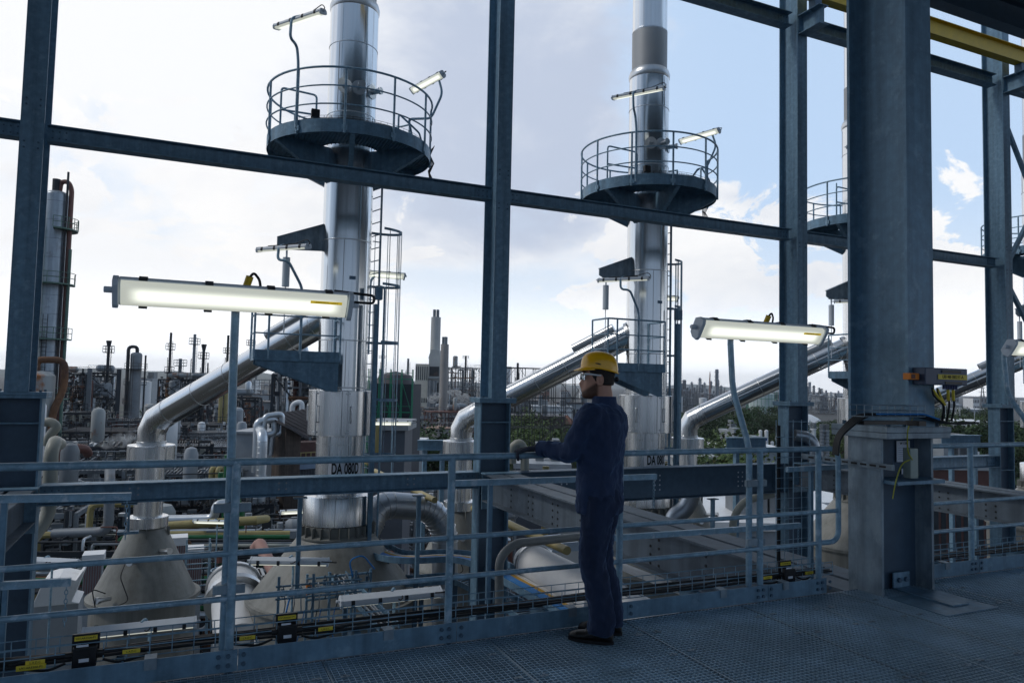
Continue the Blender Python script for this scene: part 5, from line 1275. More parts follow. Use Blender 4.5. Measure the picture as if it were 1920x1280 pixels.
for k in range(9):
    mb = MB(); x = -.4+.14*k; mb.tube(fillet([(x, -.03, 2.35), (x, -.12, 2.42-.1*rg_.random()), (x+.08*rg_.random(), -.13, 2.1), (x+.03, -.04, 1.9)], .05, 4), .009, 6); mb.cyl((x, -.06, 2.2), (x, -.06, 2.32), .03, seg=8); mb.build('valve', [dark, stainm, galv][k % 3], t)
for k in range(5):
    mb = MB(); x = rg_.uniform(-.4, .8); mb.tube(fillet([(x, -.05, 1.95), (x-.1, -.2, 1.6), (x+rg_.uniform(-.3, .3), -.15, 1.0), (x+rg_.uniform(-.3, .3), -.1, .2)], .15, 5), .008, 5); mb.build('signal_cable', rubber if k % 2 else blue, t)

# ------------------------------------------------------------------ the refinery behind
def G(px, d): p = W(px, 725, d); return p.x, p.y
def zy(px, py, d): return W(px, py, d).z
rnd = random.Random(11)
def vent(px, ytop, d, wpx, label, m=unitd, base=None, rings=((.12,), ), funnel=False, lower=None, group='vent stacks of the old units'):
    x, y = G(px, d); zt = zy(px, ytop, d); r = wpx*d/1370/2; Hh = zt-GZ
    t = thing('vent_stack', label, 'vent stack', (x, y, GZ), 0, group)
    mb = MB(); prof = [(r*1.25, 0), (r*1.2, Hh*.6), (r, Hh*.72), (r*.85, Hh*.97 if funnel else Hh)]
    mb.lathe(prof, seg=14, cap=True); mb.build('shaft', m, t)
    if lower: mb = MB(); mb.lathe([(r*1.9, 0), (r*1.9, Hh*lower), (r*1.2, Hh*lower+r*2)], seg=16); mb.build('lower_shaft', rustm, t)
    if funnel: mb = MB(); mb.lathe([(r*.8, Hh*.955), (r*1.7, Hh), (r*1.5, Hh), (r*.7, Hh*.96)], seg=14); mb.build('funnel', m, t)
    for f in rings:
        z = Hh*(1-f[0]); w = r*3.2
        mb = MB(); mb.lathe([(r, z-.12), (w, z-.12), (w, z), (r, z)], seg=14); mb.ring((0, 0, z+1.0), w, .045, seg=16, tseg=4); mb.ring((0, 0, z+.5), w, .035, seg=16, tseg=4)
        for k in range(6): q = PI*k/3; mb.tube([(w*math.cos(q), w*math.sin(q), z), (w*math.cos(q), w*math.sin(q), z+1)], .04, 4)
        mb.build('platform', m, t)
    mb = MB(); xx = r*1.5
    for s_ in (-.2, .2): mb.tube([(xx, s_, Hh*.3), (xx, s_, Hh*.95)], .035, 4)
    mb.tube([(-xx, 0, 0), (-xx, 0, Hh*.85)], r*.25, 6); mb.build('ladder', m, t)
    return t
def tower(px, ytop, d, wpx, label, m=towerm, plats=(.3, .55, .8), ov=None, dome=True, name='distillation_column', cat='distillation column', group=None, platm=unitd):
    x, y = G(px, d); zt = zy(px, ytop, d); r = wpx*d/1370/2; Hh = zt-GZ
    t = thing(name, label, cat, (x, y, GZ), rnd.uniform(0, 6), group)
    mb = MB(); pr = [(r, 0), (r, Hh-r*.5)]
    if dome: pr += [(r*.92, Hh-r*.28), (r*.7, Hh-r*.12), (r*.35, Hh-.02), (.05, Hh)]
    else: pr += [(r, Hh), (.01, Hh)]
    mb.lathe(pr, seg=28)
    mb.build('shell', m, t)
    for f in plats:
        z = Hh*f; a0 = rnd.uniform(0, 6); a1 = a0+rnd.uniform(2.2, 4.5); w = r+1.0; mb = MB()
        n = 14; ins = [(r*math.cos(a0+(a1-a0)*k/n), r*math.sin(a0+(a1-a0)*k/n)) for k in range(n+1)]; out = [(w*math.cos(a0+(a1-a0)*k/n), w*math.sin(a0+(a1-a0)*k/n)) for k in range(n+1)]
        for k in range(n): mb.add([(*ins[k], z), (*out[k], z), (*out[k+1], z), (*ins[k+1], z), (*ins[k], z-.14), (*out[k], z-.14), (*out[k+1], z-.14), (*ins[k+1], z-.14)], [(0, 1, 2, 3), (7, 6, 5, 4), (1, 5, 6, 2)])
        for hh_ in (.55, 1.1): mb.tube([(*p_, z+hh_) for p_ in out], .035, 4)
        for k in range(0, n+1, 2): mb.tube([(*out[k], z), (*out[k], z+1.1)], .035, 4)
        mb.build('platform', platm, t)
    mb = MB()
    for k in range(3):
        a = rnd.uniform(0, 6); rr = r+.3+.2*k; mb.tube([(rr*math.cos(a), rr*math.sin(a), 0), (rr*math.cos(a), rr*math.sin(a), Hh*rnd.uniform(.6, .98))], rnd.uniform(.08, .2), 8)
    a = rnd.uniform(0, 6)
    for s_ in (-.22, .22): mb.tube([((r+.25)*math.cos(a)-s_*math.sin(a), (r+.25)*math.sin(a)+s_*math.cos(a), 0), ((r+.25)*math.cos(a)-s_*math.sin(a), (r+.25)*math.sin(a)+s_*math.cos(a), Hh*.97)], .04, 4)
    mb.build('side_pipes', platm, t)
    return t
def pipe_path(mb, rng, lo, hi, r, n=4):
    p = Vector([rng.uniform(a, b) for a, b in zip(lo, hi)]); pts = [p.copy()]; last = -1
    for _ in range(n):
        ax = rng.choice([a for a in (0, 1, 2) if a != last]); last = ax; q = pts[-1].copy(); q[ax] = rng.uniform(lo[ax], hi[ax]); pts.append(q)
    mb.tube(fillet(pts, r*2.2, 2), r, 6)
def clutter(t, rng, lo, hi, n, mats, win=2.2, boxes=.8, rs=(.025, .06)):
    for m_ in mats:
        mb = MB(); bx = MB()
        for k in range(n):
            c = [rng.uniform(a, b) for a, b in zip(lo, hi)]; l2 = [max(a, q-win*rng.uniform(.3, 1)) for a, q in zip(lo, c)]; h2 = [min(b, q+win*rng.uniform(.3, 1)) for b, q in zip(hi, c)]
            pipe_path(mb, rng, l2, h2, rng.uniform(*rs), rng.randint(1, 3))
            if rng.random() < boxes: mb.box([rng.uniform(a, b) for a, b in zip(l2, h2)], (rng.uniform(.1, .45), rng.uniform(.1, .45), rng.uniform(.1, .5)))
            if rng.random() < .25:
                q = [rng.uniform(a, b) for a, b in zip(l2, h2)]; r_ = rng.uniform(.08, .2); mb.tube([(q[0], q[1], q[2]), (q[0], q[1], q[2]+rng.uniform(.3, 1))], r_, 8)
        mb.build1('small_piping', m_, t)['kind'] = 'stuff'
PIPEM = [unitl, unitd, insul, unitl, unitd, brownp, rustm, unitl, insul, unitd]
def unit(label, px, d, wx, wy, ztop, levels, seed, m=unitd, drums=4, pipes=14, small=60, group='process structures of the refinery', name='process_unit', cat='process unit', bright=None):
    rng = random.Random(seed); x, y = G(px, d); Hh = ztop-GZ; t = thing(name, label, cat, (x, y, GZ), rng.uniform(-.15, .15), group)
    mb = MB(); nx = max(2, int(wx/4)+1); ny = max(2, int(wy/4)+1); xs_ = [-wx/2+wx*i/(nx-1) for i in range(nx)]; ys_ = [-wy/2+wy*i/(ny-1) for i in range(ny)]
    zs = [Hh*(.25+.75*i/(levels-1)) for i in range(levels)]
    for a in xs_:
        for b in ys_: mb.bar((a, b, 0), (a, b, Hh), .22)
    for z in zs:
        for b in ys_: mb.bar((xs_[0], b, z), (xs_[-1], b, z), .16, .22)
        for a in xs_: mb.bar((a, ys_[0], z), (a, ys_[-1], z), .16, .22)
    for k in range(levels-1):
        i = rng.randrange(nx-1); mb.bar((xs_[i], ys_[0], zs[k]), (xs_[i+1], ys_[0], zs[k+1]), .12); mb.bar((xs_[i+1], ys_[0], zs[k]), (xs_[i], ys_[0], zs[k+1]), .12)
    mb.build('frame', m, t, smooth=False)
    for z in zs:
        mb = MB(); f0, f1 = sorted((rng.uniform(-.55, -.1), rng.uniform(.2, .6))); xx = wx*f0
        while xx < wx*f1: mb.b2((xx, -wy/2-.6, z+.12), (xx+.07, wy/2, z+.17)); xx += .22
        for hh_ in (.55, 1.1): mb.tube([(wx*f0, -wy/2-.6, z+.17+hh_), (wx*f1, -wy/2-.6, z+.17+hh_), (wx*f1, wy/2, z+.17+hh_)], .03, 4)
        n = max(2, int(wx*(f1-f0)/1.6))
        for k in range(n+1): xx = wx*(f0+(f1-f0)*k/n); mb.bar((xx, -wy/2-.6, z+.17), (xx, -wy/2-.6, z+1.27), .05)
        mb.build('deck', m, t, smooth=False)
    for k in range(drums):
        mb = MB(); r = rng.uniform(.3, .62)*(1 if d < 90 else 1.4); i = rng.randrange(levels); z = zs[i]; cx_, cy_ = rng.uniform(-wx*.4, wx*.4), rng.uniform(-wy*.5, wy*.3)
        if rng.random() < .6: h = rng.uniform(1.8, 4.5); mb.lathe([(.05, z+.3), (r*.7, z+.4), (r, z+.7), (r, z+h), (r*.7, z+h+.3), (.05, z+h+.4)], (cx_, cy_, 0), 16)
        else: L_ = rng.uniform(2, 4); mb.tube([(cx_-L_/2-.3, cy_, z+r+.3), (cx_-L_/2, cy_, z+r+.3), (cx_+L_/2, cy_, z+r+.3), (cx_+L_/2+.3, cy_, z+r+.3)], [r*.5, r, r, r*.5], 16)
        mb.build('drum', rng.choice(bright or [unitl, insul, pale, unitl, rvess]), t)
    for k in range(pipes):
        mb = MB(); r = rng.uniform(.08, .24); pipe_path(mb, rng, (-wx*.52, -wy*.6, Hh*.1), (wx*.52, wy*.4, Hh*1.02), r, rng.randint(3, 5)); mb.build1('pipe', rng.choice(PIPEM), t)
    clutter(t, rng, (-wx*.55, -wy*.64, 0), (wx*.55, wy*.5, Hh*1.02), small, [unitl, m, rng.choice([insul, white, pale, brownp, cream])], 1.6+wx*.06)
    return t
def rack(label, px0, px1, d, ztop, seed, levels=3, n=7, dz=1.5, slope=0.0, m=unitd, special=()):
    """pipe rack roughly across the view at distance d"""
    rng = random.Random(seed); a = Vector((*G(px0, d), 0)); b = Vector((*G(px1, d*(1+slope)), 0)); L_ = (b-a).length; ang = math.atan2(b.y-a.y, b.x-a.x); Hh = ztop-GZ; wid = 4.5
    t = thing('pipe_rack', label, 'pipe rack', (a.x, a.y, GZ), ang, 'pipe racks of the refinery')
    mb = MB(); k = 0.
    while k <= L_:
        for s_ in (-wid/2, wid/2): mb.bar((k, s_, 0), (k, s_, Hh), .25)
        for l in range(levels): mb.bar((k, -wid/2, Hh-.15-dz*l), (k, wid/2, Hh-.15-dz*l), .2, .25)
        k += 6.
    for l in range(levels):
        for s_ in (-wid/2, wid/2): mb.bar((0, s_, Hh-.15-dz*l), (L_, s_, Hh-.15-dz*l), .14, .24)
    mb.build('frame', m, t, smooth=False)
    for l in range(levels):
        for j in range(n):
            r = rng.choice((.035, .05, .06, .08, .11, .15)); z = Hh-dz*l+r; yy = -wid/2+.35+(wid-.7)*j/(n-1)
            x0 = rng.uniform(0, L_*.35) if rng.random() < .4 else 0; x1 = rng.uniform(L_*.6, L_) if rng.random() < .4 else L_
            pts = [(x0, yy, z), (x1, yy, z)]
            if rng.random() < .35: pts = [(x0, yy, z-rng.uniform(2, 6)), (x0, yy, z), (x1, yy, z)]
            if rng.random() < .35: xm = rng.uniform(x0+2, x1-4); up = rng.uniform(.8, 1.8); pts = pts[:-1]+[(xm, yy, z), (xm, yy, z+up), (xm+2.2, yy, z+up), (xm+2.2, yy, z), pts[-1]]
            mb = MB(); mb.tube(fillet(pts, r*2.5, 3), r, 8); mb.build1('pipe', special[(l*n+j) % len(special)] if special and rng.random() < .5 else rng.choice(PIPEM), t)
    clutter(t, rng, (0, -wid*.75, Hh*.15), (L_, wid*.6, Hh+1.0), int(L_*3), [unitl, unitd, rng.choice([white, insul]), rng.choice([brownp, greenp, cream])], 1.8)
    mb = MB()
    for hh_ in (.6, 1.15): mb.tube([(0, -wid/2-.5, Hh-dz+hh_), (L_, -wid/2-.5, Hh-dz+hh_)], .028, 4)
    for k in range(int(L_/1.7)): mb.bar((1.7*k, -wid/2-.5, Hh-dz), (1.7*k, -wid/2-.5, Hh-dz+1.15), .05)
    mb.b2((0, -wid/2-.7, Hh-dz-.05), (L_, -wid/2-.2, Hh-dz)); mb.build('walkway', unitd, t, smooth=False)
    return t
def tank(px, ytop, d, wpx, label, m=white, roof=None, ybot=None, group='storage tanks', scaff=False, dome=0.):
    x, y = G(px, d); zt = zy(px, ytop, d); r = wpx*d/1370/2; Hh = zt-GZ; t = thing('storage_tank', label, 'storage tank', (x, y, GZ), rnd.uniform(0, 6), group)
    mb = MB(); mb.lathe([(r, 0), (r, Hh)], seg=40); mb.build('shell', m, t)
    mb = MB(); mb.lathe([(r+.12, Hh-.15), (r+.12, Hh), (r*.5, Hh+r*(.10+dome)), (.01, Hh+r*(.14+dome*1.4))], seg=40); mb.build('roof', roof or m, t)
    mb = MB(); mb.ring((0, 0, Hh+1.0), r, .05, seg=36, tseg=4)
    for k in range(24): q = 2*PI*k/24; mb.tube([(r*math.cos(q), r*math.sin(q), Hh), (r*math.cos(q), r*math.sin(q), Hh+1.0)], .04, 4)
    for k in range(26): q = 2.2*k/26; mb.box(((r+.4)*math.cos(q), (r+.4)*math.sin(q), Hh*k/26+.2), (.9, .9, .12), q)
    mb.build('railing', unitl, t)
    if scaff:
        mb = MB()
        for k in range(26):
            q = 2*PI*k/26; c, s_ = (r+1)*math.cos(q), (r+1)*math.sin(q); mb.bar((c, s_, 0), (c, s_, Hh+1), .12)
        for z in [Hh*f for f in (.18, .36, .54, .72, .9)]: mb.ring((0, 0, z), r+1, .09, seg=36, tseg=4)
        mb.build('scaffold', greens, t)
    return t
def block(label, px0, px1, ytop, d, dep, m, name='industrial_building', cat='building', rm=None, win=(0, 0), zb=GZ, roofh=.5, group=None, wm=glassd, extra=True, ang=0.):
    a, b = Vector((*G(px0, d), 0)), Vector((*G(px1, d), 0)); L_ = (b-a).length; Hh = zy((px0+px1)/2, ytop, d)-zb; t = thing(name, label, cat, (a.x, a.y, zb), math.atan2(b.y-a.y, b.x-a.x)+ang, group)
    mb = MB(); mb.b2((0, 0, 0), (L_, dep, Hh)); mb.build('wall', m, t, smooth=False)
    mb = MB(); mb.b2((-.2, -.2, Hh+.003), (L_+.2, dep+.2, Hh+roofh)); mb.build('roof', rm or m, t, smooth=False)
    nx, nz = win
    if nx and nz:
        for j in range(nz):
            mb = MB()
            for i in range(nx):
                w = L_/nx; h = Hh/nz; mb.b2((w*(i+.18), -.06, h*(j+.28)), (w*(i+.82), -.003, h*(j+.78)))
            mb.build('window_row', wm, t, smooth=False)
    if extra:
        for k in range(3): mb = MB(); w = rnd.uniform(.06, .18)*L_; x0 = rnd.uniform(.05, .75)*L_; h = rnd.uniform(.06, .18)*Hh+.5; mb.b2((x0, dep*.3, Hh+roofh), (x0+w, dep*.6, Hh+roofh+h)); mb.build('roof_box', unitl, t, smooth=False)
    return t

# left part of the skyline
t = tower(86, 352, 75, 40, 'tall grey distillation column with a brown side pipe at the far left', towerm, (.30, .47, .62, .76, .90), platm=mat('green_grey_platform', (.10, .17, .14), .6, .2, .2, 1), group='tall columns on the left')
t.rotation_euler = (0, 0, 0); Hh = zy(86, 352, 75)-GZ
mb = MB(); mb.tube(fillet([(1.36, -.5, 4), (1.36, -.5, Hh+.2), (1.0, -.4, Hh+1.0), (.3, 0, Hh+1.0), (.2, 0, Hh-.2)], .7, 4), .24, 10); mb.build('brown_pipe', brownp, t)
mb = MB(); mb.tube([(1.02, -.85, 2), (1.02, -.85, Hh+1.9)], .11, 8); mb.tube([(-.1, 0, Hh-.5), (-.1, 0, Hh+1.2)], .38, 10); mb.build('vent_pipe', unitd, t)
mb = MB()
for k in range(16): z = Hh*(.25+.72*k/15); mb.lathe([(1.085, z-.03), (1.11, z), (1.085, z+.03)], seg=28)
mb.build('insulation_band', unitl, t)
for (ax, ay, z0_, z1_) in ((-1.15, -.75, .28, .5), (-.2, -1.35, .45, .68), (-1.15, -.75, .62, .92)):
    mb = MB()
    for s_ in (-.2, .2): mb.tube([(ax+s_, ay, Hh*z0_), (ax+s_, ay, Hh*z1_)], .035, 4)
    for k in range(int(Hh*(z1_-z0_)/.4)): z = Hh*z0_+.4*k; mb.tube([(ax-.2, ay, z), (ax+.2, ay, z)], .022, 4)
    for k in range(int(Hh*(z1_-z0_)/1.0)): z = Hh*z0_+1.0*k; mb.tube([(ax+.34*math.cos(q), ay-.34-.34*math.sin(q), z) for q in [PI*j/6-PI*.5+PI*.5 for j in range(13)]], .02, 4)
    mb.build('ladder', greens if ax < -1 else unitd, t, smooth=False)
mb = MB(); mb.tube([(-.95, -.9, 2), (-.95, -.9, Hh*.95)], .06, 6); mb.tube([(-.9, -1.1, 2), (-.9, -1.1, Hh*.9)], .05, 6); mb.build('green_pipe', greens, t)
x, y = G(76, 58); t = thing('rusty_vessel', 'rust streaked vessel under a brown goose-neck pipe at the far left', 'vessel', (x, y, GZ)); Hh = zy(76, 697, 58)-GZ
mb = MB(); mb.lathe([(1.0, 0), (1.0, Hh-.3), (.6, Hh), (.05, Hh+.1)], seg=28); mb.build('shell', rvess, t)
mb = MB(); mb.tube(fillet([(-.35, 0, Hh), (-.35, -.1, Hh+.95), (1.6, -.2, Hh+1.0), (1.65, -.2, Hh-1.2), (1.0, -.7, Hh-3.2), (1.0, -.7, 1)], .75, 6), .27, 12); mb.build('goose_neck', rustm, t)
unit('sooty process frame with silver pipes on top, left of the funnel-topped vent stack', 144, 120, 4.2, 5, zy(144, 702, 120), 5, 3, drums=7, pipes=26, small=150)
unit('sooty process frame under the funnel-topped vent stack', 192, 121, 4.4, 5, zy(192, 700, 121), 5, 5, drums=7, pipes=26, small=150)
vent(200, 638, 120, 6, 'dark vent stack with a funnel top standing in the left process frame', unitd, rings=((.07,),), funnel=True)
mb = MB(); x, y = G(222, 100); mb.bar((x, y, GZ), (x, y, zy(222, 692, 100)), .55); one('lattice_post', 'single dark post between the left process frames and the hooked-pipe tower', 'post', unitd, mb, loc=(x, y, GZ), smooth=False)
mb = MB(); x, y = G(167, 100); mb.bar((x, y, GZ), (x, y, zy(167, 690, 100)), .55); one('lattice_post', 'single grey post between the two left process frames', 'post', unitl, mb, loc=(x, y, GZ), smooth=False)
t = tower(253, 660, 150, 20, 'grey tower with a big hooked overhead pipe', unitl, (.35, .6, .75, .87), group='tall columns on the left'); t.rotation_euler = (0, 0, 0); Hh = zy(253, 660, 150)-GZ
mb = MB(); mb.tube(fillet([(-1.5, -.3, 2), (-1.5, -.3, Hh+1.1), (.1, 0, Hh+1.1), (.1, 0, Hh-.3)], .9, 5), .34, 12); mb.build('hooked_pipe', unitd, t)
unit('large sooty process frame with many vents left of the inclined duct', 350, 130, 8.4, 7, zy(350, 712, 130), 6, 8, drums=14, pipes=40, small=260)
vent(316, 623, 128, 5, 'slender dark vent stack with a rusty lower half', unitd, rings=((.10,), (.24,)), lower=.72)
vent(361, 626, 130, 6, 'slender pale vent stack with two platforms', unitl, rings=((.06,), (.30,)))
vent(379, 645, 128, 6, 'dark vent stack with a funnel top right of the pale vent stack', unitd, rings=((.09,),), funnel=True)
vent(336, 672, 131, 7, 'short blue-grey vent with a bulb top in the large process frame', unitl, rings=((.05,),))
vent(424, 628, 150, 5, 'thin dark vent stack just left of the nearest lamp pole', unitd, rings=((.12,),))
vent(467, 630, 150, 5, 'thin vent stack with a small cross platform rising behind the inclined duct', brownp, rings=((.06,),), lower=.6)
vent(388, 680, 160, 3, 'tiny thin vent pipe right of the large process frame', unitd, rings=((.2,),))
unit('process frame with yellow pipes under the inclined duct', 440, 120, 8, 6, zy(440, 745, 120), 4, 12, drums=8, pipes=30, small=140, bright=[yelp, insul, pale])
t = thing('yellow_pipes', 'pair of tall yellow pipes under the inclined duct', 'pipes', (*G(420, 105), GZ))
for k in (-.35, .35): mb = MB(); mb.tube(fillet([(k, 0, 0), (k, 0, zy(420, 735, 105)-GZ), (k+.2, 3, zy(420, 735, 105)-GZ)], .6, 4), .28, 10); mb.build1('pipe', yelp, t)
tank(272, 715, 330, 22, 'white storage tank right of the hooked-pipe tower', white); 
block('pale grey block above the white tank left of the large process frame', 262, 285, 711, 420, 14, pale, win=(3, 2))
unit('hazy far-off plant block with a square tower between the inclined duct and the nearest stack', 505, 620, 32, 14, zy(505, 712, 620), 4, 21, m=unitl, drums=6, pipes=14, small=40)
block('grey far-off warehouse under the hazy plant block', 470, 545, 741, 420, 20, pale, win=(12, 1), rm=roofg)
block('long low pale warehouse in the haze left of the nearest stack', 455, 540, 755, 300, 18, unitl, win=(10, 1), rm=roofg)
unit('dark process frame with white exhaust elbows left of the nearest stack', 566, 62, 4.6, 4, zy(566, 704, 62), 4, 31, drums=7, pipes=20, small=110, bright=[white, insul])
vent(555, 680, 62, 12, 'thick dark exhaust stack left of the nearest stack', brownp, rings=((.06,),)); vent(571, 690, 62, 14, 'thick pale exhaust stack beside the nearest stack', unitl, rings=((.07,),))
mb = MB(); q = [W(548, 800, 55), W(548, 757, 55), W(566, 752, 55), W(566, 790, 55)]; pts = fillet(q, .5, 5); mb.tube(pts, .2, 12); one('white_exhaust_pipe', 'white hooked exhaust pipe above the brown shed roof', 'pipe', white, mb, loc=pts[0])
# brown shed with its corrugated front
a, b = Vector((*G(540, 44), 0)), Vector((*G(650, 47), 0)); L_ = (b-a).length; z0, z1 = zy(540, 785, 44)-GZ, zy(600, 745, 47)-GZ
t = thing('workshop_shed', 'brown brick shed with a sloping grey roof left of the nearest stack', 'shed', (a.x, a.y, GZ), math.atan2(b.y-a.y, b.x-a.x)); hh_ = z0-1.2
solid([(0, 0), (0, z0-.3), (1.0, z0-.95), (1.0, 0)], 0, 1.6).build('side_wall', brick, t, smooth=False)
mb = MB(); mb.b2((1.003, .3, 0), (L_, 1.6, hh_-1.6)); mb.build('front_wall', corrug, t, smooth=False)
mb = MB()
for k in range(34): mb.b2((1.05+.11*k, .24, 0), (1.10+.11*k, .296, hh_-1.9))
mb.build('corrugation', corrug, t, smooth=False)
mb = MB(); mb.b2((1.003, .35, hh_-1.597), (L_, 1.5, hh_-.3)); mb.build('upper_wall', mat('red_brown_boards', (.11, .06, .055), .8, 0, .2, 3), t, smooth=False)
mb = MB(); mb.add([(-.4, -.5, z0-.25), (1.1, -.5, z0-1.05), (L_, -.3, z0+.25), (L_, 1.8, z0+.75), (-.4, 1.8, z0+.15), (-.4, -.5, z0-.40), (1.1, -.5, z0-1.2), (L_, -.3, z0+.1), (L_, 1.8, z0+.6), (-.4, 1.8, z0+.0)], [(0, 1, 4), (1, 2, 3, 4), (5, 9, 6), (6, 9, 8, 7), (0, 5, 6, 1), (1, 6, 7, 2), (2, 7, 8, 3), (4, 3, 8, 9), (0, 4, 9, 5)]); rf_ = mb.build('roof', roofg, t, smooth=False)
mb = MB()
for k in range(14): f = k/13; mb.bar(Vector((1.1, -.5, z0-1.03)).lerp(Vector((L_, -.3, z0+.27)), f), Vector((-.4, 1.8, z0+.17)).lerp(Vector((L_, 1.8, z0+.77)), f), .05, .05)
mb.build('roof_ribs', roofg, rf_, smooth=False)
mb = MB(); mb.b2((1.0, .1, hh_-1.9), (L_, .2, hh_-1.55)); mb.build('lintel', mat('blue_steel_lintel', (.15, .22, .32), .5), t, smooth=False)
mb = MB()
for k in range(9): mb.bar((1.15+.35*k, .2, hh_-1.5), (1.15+.35*k, .2, hh_-.9), .05)
mb.bar((1.05, .2, hh_-.9), (4.3, .2, hh_-.9), .06); mb.build('yellow_railing', yelp, t, smooth=False)
# silver goose-neck ducts and the white panel wall beside the shed
p = W(490, 880, 42); t = thing('insulated_duct', 'thick silver insulated duct rising in front of the white panel wall', 'duct', (p.x, p.y, GZ)); zt = zy(490, 815, 42)-GZ
mb = MB(); mb.tube(fillet([(0, 0, 0), (0, 0, zt), (0, 3, zt+.3)], .6, 5), .30, 18); mb.build('duct', insul, t)
mb = MB()
for k in range(22): mb.lathe([(.298, zt-.4-.32*k), (.31, zt-.38-.32*k), (.298, zt-.36-.32*k)], seg=18)
mb.build('seam', insul, t)
t = thing('goose_neck_ducts', 'pair of silver hooked ducts above the white panel wall', 'ducts', (*G(500, 44), GZ)); zt = zy(500, 790, 44)-GZ
for k, (dx_, r_, up) in enumerate(((-.45, .22, 0), (-.05, .17, .32))): mb = MB(); mb.tube(fillet([(dx_, 0, zt-3), (dx_, 0, zt+up), (dx_+1.05, .2, zt+up+.15), (dx_+1.05, .2, zt-.75), (dx_+.5, .2, zt-.8), (dx_+.45, .2, zt-2)], .3, 5), r_, 14); mb.build1('duct', insul, t)
block('white panel wall with a door behind the silver duct', 446, 518, 812, 46, 3, pale, 'panel_wall', 'wall', win=(0, 0), extra=False, roofh=.12)
mb = MB(); q = [W(478, 1030, 21), W(487, 1018, 21), W(500, 1045, 20.4), W(520, 1085, 19.6)]; mb.tube(fillet(q, .2, 4), .17, 14); one('faded_red_pipe', 'thick faded red pipe beside the right cone', 'pipe', pinkp, mb, loc=q[0])
t = thing('green_pipes', 'pair of bright green upright pipes behind the nearest lamp pole', 'pipes', (*G(454, 36), GZ)); zt = zy(455, 852, 36)-GZ
for k, (a_, b_) in enumerate(((-.25, 0), (.22, .02), (-.52, .6))): mb = MB(); mb.tube(fillet([(a_, b_, 0), (a_, b_, zt-2.8), (a_-.25, b_+.1, zt-2.2), (a_-.25, b_+.1, zt-(.9 if k else 0))], .3, 4), .17 if k < 2 else .12, 12); mb.build1('pipe', greenp, t)
for k, (xx, yt, lbl) in enumerate(((399, 876, 'left one of two yellow upturned pipe bends left of the nearest lamp pole'), (411, 876, 'right one of two yellow upturned pipe bends left of the nearest lamp pole'))):
    mb = MB(); q = [W(xx-3, 925, 40), W(xx-3, yt+3, 40), W(xx+4, yt, 40.5), W(xx+5, 925, 41)]; pts = fillet(q, .3, 5); mb.tube(pts, .13, 12); one('yellow_bend', lbl, 'pipe', yelp, mb, loc=pts[0], group='yellow pipe bends')
mb = MB(); q = [W(312, 985, 31), W(480, 975, 31.5), W(500, 972, 33)]; mb.tube(q, .17, 14); one('yellow_pipe', 'long yellow pipe running right from the neck of the leftmost cone', 'pipe', yelp, mb, loc=q[0])
mb = MB(); q = fillet([W(310, 974, 32.2), W(402, 972, 32.3), W(405, 945, 32.3), W(440, 942, 33)], .3, 4); mb.tube(q, .20, 14); one('silver_pipe', 'silver insulated pipe with a bend above the long yellow pipe', 'pipe', insul, mb, loc=q[0])
mb = MB(); q = fillet([W(100, 1000, 33), W(203, 996, 33), W(206, 905, 33), W(206, 880, 34)], .5, 5); mb.tube(q, .22, 14); one('grey_pipe', 'grey pipe turning upwards left of the leftmost cone', 'pipe', unitl, mb, loc=q[0])
mb = MB(); q = fillet([W(112, 862, 40), W(113, 842, 40), W(160, 840, 41), W(165, 850, 42)], .5, 5); mb.tube(q, .25, 14); one('brown_pipe', 'brown horizontal pipe bend under the left process frames', 'pipe', brownp, mb, loc=q[0])
p = W(152, 905, 44); t = thing('drum_vessel', 'dark round drum behind the lower girder at the left', 'vessel', (p.x, p.y, GZ)); zt = p.z-GZ
mb = MB(); mb.lathe([(1.0, 0), (1.0, zt-.7), (.8, zt-.35), (.4, zt-.1), (.02, zt)], seg=28); mb.build('shell', unitl, t)
# racks and units that fill the yard between the stacks and the skyline
rk = [('pipe rack with grey and white pipes right behind the leftmost cone', 60, 640, 33, -5.8, 41, 3, 8), ('pipe rack with brown and grey pipes in the second row behind the cones', 40, 660, 43, -7.0, 42, 3, 8), ('pipe rack with silver pipes in the third row behind the cones', 30, 470, 55, -8.0, 43, 3, 8),
      ('sooty pipe rack in the fourth row, below the left process frames', 30, 520, 72, -9.0, 44, 3, 8), ('pale pipe rack below the large process frame', 60, 560, 92, -9.5, 45, 3, 8), ('long pipe rack with cream pipes at the foot of the skyline', 90, 640, 115, -9.0, 46, 2, 7), ('pipe rack right of the nearest stack, behind the sheet metal duct', 690, 900, 40, -9.0, 47, 3, 7), ('far pipe rack with a pale walkway at the foot of the hooked-pipe tower', 100, 640, 150, -10, 48, 2, 7)]
for i, (l, a_, b_, d_, z_, sd_, lv, n_) in enumerate(rk): rack(l, a_, b_, d_, z_, sd_, lv, n_, slope=rnd.uniform(-.05, .08), m=unitd if i % 2 == 0 else unitl, special=(cream, insul, white, greenp, yelp) if i in (0, 1, 5) else ())
un = [(120, 48, 7, 5, -5.2, 4), (230, 50, 9, 6, -4.8, 4), (330, 52, 9, 6, -5.0, 4), (415, 60, 8, 6, -6.2, 4), (130, 64, 8, 6, -4.6, 4), (290, 66, 10, 6, -4.6, 4), (385, 78, 10, 7, -5.6, 4), (190, 84, 12, 7, -4.8, 4), (480, 84, 10, 7, -6.5, 3), (250, 105, 14, 8, -6.0, 3), (340, 100, 12, 8, -5.0, 4), (560, 40, 5, 5, -7.5, 3), (90, 36, 4, 4, -5.0, 4), (390, 36, 5, 4, -7.2, 3), (730, 52, 6, 5, -8.0, 3), (870, 60, 7, 6, -9.5, 3)]
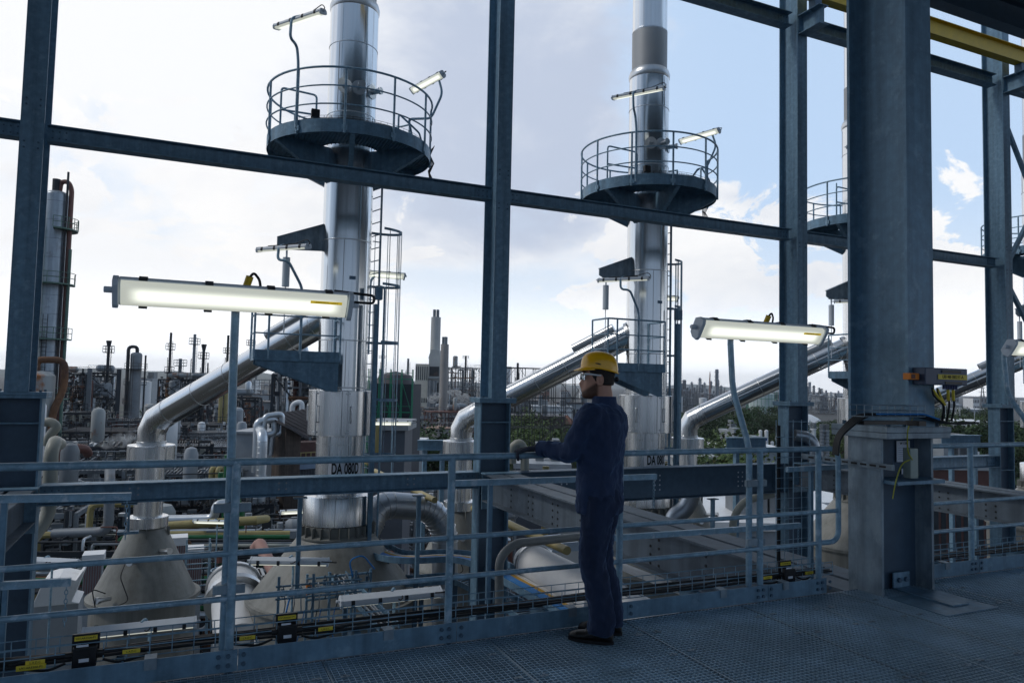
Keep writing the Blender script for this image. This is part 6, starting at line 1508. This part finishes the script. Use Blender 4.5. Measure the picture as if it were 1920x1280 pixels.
adj = ['dark', 'tall', 'broad', 'low', 'rust-spotted', 'crowded', 'grey', 'sooty', 'pale', 'wide', 'tangled', 'narrow', 'slim', 'small', 'open', 'squat']
where = ['behind the cream pipe at the left', 'straight above the leftmost cone', 'between the leftmost cone and the yellow pipe bends', 'left of the green pipes', 'under the left process frames', 'below the elbow of the leftmost inclined duct', 'below the middle of the leftmost inclined duct', 'below the hooked-pipe tower', 'left of the white panel wall', 'at the foot of the hooked-pipe tower', 'at the foot of the large process frame', 'left of the right cone', 'hugging the far left column', 'right of the neck of the leftmost cone', 'right of the nearest stack', 'left of the column behind the man']
for i, (px_, d_, wx, wy, z_, lv) in enumerate(un): unit('%s pipework structure %s' % (adj[i], where[i]), px_, d_, wx, wy, z_, lv, 60+i, m=unitd if i % 3 else unitl, drums=6, pipes=22, small=120, group='pipework structures in the yard')

un2 = [(105, 41, -4.6, 'narrow frame of fine piping beside the cream pipe at the left'), (165, 39, -5.4, 'frame of fine piping left of the leftmost cone'), (215, 46, -4.2, 'frame of fine piping touching the leftmost cone neck'), (345, 41, -4.8, 'frame of fine piping right of the leftmost cone neck'), (380, 47, -4.4, 'frame of fine piping below the long yellow pipe'), (430, 43, -5.6, 'frame of fine piping left of the green pipes'), (530, 38, -6.4, 'frame of fine piping in front of the brown shed'), (150, 95, -3.4, 'far frame of fine piping under the left process frames'), (240, 98, -4.4, 'far frame of fine piping under the hooked-pipe tower'), (300, 92, -4.8, 'far frame of fine piping left of the large process frame'), (400, 96, -5.6, 'far frame of fine piping under the inclined duct'), (470, 104, -7, 'far frame of fine piping left of the nearest stack'), (690, 46, -6.5, 'frame of fine piping just right of the nearest stack'), (790, 62, -8.0, 'frame of fine piping below the dark bush')]
for i, (px_, d_, z_, l_) in enumerate(un2): unit(l_, px_, d_, 4.2+d_*.03, 3+d_*.02, z_, 5, 160+i, m=unitd if i % 2 else unitl, drums=3, pipes=20, small=190, group='frames of fine piping in the yard', bright=[insul, white, pale])
# middle: power station with its chimneys, green scaffold block, tanks and trees
d_ = 260
for (px_, yt, w_, lbl, m_, nt_) in ((814, 594, 18, 'tall pale chimney of the power station with four flue tips', concl, 4), (832, 645, 15, 'brown-grey concrete chimney in front of the power station', conc, 3)):
    dd = d_ if px_ == 814 else 215; x, y = G(px_, dd); Hh = zy(px_, yt, dd)-GZ; r = w_*dd/1370/2; t = thing('chimney', lbl, 'chimney', (x, y, GZ), 0, 'power station chimneys')
    mb = MB(); mb.lathe([(r*1.18, 0), (r, Hh), (r*.8, Hh), (.01, Hh)], seg=32); mb.build('shaft', m_, t)
    for k in range(nt_): q = 2*PI*k/nt_+.4; mb = MB(); mb.cyl((r*.5*math.cos(q), r*.5*math.sin(q), Hh-.3), (r*.5*math.cos(q), r*.5*math.sin(q), Hh+(2.7 if nt_ == 4 else 2.2)), r*.3, seg=10); mb.build('flue_tip', unitl, t)
x, y = G(778, 250); ang = math.atan2(G(840, 250)[1]-y, G(840, 250)[0]-x); t = thing('power_station', 'pale power station block with tall window slots under the pale chimney', 'power station', (x, y, GZ), ang); Hh = zy(800, 682, 250)-GZ; sc_ = 250/1370
mb = MB(); mb.b2((0, 0, 0), (24*sc_, 14, Hh)); mb.build('boiler_house', mat('ivory_render', (.62, .58, .50), .7, 0, .08, .4), t, smooth=False)
mb = MB(); mb.b2((24*sc_+.01, 1, 0), (46*sc_, 14, Hh+2.0)); mb.build('turbine_hall', concl, t, smooth=False)
solid([(22*sc_, Hh+2.01), (27*sc_, Hh+5), (42*sc_, Hh+5), (46*sc_, Hh+2.01)], 2, 12).build('upper_hood', concl, t, smooth=False)
for row, (z0_, z1_) in enumerate(((.80, .97), (.52, .58), (.30, .36))):
    mb = MB()
    for k in range(6): mb.b2((24*sc_*(k+.25)/6, -.08, Hh*z0_), (24*sc_*(k+.7)/6, -.003, Hh*z1_))
    mb.build('window_row', glassd, t, smooth=False)
mb = MB()
for k in range(3): mb.b2((26*sc_, .85, Hh*(.45+.2*k)), (44*sc_, .99, Hh*(.57+.2*k)))
mb.build('dark_opening', unitd, t, smooth=False)
mb = MB()
for z in (.2, .42, .62, .82): mb.b2((24.5*sc_, -.6, Hh*z), (46*sc_, .84, Hh*z+.25))
for k in range(5): mb.tube([(25*sc_+k*3.8*sc_, -.3, 0), (25*sc_+k*3.8*sc_, -.3, Hh*.8)], .45 if k % 2 else .25, 8)
mb.build('outside_pipes', unitl, t)
unit('grey pipe bridges right of the power station', 865, 262, 14, 8, zy(865, 690, 262), 4, 77, m=unitl, drums=8, pipes=26, small=120)
unit('low tangle of pipes at the foot of the power station', 800, 225, 26, 8, zy(800, 765, 225), 4, 78, m=unitl, drums=14, pipes=34, small=220)
unit('low rusty tangle of pipes left of the column behind the man', 868, 190, 18, 8, zy(868, 772, 190), 3, 79, m=brownp, drums=5, pipes=20, small=120)
vent(872, 667, 300, 4, 'slender vent stack left of the column behind the man', unitd, rings=((.03,),)); tower(886, 694, 320, 7, 'small lattice tower close to the column behind the man', unitd, (.5, .65, .8, .9), dome=False, group='small towers right of the power station')
vent(715, 655, 300, 4, 'distant dark vent stack seen through the ladder of the nearest stack', unitd, rings=((.1,),)); vent(764, 672, 300, 5, 'distant grey vent stack above the green scaffold block', unitl, rings=())
vent(970, 680, 210, 5, 'dark vent stack right of the column behind the man', unitd, rings=())
block('blue-white tall shed right of the column behind the man', 948, 957, 690, 230, 8, white, extra=False)
# building wrapped in green scaffold
d_ = 60; a, b = Vector((*G(690, d_), 0)), Vector((*G(770, d_), 0)); L_ = (b-a).length; Hh = zy(730, 710, d_)-GZ
t = thing('scaffolded_building', 'dark building wrapped in green scaffold right of the nearest stack', 'building', (a.x, a.y, GZ), math.atan2(b.y-a.y, b.x-a.x))
mb = MB(); mb.b2((0, .8, 0), (L_, 7, Hh-.4)); mb.build('wall', mat('dark_mesh_cladding', (.035, .042, .055), .8, 0, .2, 2), t, smooth=False)
mb = MB(); mb.lathe([(L_*.5, Hh-.4), (L_*.4, Hh+.35), (.02, Hh+.7)], (L_*.45, 4, 0), 24); mb.build('dome_roof', roofg, t)
mb = MB(); nlev = 9
for i in range(5):
    xx = L_*i/4*1.03
    for yy in (0, .6): mb.bar((xx, yy, 0), (xx, yy, Hh+.8), .06)
for k in range(1, nlev): z = Hh*k/(nlev-1); mb.bar((0, 0, z), (L_*1.03, 0, z), .06); mb.bar((0, .6, z), (L_*1.03, .6, z), .06); mb.bar((0, 0, z+.5), (L_*1.03, 0, z+.5), .035)
for k in range(nlev-1):
    for i in range(4):
        z = Hh*k/(nlev-1); z2 = Hh*(k+1)/(nlev-1); mb.bar((L_*(i+(k % 2))/4*1.03, -.03, z), (L_*(i+1-(k % 2))/4*1.03, -.03, z2), .035)
mb.build('scaffold', greens, t, smooth=False)
mb = MB()
for k in (2, 4, 6): z = Hh*k/(nlev-1); mb.b2((0, .02, z+.04), (L_*1.03, .58, z+.08))
mb.build('boards', greens, t, smooth=False)
block('small dark gantry house with yellow railing right of the nearest stack', 703, 762, 806, 40, 3, corrug, 'gantry', 'gantry', rm=unitl, extra=False)
mb = MB(); q = fillet([W(690, 870, 30), W(706, 840, 30), W(708, 800, 30), W(698, 790, 30)], .4, 5); mb.tube(q, .2, 12); one('yellow_hose', 'thick yellow hose curving down right of the nearest stack', 'hose', yelp, mb, loc=q[0])
tank(826, 801, 150, 48, 'low rust-topped tank behind the dark bush, left of the column behind the man', conc, roof=mat('rusty_pink_roof', (.34, .22, .17), .8, 0, .2, .4))
block('low white roof left of the column behind the man', 752, 790, 836, 90, 8, pale, rm=white, extra=True)
tank(700, 780, 200, 30, 'pale tank half hidden by the green scaffold', pale)

# scaffold lattice hall right of the column behind the man
d_ = 95; a, b = Vector((*G(952, d_), 0)), Vector((*G(1112, d_*1.05), 0)); L_ = (b-a).length; Hh = zy(1030, 690, d_)-GZ
t = thing('scaffold_lattice', 'open steel scaffold lattice behind the man', 'scaffold', (a.x, a.y, GZ), math.atan2(b.y-a.y, b.x-a.x))
nx, nz = 9, 12
for row in range(3):
    mb = MB(); yy = row*2.6
    for i in range(nx): xx = L_*i/(nx-1); mb.bar((xx, yy, 0), (xx, yy, Hh*(1 if i > 2 or row else .97)), .07)
    for k in range(1, nz+1): mb.bar((0, yy, Hh*k/nz), (L_, yy, Hh*k/nz), .06)
    for i in range(nx-1):
        for k in range(nz):
            if (i*3+k*5+row) % 4 == 0: mb.bar((L_*i/(nx-1), yy, Hh*k/nz), (L_*(i+1)/(nx-1), yy, Hh*(k+1)/nz), .045)
            if (i*2+k*3+row) % 5 == 0: mb.bar((L_*(i+1)/(nx-1), yy, Hh*k/nz), (L_*i/(nx-1), yy, Hh*(k+1)/nz), .045)
    mb.build('lattice_row', unitd, t, smooth=False)
mb = MB()
for i in range(nx):
    for k in range(2, nz+1, 2): mb.bar((L_*i/(nx-1), 0, Hh*k/nz), (L_*i/(nx-1), 5.2, Hh*k/nz), .05)
mb.build('cross_tube', unitd, t, smooth=False)
for (x0, x1, yt, dd, dep, m_, rm_, wn_, lbl) in ((1000, 1075, 765, 210, 14, white, pale, (8, 1), 'white low building behind the scaffold lattice'), (1045, 1115, 757, 240, 14, pale, roofg, (8, 2), 'grey low building behind the man'), (950, 1060, 783, 170, 12, brick, roofg, (10, 1), 'dark flat-roofed hall behind the scaffold lattice'), (955, 1010, 752, 320, 15, unitl, roofg, (6, 2), 'grey works hall low behind the scaffold lattice')):
    block(lbl, x0, x1, yt, dd, dep, m_, rm=rm_, win=wn_)
a, b = Vector((*G(985, 175), 0)), Vector((*G(1080, 175), 0)); L_ = (b-a).length; zt = zy(1030, 788, 175)-GZ; t = thing('tiled_hall', 'hall with a red tiled roof above the trees left of the man', 'building', (a.x, a.y, GZ), math.atan2(b.y-a.y, b.x-a.x))
mb = MB(); mb.b2((0, 0, 0), (L_, 10, zt-.8)); mb.build('wall', brick, t, smooth=False)
mb = MB(); mb.add([(-.4, -.4, zt-.79), (L_+.4, -.4, zt-.79), (L_+.4, 10.4, zt-.79), (-.4, 10.4, zt-.79), (1.5, 5, zt+1.2), (L_-1.5, 5, zt+1.2)], [(0, 1, 5, 4), (2, 3, 4, 5), (1, 2, 5), (3, 0, 4), (0, 3, 2, 1)]); mb.build('roof', roofr, t, smooth=False)

# far skylines
sky_t = [(1278, 718, 4), (1297, 715, 4), (1307, 722, 3), (1321, 716, 4), (1347, 712, 4), (1358, 726, 3), (1514, 724, 4), (1536, 726, 4), (1283, 712, 9), (1312, 708, 6), (1316, 720, 4), (1333, 714, 6), (1344, 692, 8), (1290, 726, 6), (1302, 726, 5), (1325, 728, 5), (1352, 722, 4), (1270, 730, 5), (1518, 716, 6), (1526, 722, 5), (1541, 728, 4), (1549, 731, 4), (1558, 734, 3), (1533, 735, 5), (1512, 722, 5), (1566, 736, 4), (1572, 732, 3)]
for i, (px_, yt, w_) in enumerate(sky_t):
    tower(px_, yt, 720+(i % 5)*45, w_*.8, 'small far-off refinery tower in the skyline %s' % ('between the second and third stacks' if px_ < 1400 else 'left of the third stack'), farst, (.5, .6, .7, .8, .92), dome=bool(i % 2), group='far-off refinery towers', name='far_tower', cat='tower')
vent(1331, 697, 760, 2, 'thin red and white crane-like mast in the far skyline', pinkp, rings=())
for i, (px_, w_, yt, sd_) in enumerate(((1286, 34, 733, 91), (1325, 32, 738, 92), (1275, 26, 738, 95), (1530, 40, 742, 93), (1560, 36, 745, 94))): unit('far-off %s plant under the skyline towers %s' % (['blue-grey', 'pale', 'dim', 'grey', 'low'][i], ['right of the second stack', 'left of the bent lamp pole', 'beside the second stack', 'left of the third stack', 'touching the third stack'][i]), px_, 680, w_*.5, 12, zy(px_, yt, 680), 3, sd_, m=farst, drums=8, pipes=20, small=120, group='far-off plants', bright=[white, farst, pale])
tank(1275, 744, 560, 10, 'small white tank in the far skyline right of the second stack', white); tank(1318, 746, 560, 14, 'white tank in the far skyline left of the bent lamp pole', white)
tank(1428, 738, 300, 46, 'large pale tank in green scaffold beside the second lamp pole', mat('pale_green_tank', (.55, .62, .62), .6, 0, .05, 1), scaff=True)
for i, (px_, w_) in enumerate(((1426, 6.5), (1437, 7), (1448, 6))):
    x, y = G(px_, 130); Hh = zy(px_, 805 if i < 2 else 826, 130)-GZ; r = w_*130/1370/2; t = thing('gas_tank', ['slim white upright gas tank, left one of the pair by the bent pole', 'slim white upright gas tank, right one of the pair by the bent pole', 'short white tank right of the pair of gas tanks'][i], 'gas tank', (x, y, GZ), 0, 'white gas tanks')
    mb = MB(); mb.lathe([(r, 0), (r, Hh-r*.5), (r*.7, Hh-.1), (.02, Hh)], seg=20); mb.build('shell', white, t)
    mb = MB(); v = Vector((-x, -y, 0)).normalized(); M_ = Matrix.Rotation(math.atan2(v.y, v.x), 3, 'Z'); mb.lathe([(r+.01, Hh-1.9), (r+.02, Hh-1.9), (r+.02, Hh-1.4), (r+.01, Hh-1.4)], (0, 0, 0), 6, a0=math.atan2(v.y, v.x)-.45, a1=math.atan2(v.y, v.x)+.45); mb.build('emblem', mat('dark_blue_mark', (.03, .06, .25), .5), t)
x, y = G(1506, 240); mb = MB(); mb.ell((x, y, GZ+3), 9, 9, 11, 12, 24); one('dome_hall', 'white dome roof among the trees right of the second column', 'dome', white, mb, loc=(x, y, GZ))
for i, (px_, yt, dd, w_) in enumerate(((1525, 803, 130, 9), (1541, 806, 130, 8), (1550, 806, 130, 8))): tank(px_, yt, dd, w_, ['white upright tank', 'grey-white upright tank', 'right grey upright tank'][i]+' behind the mesh tray left of the big column', white if i == 0 else pale, group='upright tanks behind the mesh tray')
# parking deck and low buildings on the right
d_ = 190; a, b = Vector((*G(1748, d_), 0)), Vector((*G(1858, d_*.98), 0)); L_ = (b-a).length; t = thing('parking_deck', 'white open parking deck with dark storeys right of the big column', 'parking deck', (a.x, a.y, GZ), math.atan2(b.y-a.y, b.x-a.x)); Hh = zy(1800, 788, d_)-GZ
for k in range(4): mb = MB(); z = Hh*(k+1)/4; mb.b2((0, 0, z-1.1), (L_, 16, z)); mb.build('deck', white, t, smooth=False)
mb = MB(); mb.b2((.3, .6, 0), (L_-.3, 15, Hh-1.2)); mb.build('dark_storey', glassd, t, smooth=False)
mb = MB()
for k in range(15): mb.bar((L_*k/14, .2, 0), (L_*k/14, .2, Hh), .35)
mb.build('pillar', white, t, smooth=False)
for k in range(3): mb = MB(); mb.bar((L_*(.3+.25*k), 4, Hh), (L_*(.3+.25*k), 4, Hh+4), .12); mb.build('light_mast', pale, t, smooth=False)
rf = W(1390, 955, 62)
for (x0, x1, yt, dd, dep, m_, rm_, wn_, lbl, zr) in ((1300, 1620, 948, 62, 10, redp, white, (0, 0), 'long red-fronted building with a white roof under the deep girder', 0), (1290, 1640, 992, 46, 9, pale, white, (0, 0), 'low building with a broad white roof in front of the red-fronted building', 0), (1745, 1870, 880, 75, 9, brownp, pale, (9, 1), 'long dark red building right of the big column', 0), (1740, 1830, 852, 95, 12, pale, white, (8, 1), 'white flat-roofed building right of the big column', 0),
                                            (1360, 1470, 845, 110, 10, pale, white, (8, 1), 'grey flat-roofed building behind the second lamp pole', 0), (1275, 1345, 862, 85, 10, pale, white, (5, 1), 'small building with a pale blue roof right of the second stack', 0), (1370, 1400, 812, 150, 8, pale, pale, (3, 1), 'small pale hut beside the dark trees', 0), (970, 1070, 878, 70, 8, corrug, pale, (0, 0), 'corrugated low hall behind the hand of the man', 0), (1760, 1880, 768, 420, 20, pale, white, (12, 1), 'white flat building beyond the parking deck', 0), (1630, 1760, 762, 330, 16, pale, roofg, (8, 1), 'pale hall left of the parking deck', 0)):
    block(lbl, x0, x1, yt, dd, dep, m_, rm=rm_, win=wn_)
for i, (px_, yt, dd, w_, lbl) in enumerate(((1800, 766, 420, 24, 'white tank beyond the parking deck'), (1785, 758, 600, 30, 'pale tank row left of the pylon'), (1700, 752, 700, 16, 'far white tank right of the big column'), (1745, 755, 640, 12, 'far small tank right of the control box'))): tank(px_, yt, dd, w_, lbl, white if i != 1 else pale)
def pylon(px, ytop, d, label):
    x, y = G(px, d); Hh = zy(px, ytop, d)-GZ; t = thing('power_pylon', label, 'pylon', (x, y, GZ), .3, 'power pylons on the horizon'); mb = MB(); w = Hh*.09
    for sx in (-1, 1):
        for sy in (-1, 1): mb.bar((sx*w, sy*w, 0), (sx*w*.12, sy*w*.12, Hh), .35)
    for k in range(8):
        f = k/8; f2 = (k+1)/8; a_ = w*(1-.88*f); b_ = w*(1-.88*f2)
        for sy in (-1, 1): mb.bar((-a_, sy*a_, Hh*f), (b_, sy*b_, Hh*f2), .2); mb.bar((a_, sy*a_, Hh*f), (-b_, sy*b_, Hh*f2), .2)
    mb.build('lattice', unitl, t, smooth=False)
    mb = MB()
    for z, l in ((.68, 7), (.8, 9), (.92, 6)): mb.bar((-l, 0, Hh*z), (l, 0, Hh*z), .4)
    mb.build('cross_arm', unitl, t, smooth=False)
pylon(1842, 722, 620, 'nearer power pylon between the big column and the far right column'); pylon(1888, 728, 800, 'small power pylon at the right edge'); pylon(1716, 733, 900, 'tiny power pylon right of the control box')
for i in range(26):
    px_ = [600, 470, 520, 985, 1020, 1060, 1100, 1180, 1255, 1290, 1340, 1375, 1440, 1455, 1510, 1545, 1575, 1690, 1720, 1755, 1790, 1830, 1850, 1900, 250, 130][i]; dd = rnd.uniform(700, 1500); w_ = rnd.uniform(8, 26); yt = 727+.02*(px_-960)+rnd.uniform(-6, 5)
    block('small far-off building on the hazy horizon', px_-w_/2, px_+w_/2, yt, dd, 20, [pale, white, unitl, conc, roofr][i % 5], name='far_building', rm=[roofg, pale, roofr][i % 3], win=(4, 2), group='far-off buildings on the horizon', extra=False)

# trees: tapered trunk, limbs and a crown of leaf clumps; a few kinds, then copies
def make_tree(seed, h, w, m, label):
    rng = random.Random(seed); t = thing('tree', label, 'tree', (0, 0, GZ), 0, 'trees in the yard'); mb = MB(); mb.tube([(0, 0, 0), (.1, .05, h*.3), (.0, .1, h*.6)], [h*.035, h*.026, h*.012], 8)
    for k in range(6): a = 2*PI*k/6+rng.random(); mb.tube([(0, 0, h*(.25+.05*k)), (w*.25*math.cos(a), w*.25*math.sin(a), h*(.45+.05*k)), (w*.4*math.cos(a), w*.4*math.sin(a), h*(.55+.05*k))], [h*.015, h*.01, h*.004], 5)
    mb.build('trunk', bark, t)
    mb = MB(); cl_ = []
    for k in range(26):
        a = rng.uniform(0, 2*PI); u = rng.random()**.5; z = rng.uniform(.30, .95); rr = w/2*u*math.sqrt(max(.05, 1-((z-.55)/.5)**2)); cl_.append((Vector((rr*math.cos(a), rr*math.sin(a), h*z)), rng.uniform(.10, .20)*w))
    for c, r in cl_:
        for j in range(120):
            v = Vector((rng.gauss(0, 1), rng.gauss(0, 1), rng.gauss(0, 1))).normalized(); p = c+v*r*rng.uniform(.55, 1.08); s_ = rng.uniform(.016, .036)*w*.55+.06
            n = (v+Vector((rng.uniform(-.7, .7), rng.uniform(-.7, .7), rng.uniform(-.3, .9)))).normalized(); _, a_, b_ = frame_of(n); q = rng.uniform(0, PI); e1 = a_*math.cos(q)+b_*math.sin(q); e2 = b_*math.cos(q)-a_*math.sin(q)
            o_ = len(mb.v); mb.v += [tuple(p+e1*s_), tuple(p+e2*s_*.7), tuple(p-e1*s_), tuple(p-e2*s_*.7)]; mb.f.append((o_, o_+1, o_+2, o_+3))
    me = bpy.data.meshes.new('crown'); me.from_pydata(mb.v, [], mb.f); me.materials.append(m); o = bpy.data.objects.new('crown', me); COL.objects.link(o); o.parent = t
    return t
kinds = [make_tree(1, 10, 9, leafm, 'x'), make_tree(2, 12, 8, leafd, 'x'), make_tree(3, 8, 9, leafm, 'x'), make_tree(4, 11, 11, leafd, 'x'), make_tree(5, 8, 8, leafy, 'x')]
zones = [('behind the hand of the man', 962, 1075, 118, 150, 16, (0, 2), 1.3, 8), ('under the duct by the bent lamp pole', 1310, 1385, 150, 190, 12, (1, 3), 1.22, 8), ('low behind the rail by the bent pole', 1290, 1375, 75, 95, 10, (0, 2, 4), 1.4, 6), ('around the pale scaffolded tank', 1385, 1475, 210, 270, 14, (0, 1, 3), 1.2, 5), ('left of the big column', 1495, 1600, 150, 240, 16, (0, 1, 2), 1.1, 6), ('between the big and far right columns', 1740, 1862, 250, 330, 18, (0, 1, 3), 1.2, 4), ('in front of the parking deck', 1780, 1862, 120, 135, 9, (1, 3), 1.35, 3), ('beside the rust-topped tank', 785, 815, 100, 112, 4, (1, 3), 1.25, 2), ('right of the far right column', 1880, 1935, 180, 260, 7, (0, 3), 1.2, 1), ('near the far plants beyond the second stack', 1262, 1330, 330, 420, 12, (0, 1), .8, 1), ('at the foot of the power station', 850, 880, 240, 250, 3, (0, 2), .9, 1), ('beyond the white tank at the left', 285, 305, 250, 280, 3, (0, 2), .9, 1)]
tr = random.Random(5); first = set()
knd = ['rounded green', 'tall dark green', 'small pale green', 'broad dark green', 'yellowing']
ORD = ['leftmost', 'second from the left', 'third from the left', 'fourth from the left', 'fifth from the left', 'sixth from the left', 'seventh from the left', 'eighth from the left', 'ninth from the left', 'tenth from the left', 'eleventh from the left', 'twelfth from the left', 'thirteenth from the left', 'fourteenth from the left', 'fifteenth from the left', 'sixteenth from the left', 'seventeenth from the left', 'eighteenth from the left', 'nineteenth from the left', 'twentieth from the left']
NTH = ['first', 'second', 'third', 'fourth', 'fifth', 'sixth', 'seventh', 'eighth', 'ninth', 'tenth']
for (wh, x0, x1, d0, d1, n, ks, sc_, _) in zones:
    sp = []
    for i in range(n): sp.append((x0+(x1-x0)*(i+.5)/n+tr.uniform(-4, 4), tr.uniform(d0, d1), ks[i % len(ks)]))
    sp.sort(); cnt = {}
    for px_, dd, k in sp:
        x, y = G(px_, dd); j = cnt.get(k, 0); cnt[k] = j+1; many = sum(1 for q in sp if q[2] == k) > 1
        if k in first: o = copy_tree(kinds[k])
        else: o = kinds[k]; first.add(k)
        o['label'] = ('%s %s tree from the left, %s' % (NTH[j], knd[k], wh)) if many else '%s tree %s' % (knd[k], wh)
        o.location = (x, y, GZ); o['group'] = 'trees '+wh; o.rotation_euler = (0, 0, tr.uniform(0, 6)); q = sc_*tr.uniform(.85, 1.2); o.scale = (q, q, q)
for grp, whs in (('far-off refinery towers', None), ('far-off buildings on the horizon', None)):
    sel = [o for o in COL.objects if o.parent is None and o.get('group') == grp]
    def pxo(o):
        v = o.location-CAM; return (_Xc.x*v.x+_Y.x*v.y)/(_Xc.z*v.x+_Y.z*v.y)*FPX+960
    by = {}
    for o in sorted(sel, key=pxo):
        px_ = pxo(o)
        if grp.startswith('far-off ref'): wh = 'between the second and third stacks' if px_ < 1400 else 'left of the third stack'; nm = 'far-off refinery towers'
        else:
            nm = 'tiny far-off buildings'; wh = ('at the left' if px_ < 300 else 'left of the nearest stack' if px_ < 640 else 'behind the scaffold lattice' if px_ < 1120 else 'right of the second stack' if px_ < 1420 else 'left of the big column' if px_ < 1600 else 'right of the big column')
        L_ = by.setdefault(wh, []); L_.append(o)
    for wh, L_ in by.items():
        for j, o in enumerate(L_): o['label'] = '%s of the %s %s' % (ORD[j], nm, wh) if len(L_) > 1 else 'only %s %s' % (nm[:-1], wh)

# steam drifting over the works
def steam(label, pts, dens):
    mb = MB()
    c0 = pts[0][0]
    for c, r in pts: mb.ell(c-c0, r*1.5, r*1.5, r, 10, 14)
    o = mb.build1('steam', None, None); o.location = c0; o['kind'] = 'stuff'; o['label'] = label; o['category'] = 'steam'
    rm = o.modifiers.new('join', 'REMESH'); rm.mode = 'VOXEL'; rm.voxel_size = .35
    m = bpy.data.materials.new('steam_puff'); m.use_nodes = True; t = m.node_tree; t.nodes.remove(t.nodes['Principled BSDF']); L = t.links.new
    v = t.nodes.new('ShaderNodeVolumePrincipled'); v.inputs['Color'].default_value = (1, 1, 1, 1); tcn = t.nodes.new('ShaderNodeTexCoord'); n = t.nodes.new('ShaderNodeTexNoise'); n.inputs['Scale'].default_value = 1.1; n.inputs['Detail'].default_value = 5; L(tcn.outputs['Object'], n.inputs[0])
    q = t.nodes.new('ShaderNodeMapRange'); q.inputs[1].default_value = .5; q.inputs[2].default_value = .78; q.inputs[4].default_value = dens; L(n.outputs[0], q.inputs[0]); L(q.outputs[0], v.inputs['Density']); L(v.outputs[0], t.nodes['Material Output'].inputs['Volume']); o.data.materials.clear(); o.data.materials.append(m)
steam('white steam drifting right of the brown-grey chimney', [(W(846, 734, 205), .8), (W(856, 738, 205), 1.2), (W(868, 746, 205), 1.5), (W(878, 752, 205), 1.2)], 3.5)
steam('white steam puff left of the brown-grey chimney', [(W(812, 748, 212), 1.3), (W(818, 742, 212), 1.1)], 3.)
steam('thin steam rising left of the drum of the leftmost inclined duct', [(W(205, 830, 60), .6), (W(222, 826, 60), .7), (W(240, 820, 60), .6)], 1.2)

# ------------------------------------------------------------------ summer haze over the whole site
mb = MB(); mb.b2((-5900, -250, GZ-1), (5900, 7900, 150)); hz = mb.build1('haze', None, None, False); hz['kind'] = 'stuff'
hm = bpy.data.materials.new('haze_air'); hm.use_nodes = True; ht_ = hm.node_tree; ht_.nodes.remove(ht_.nodes['Principled BSDF'])
pv = ht_.nodes.new('ShaderNodeVolumePrincipled'); pv.inputs['Color'].default_value = (.90, .94, 1, 1); pv.inputs['Density'].default_value = 0.00011; pv.inputs['Anisotropy'].default_value = .3
ht_.links.new(pv.outputs[0], ht_.nodes['Material Output'].inputs['Volume']); hz.data.materials.clear(); hz.data.materials.append(hm)
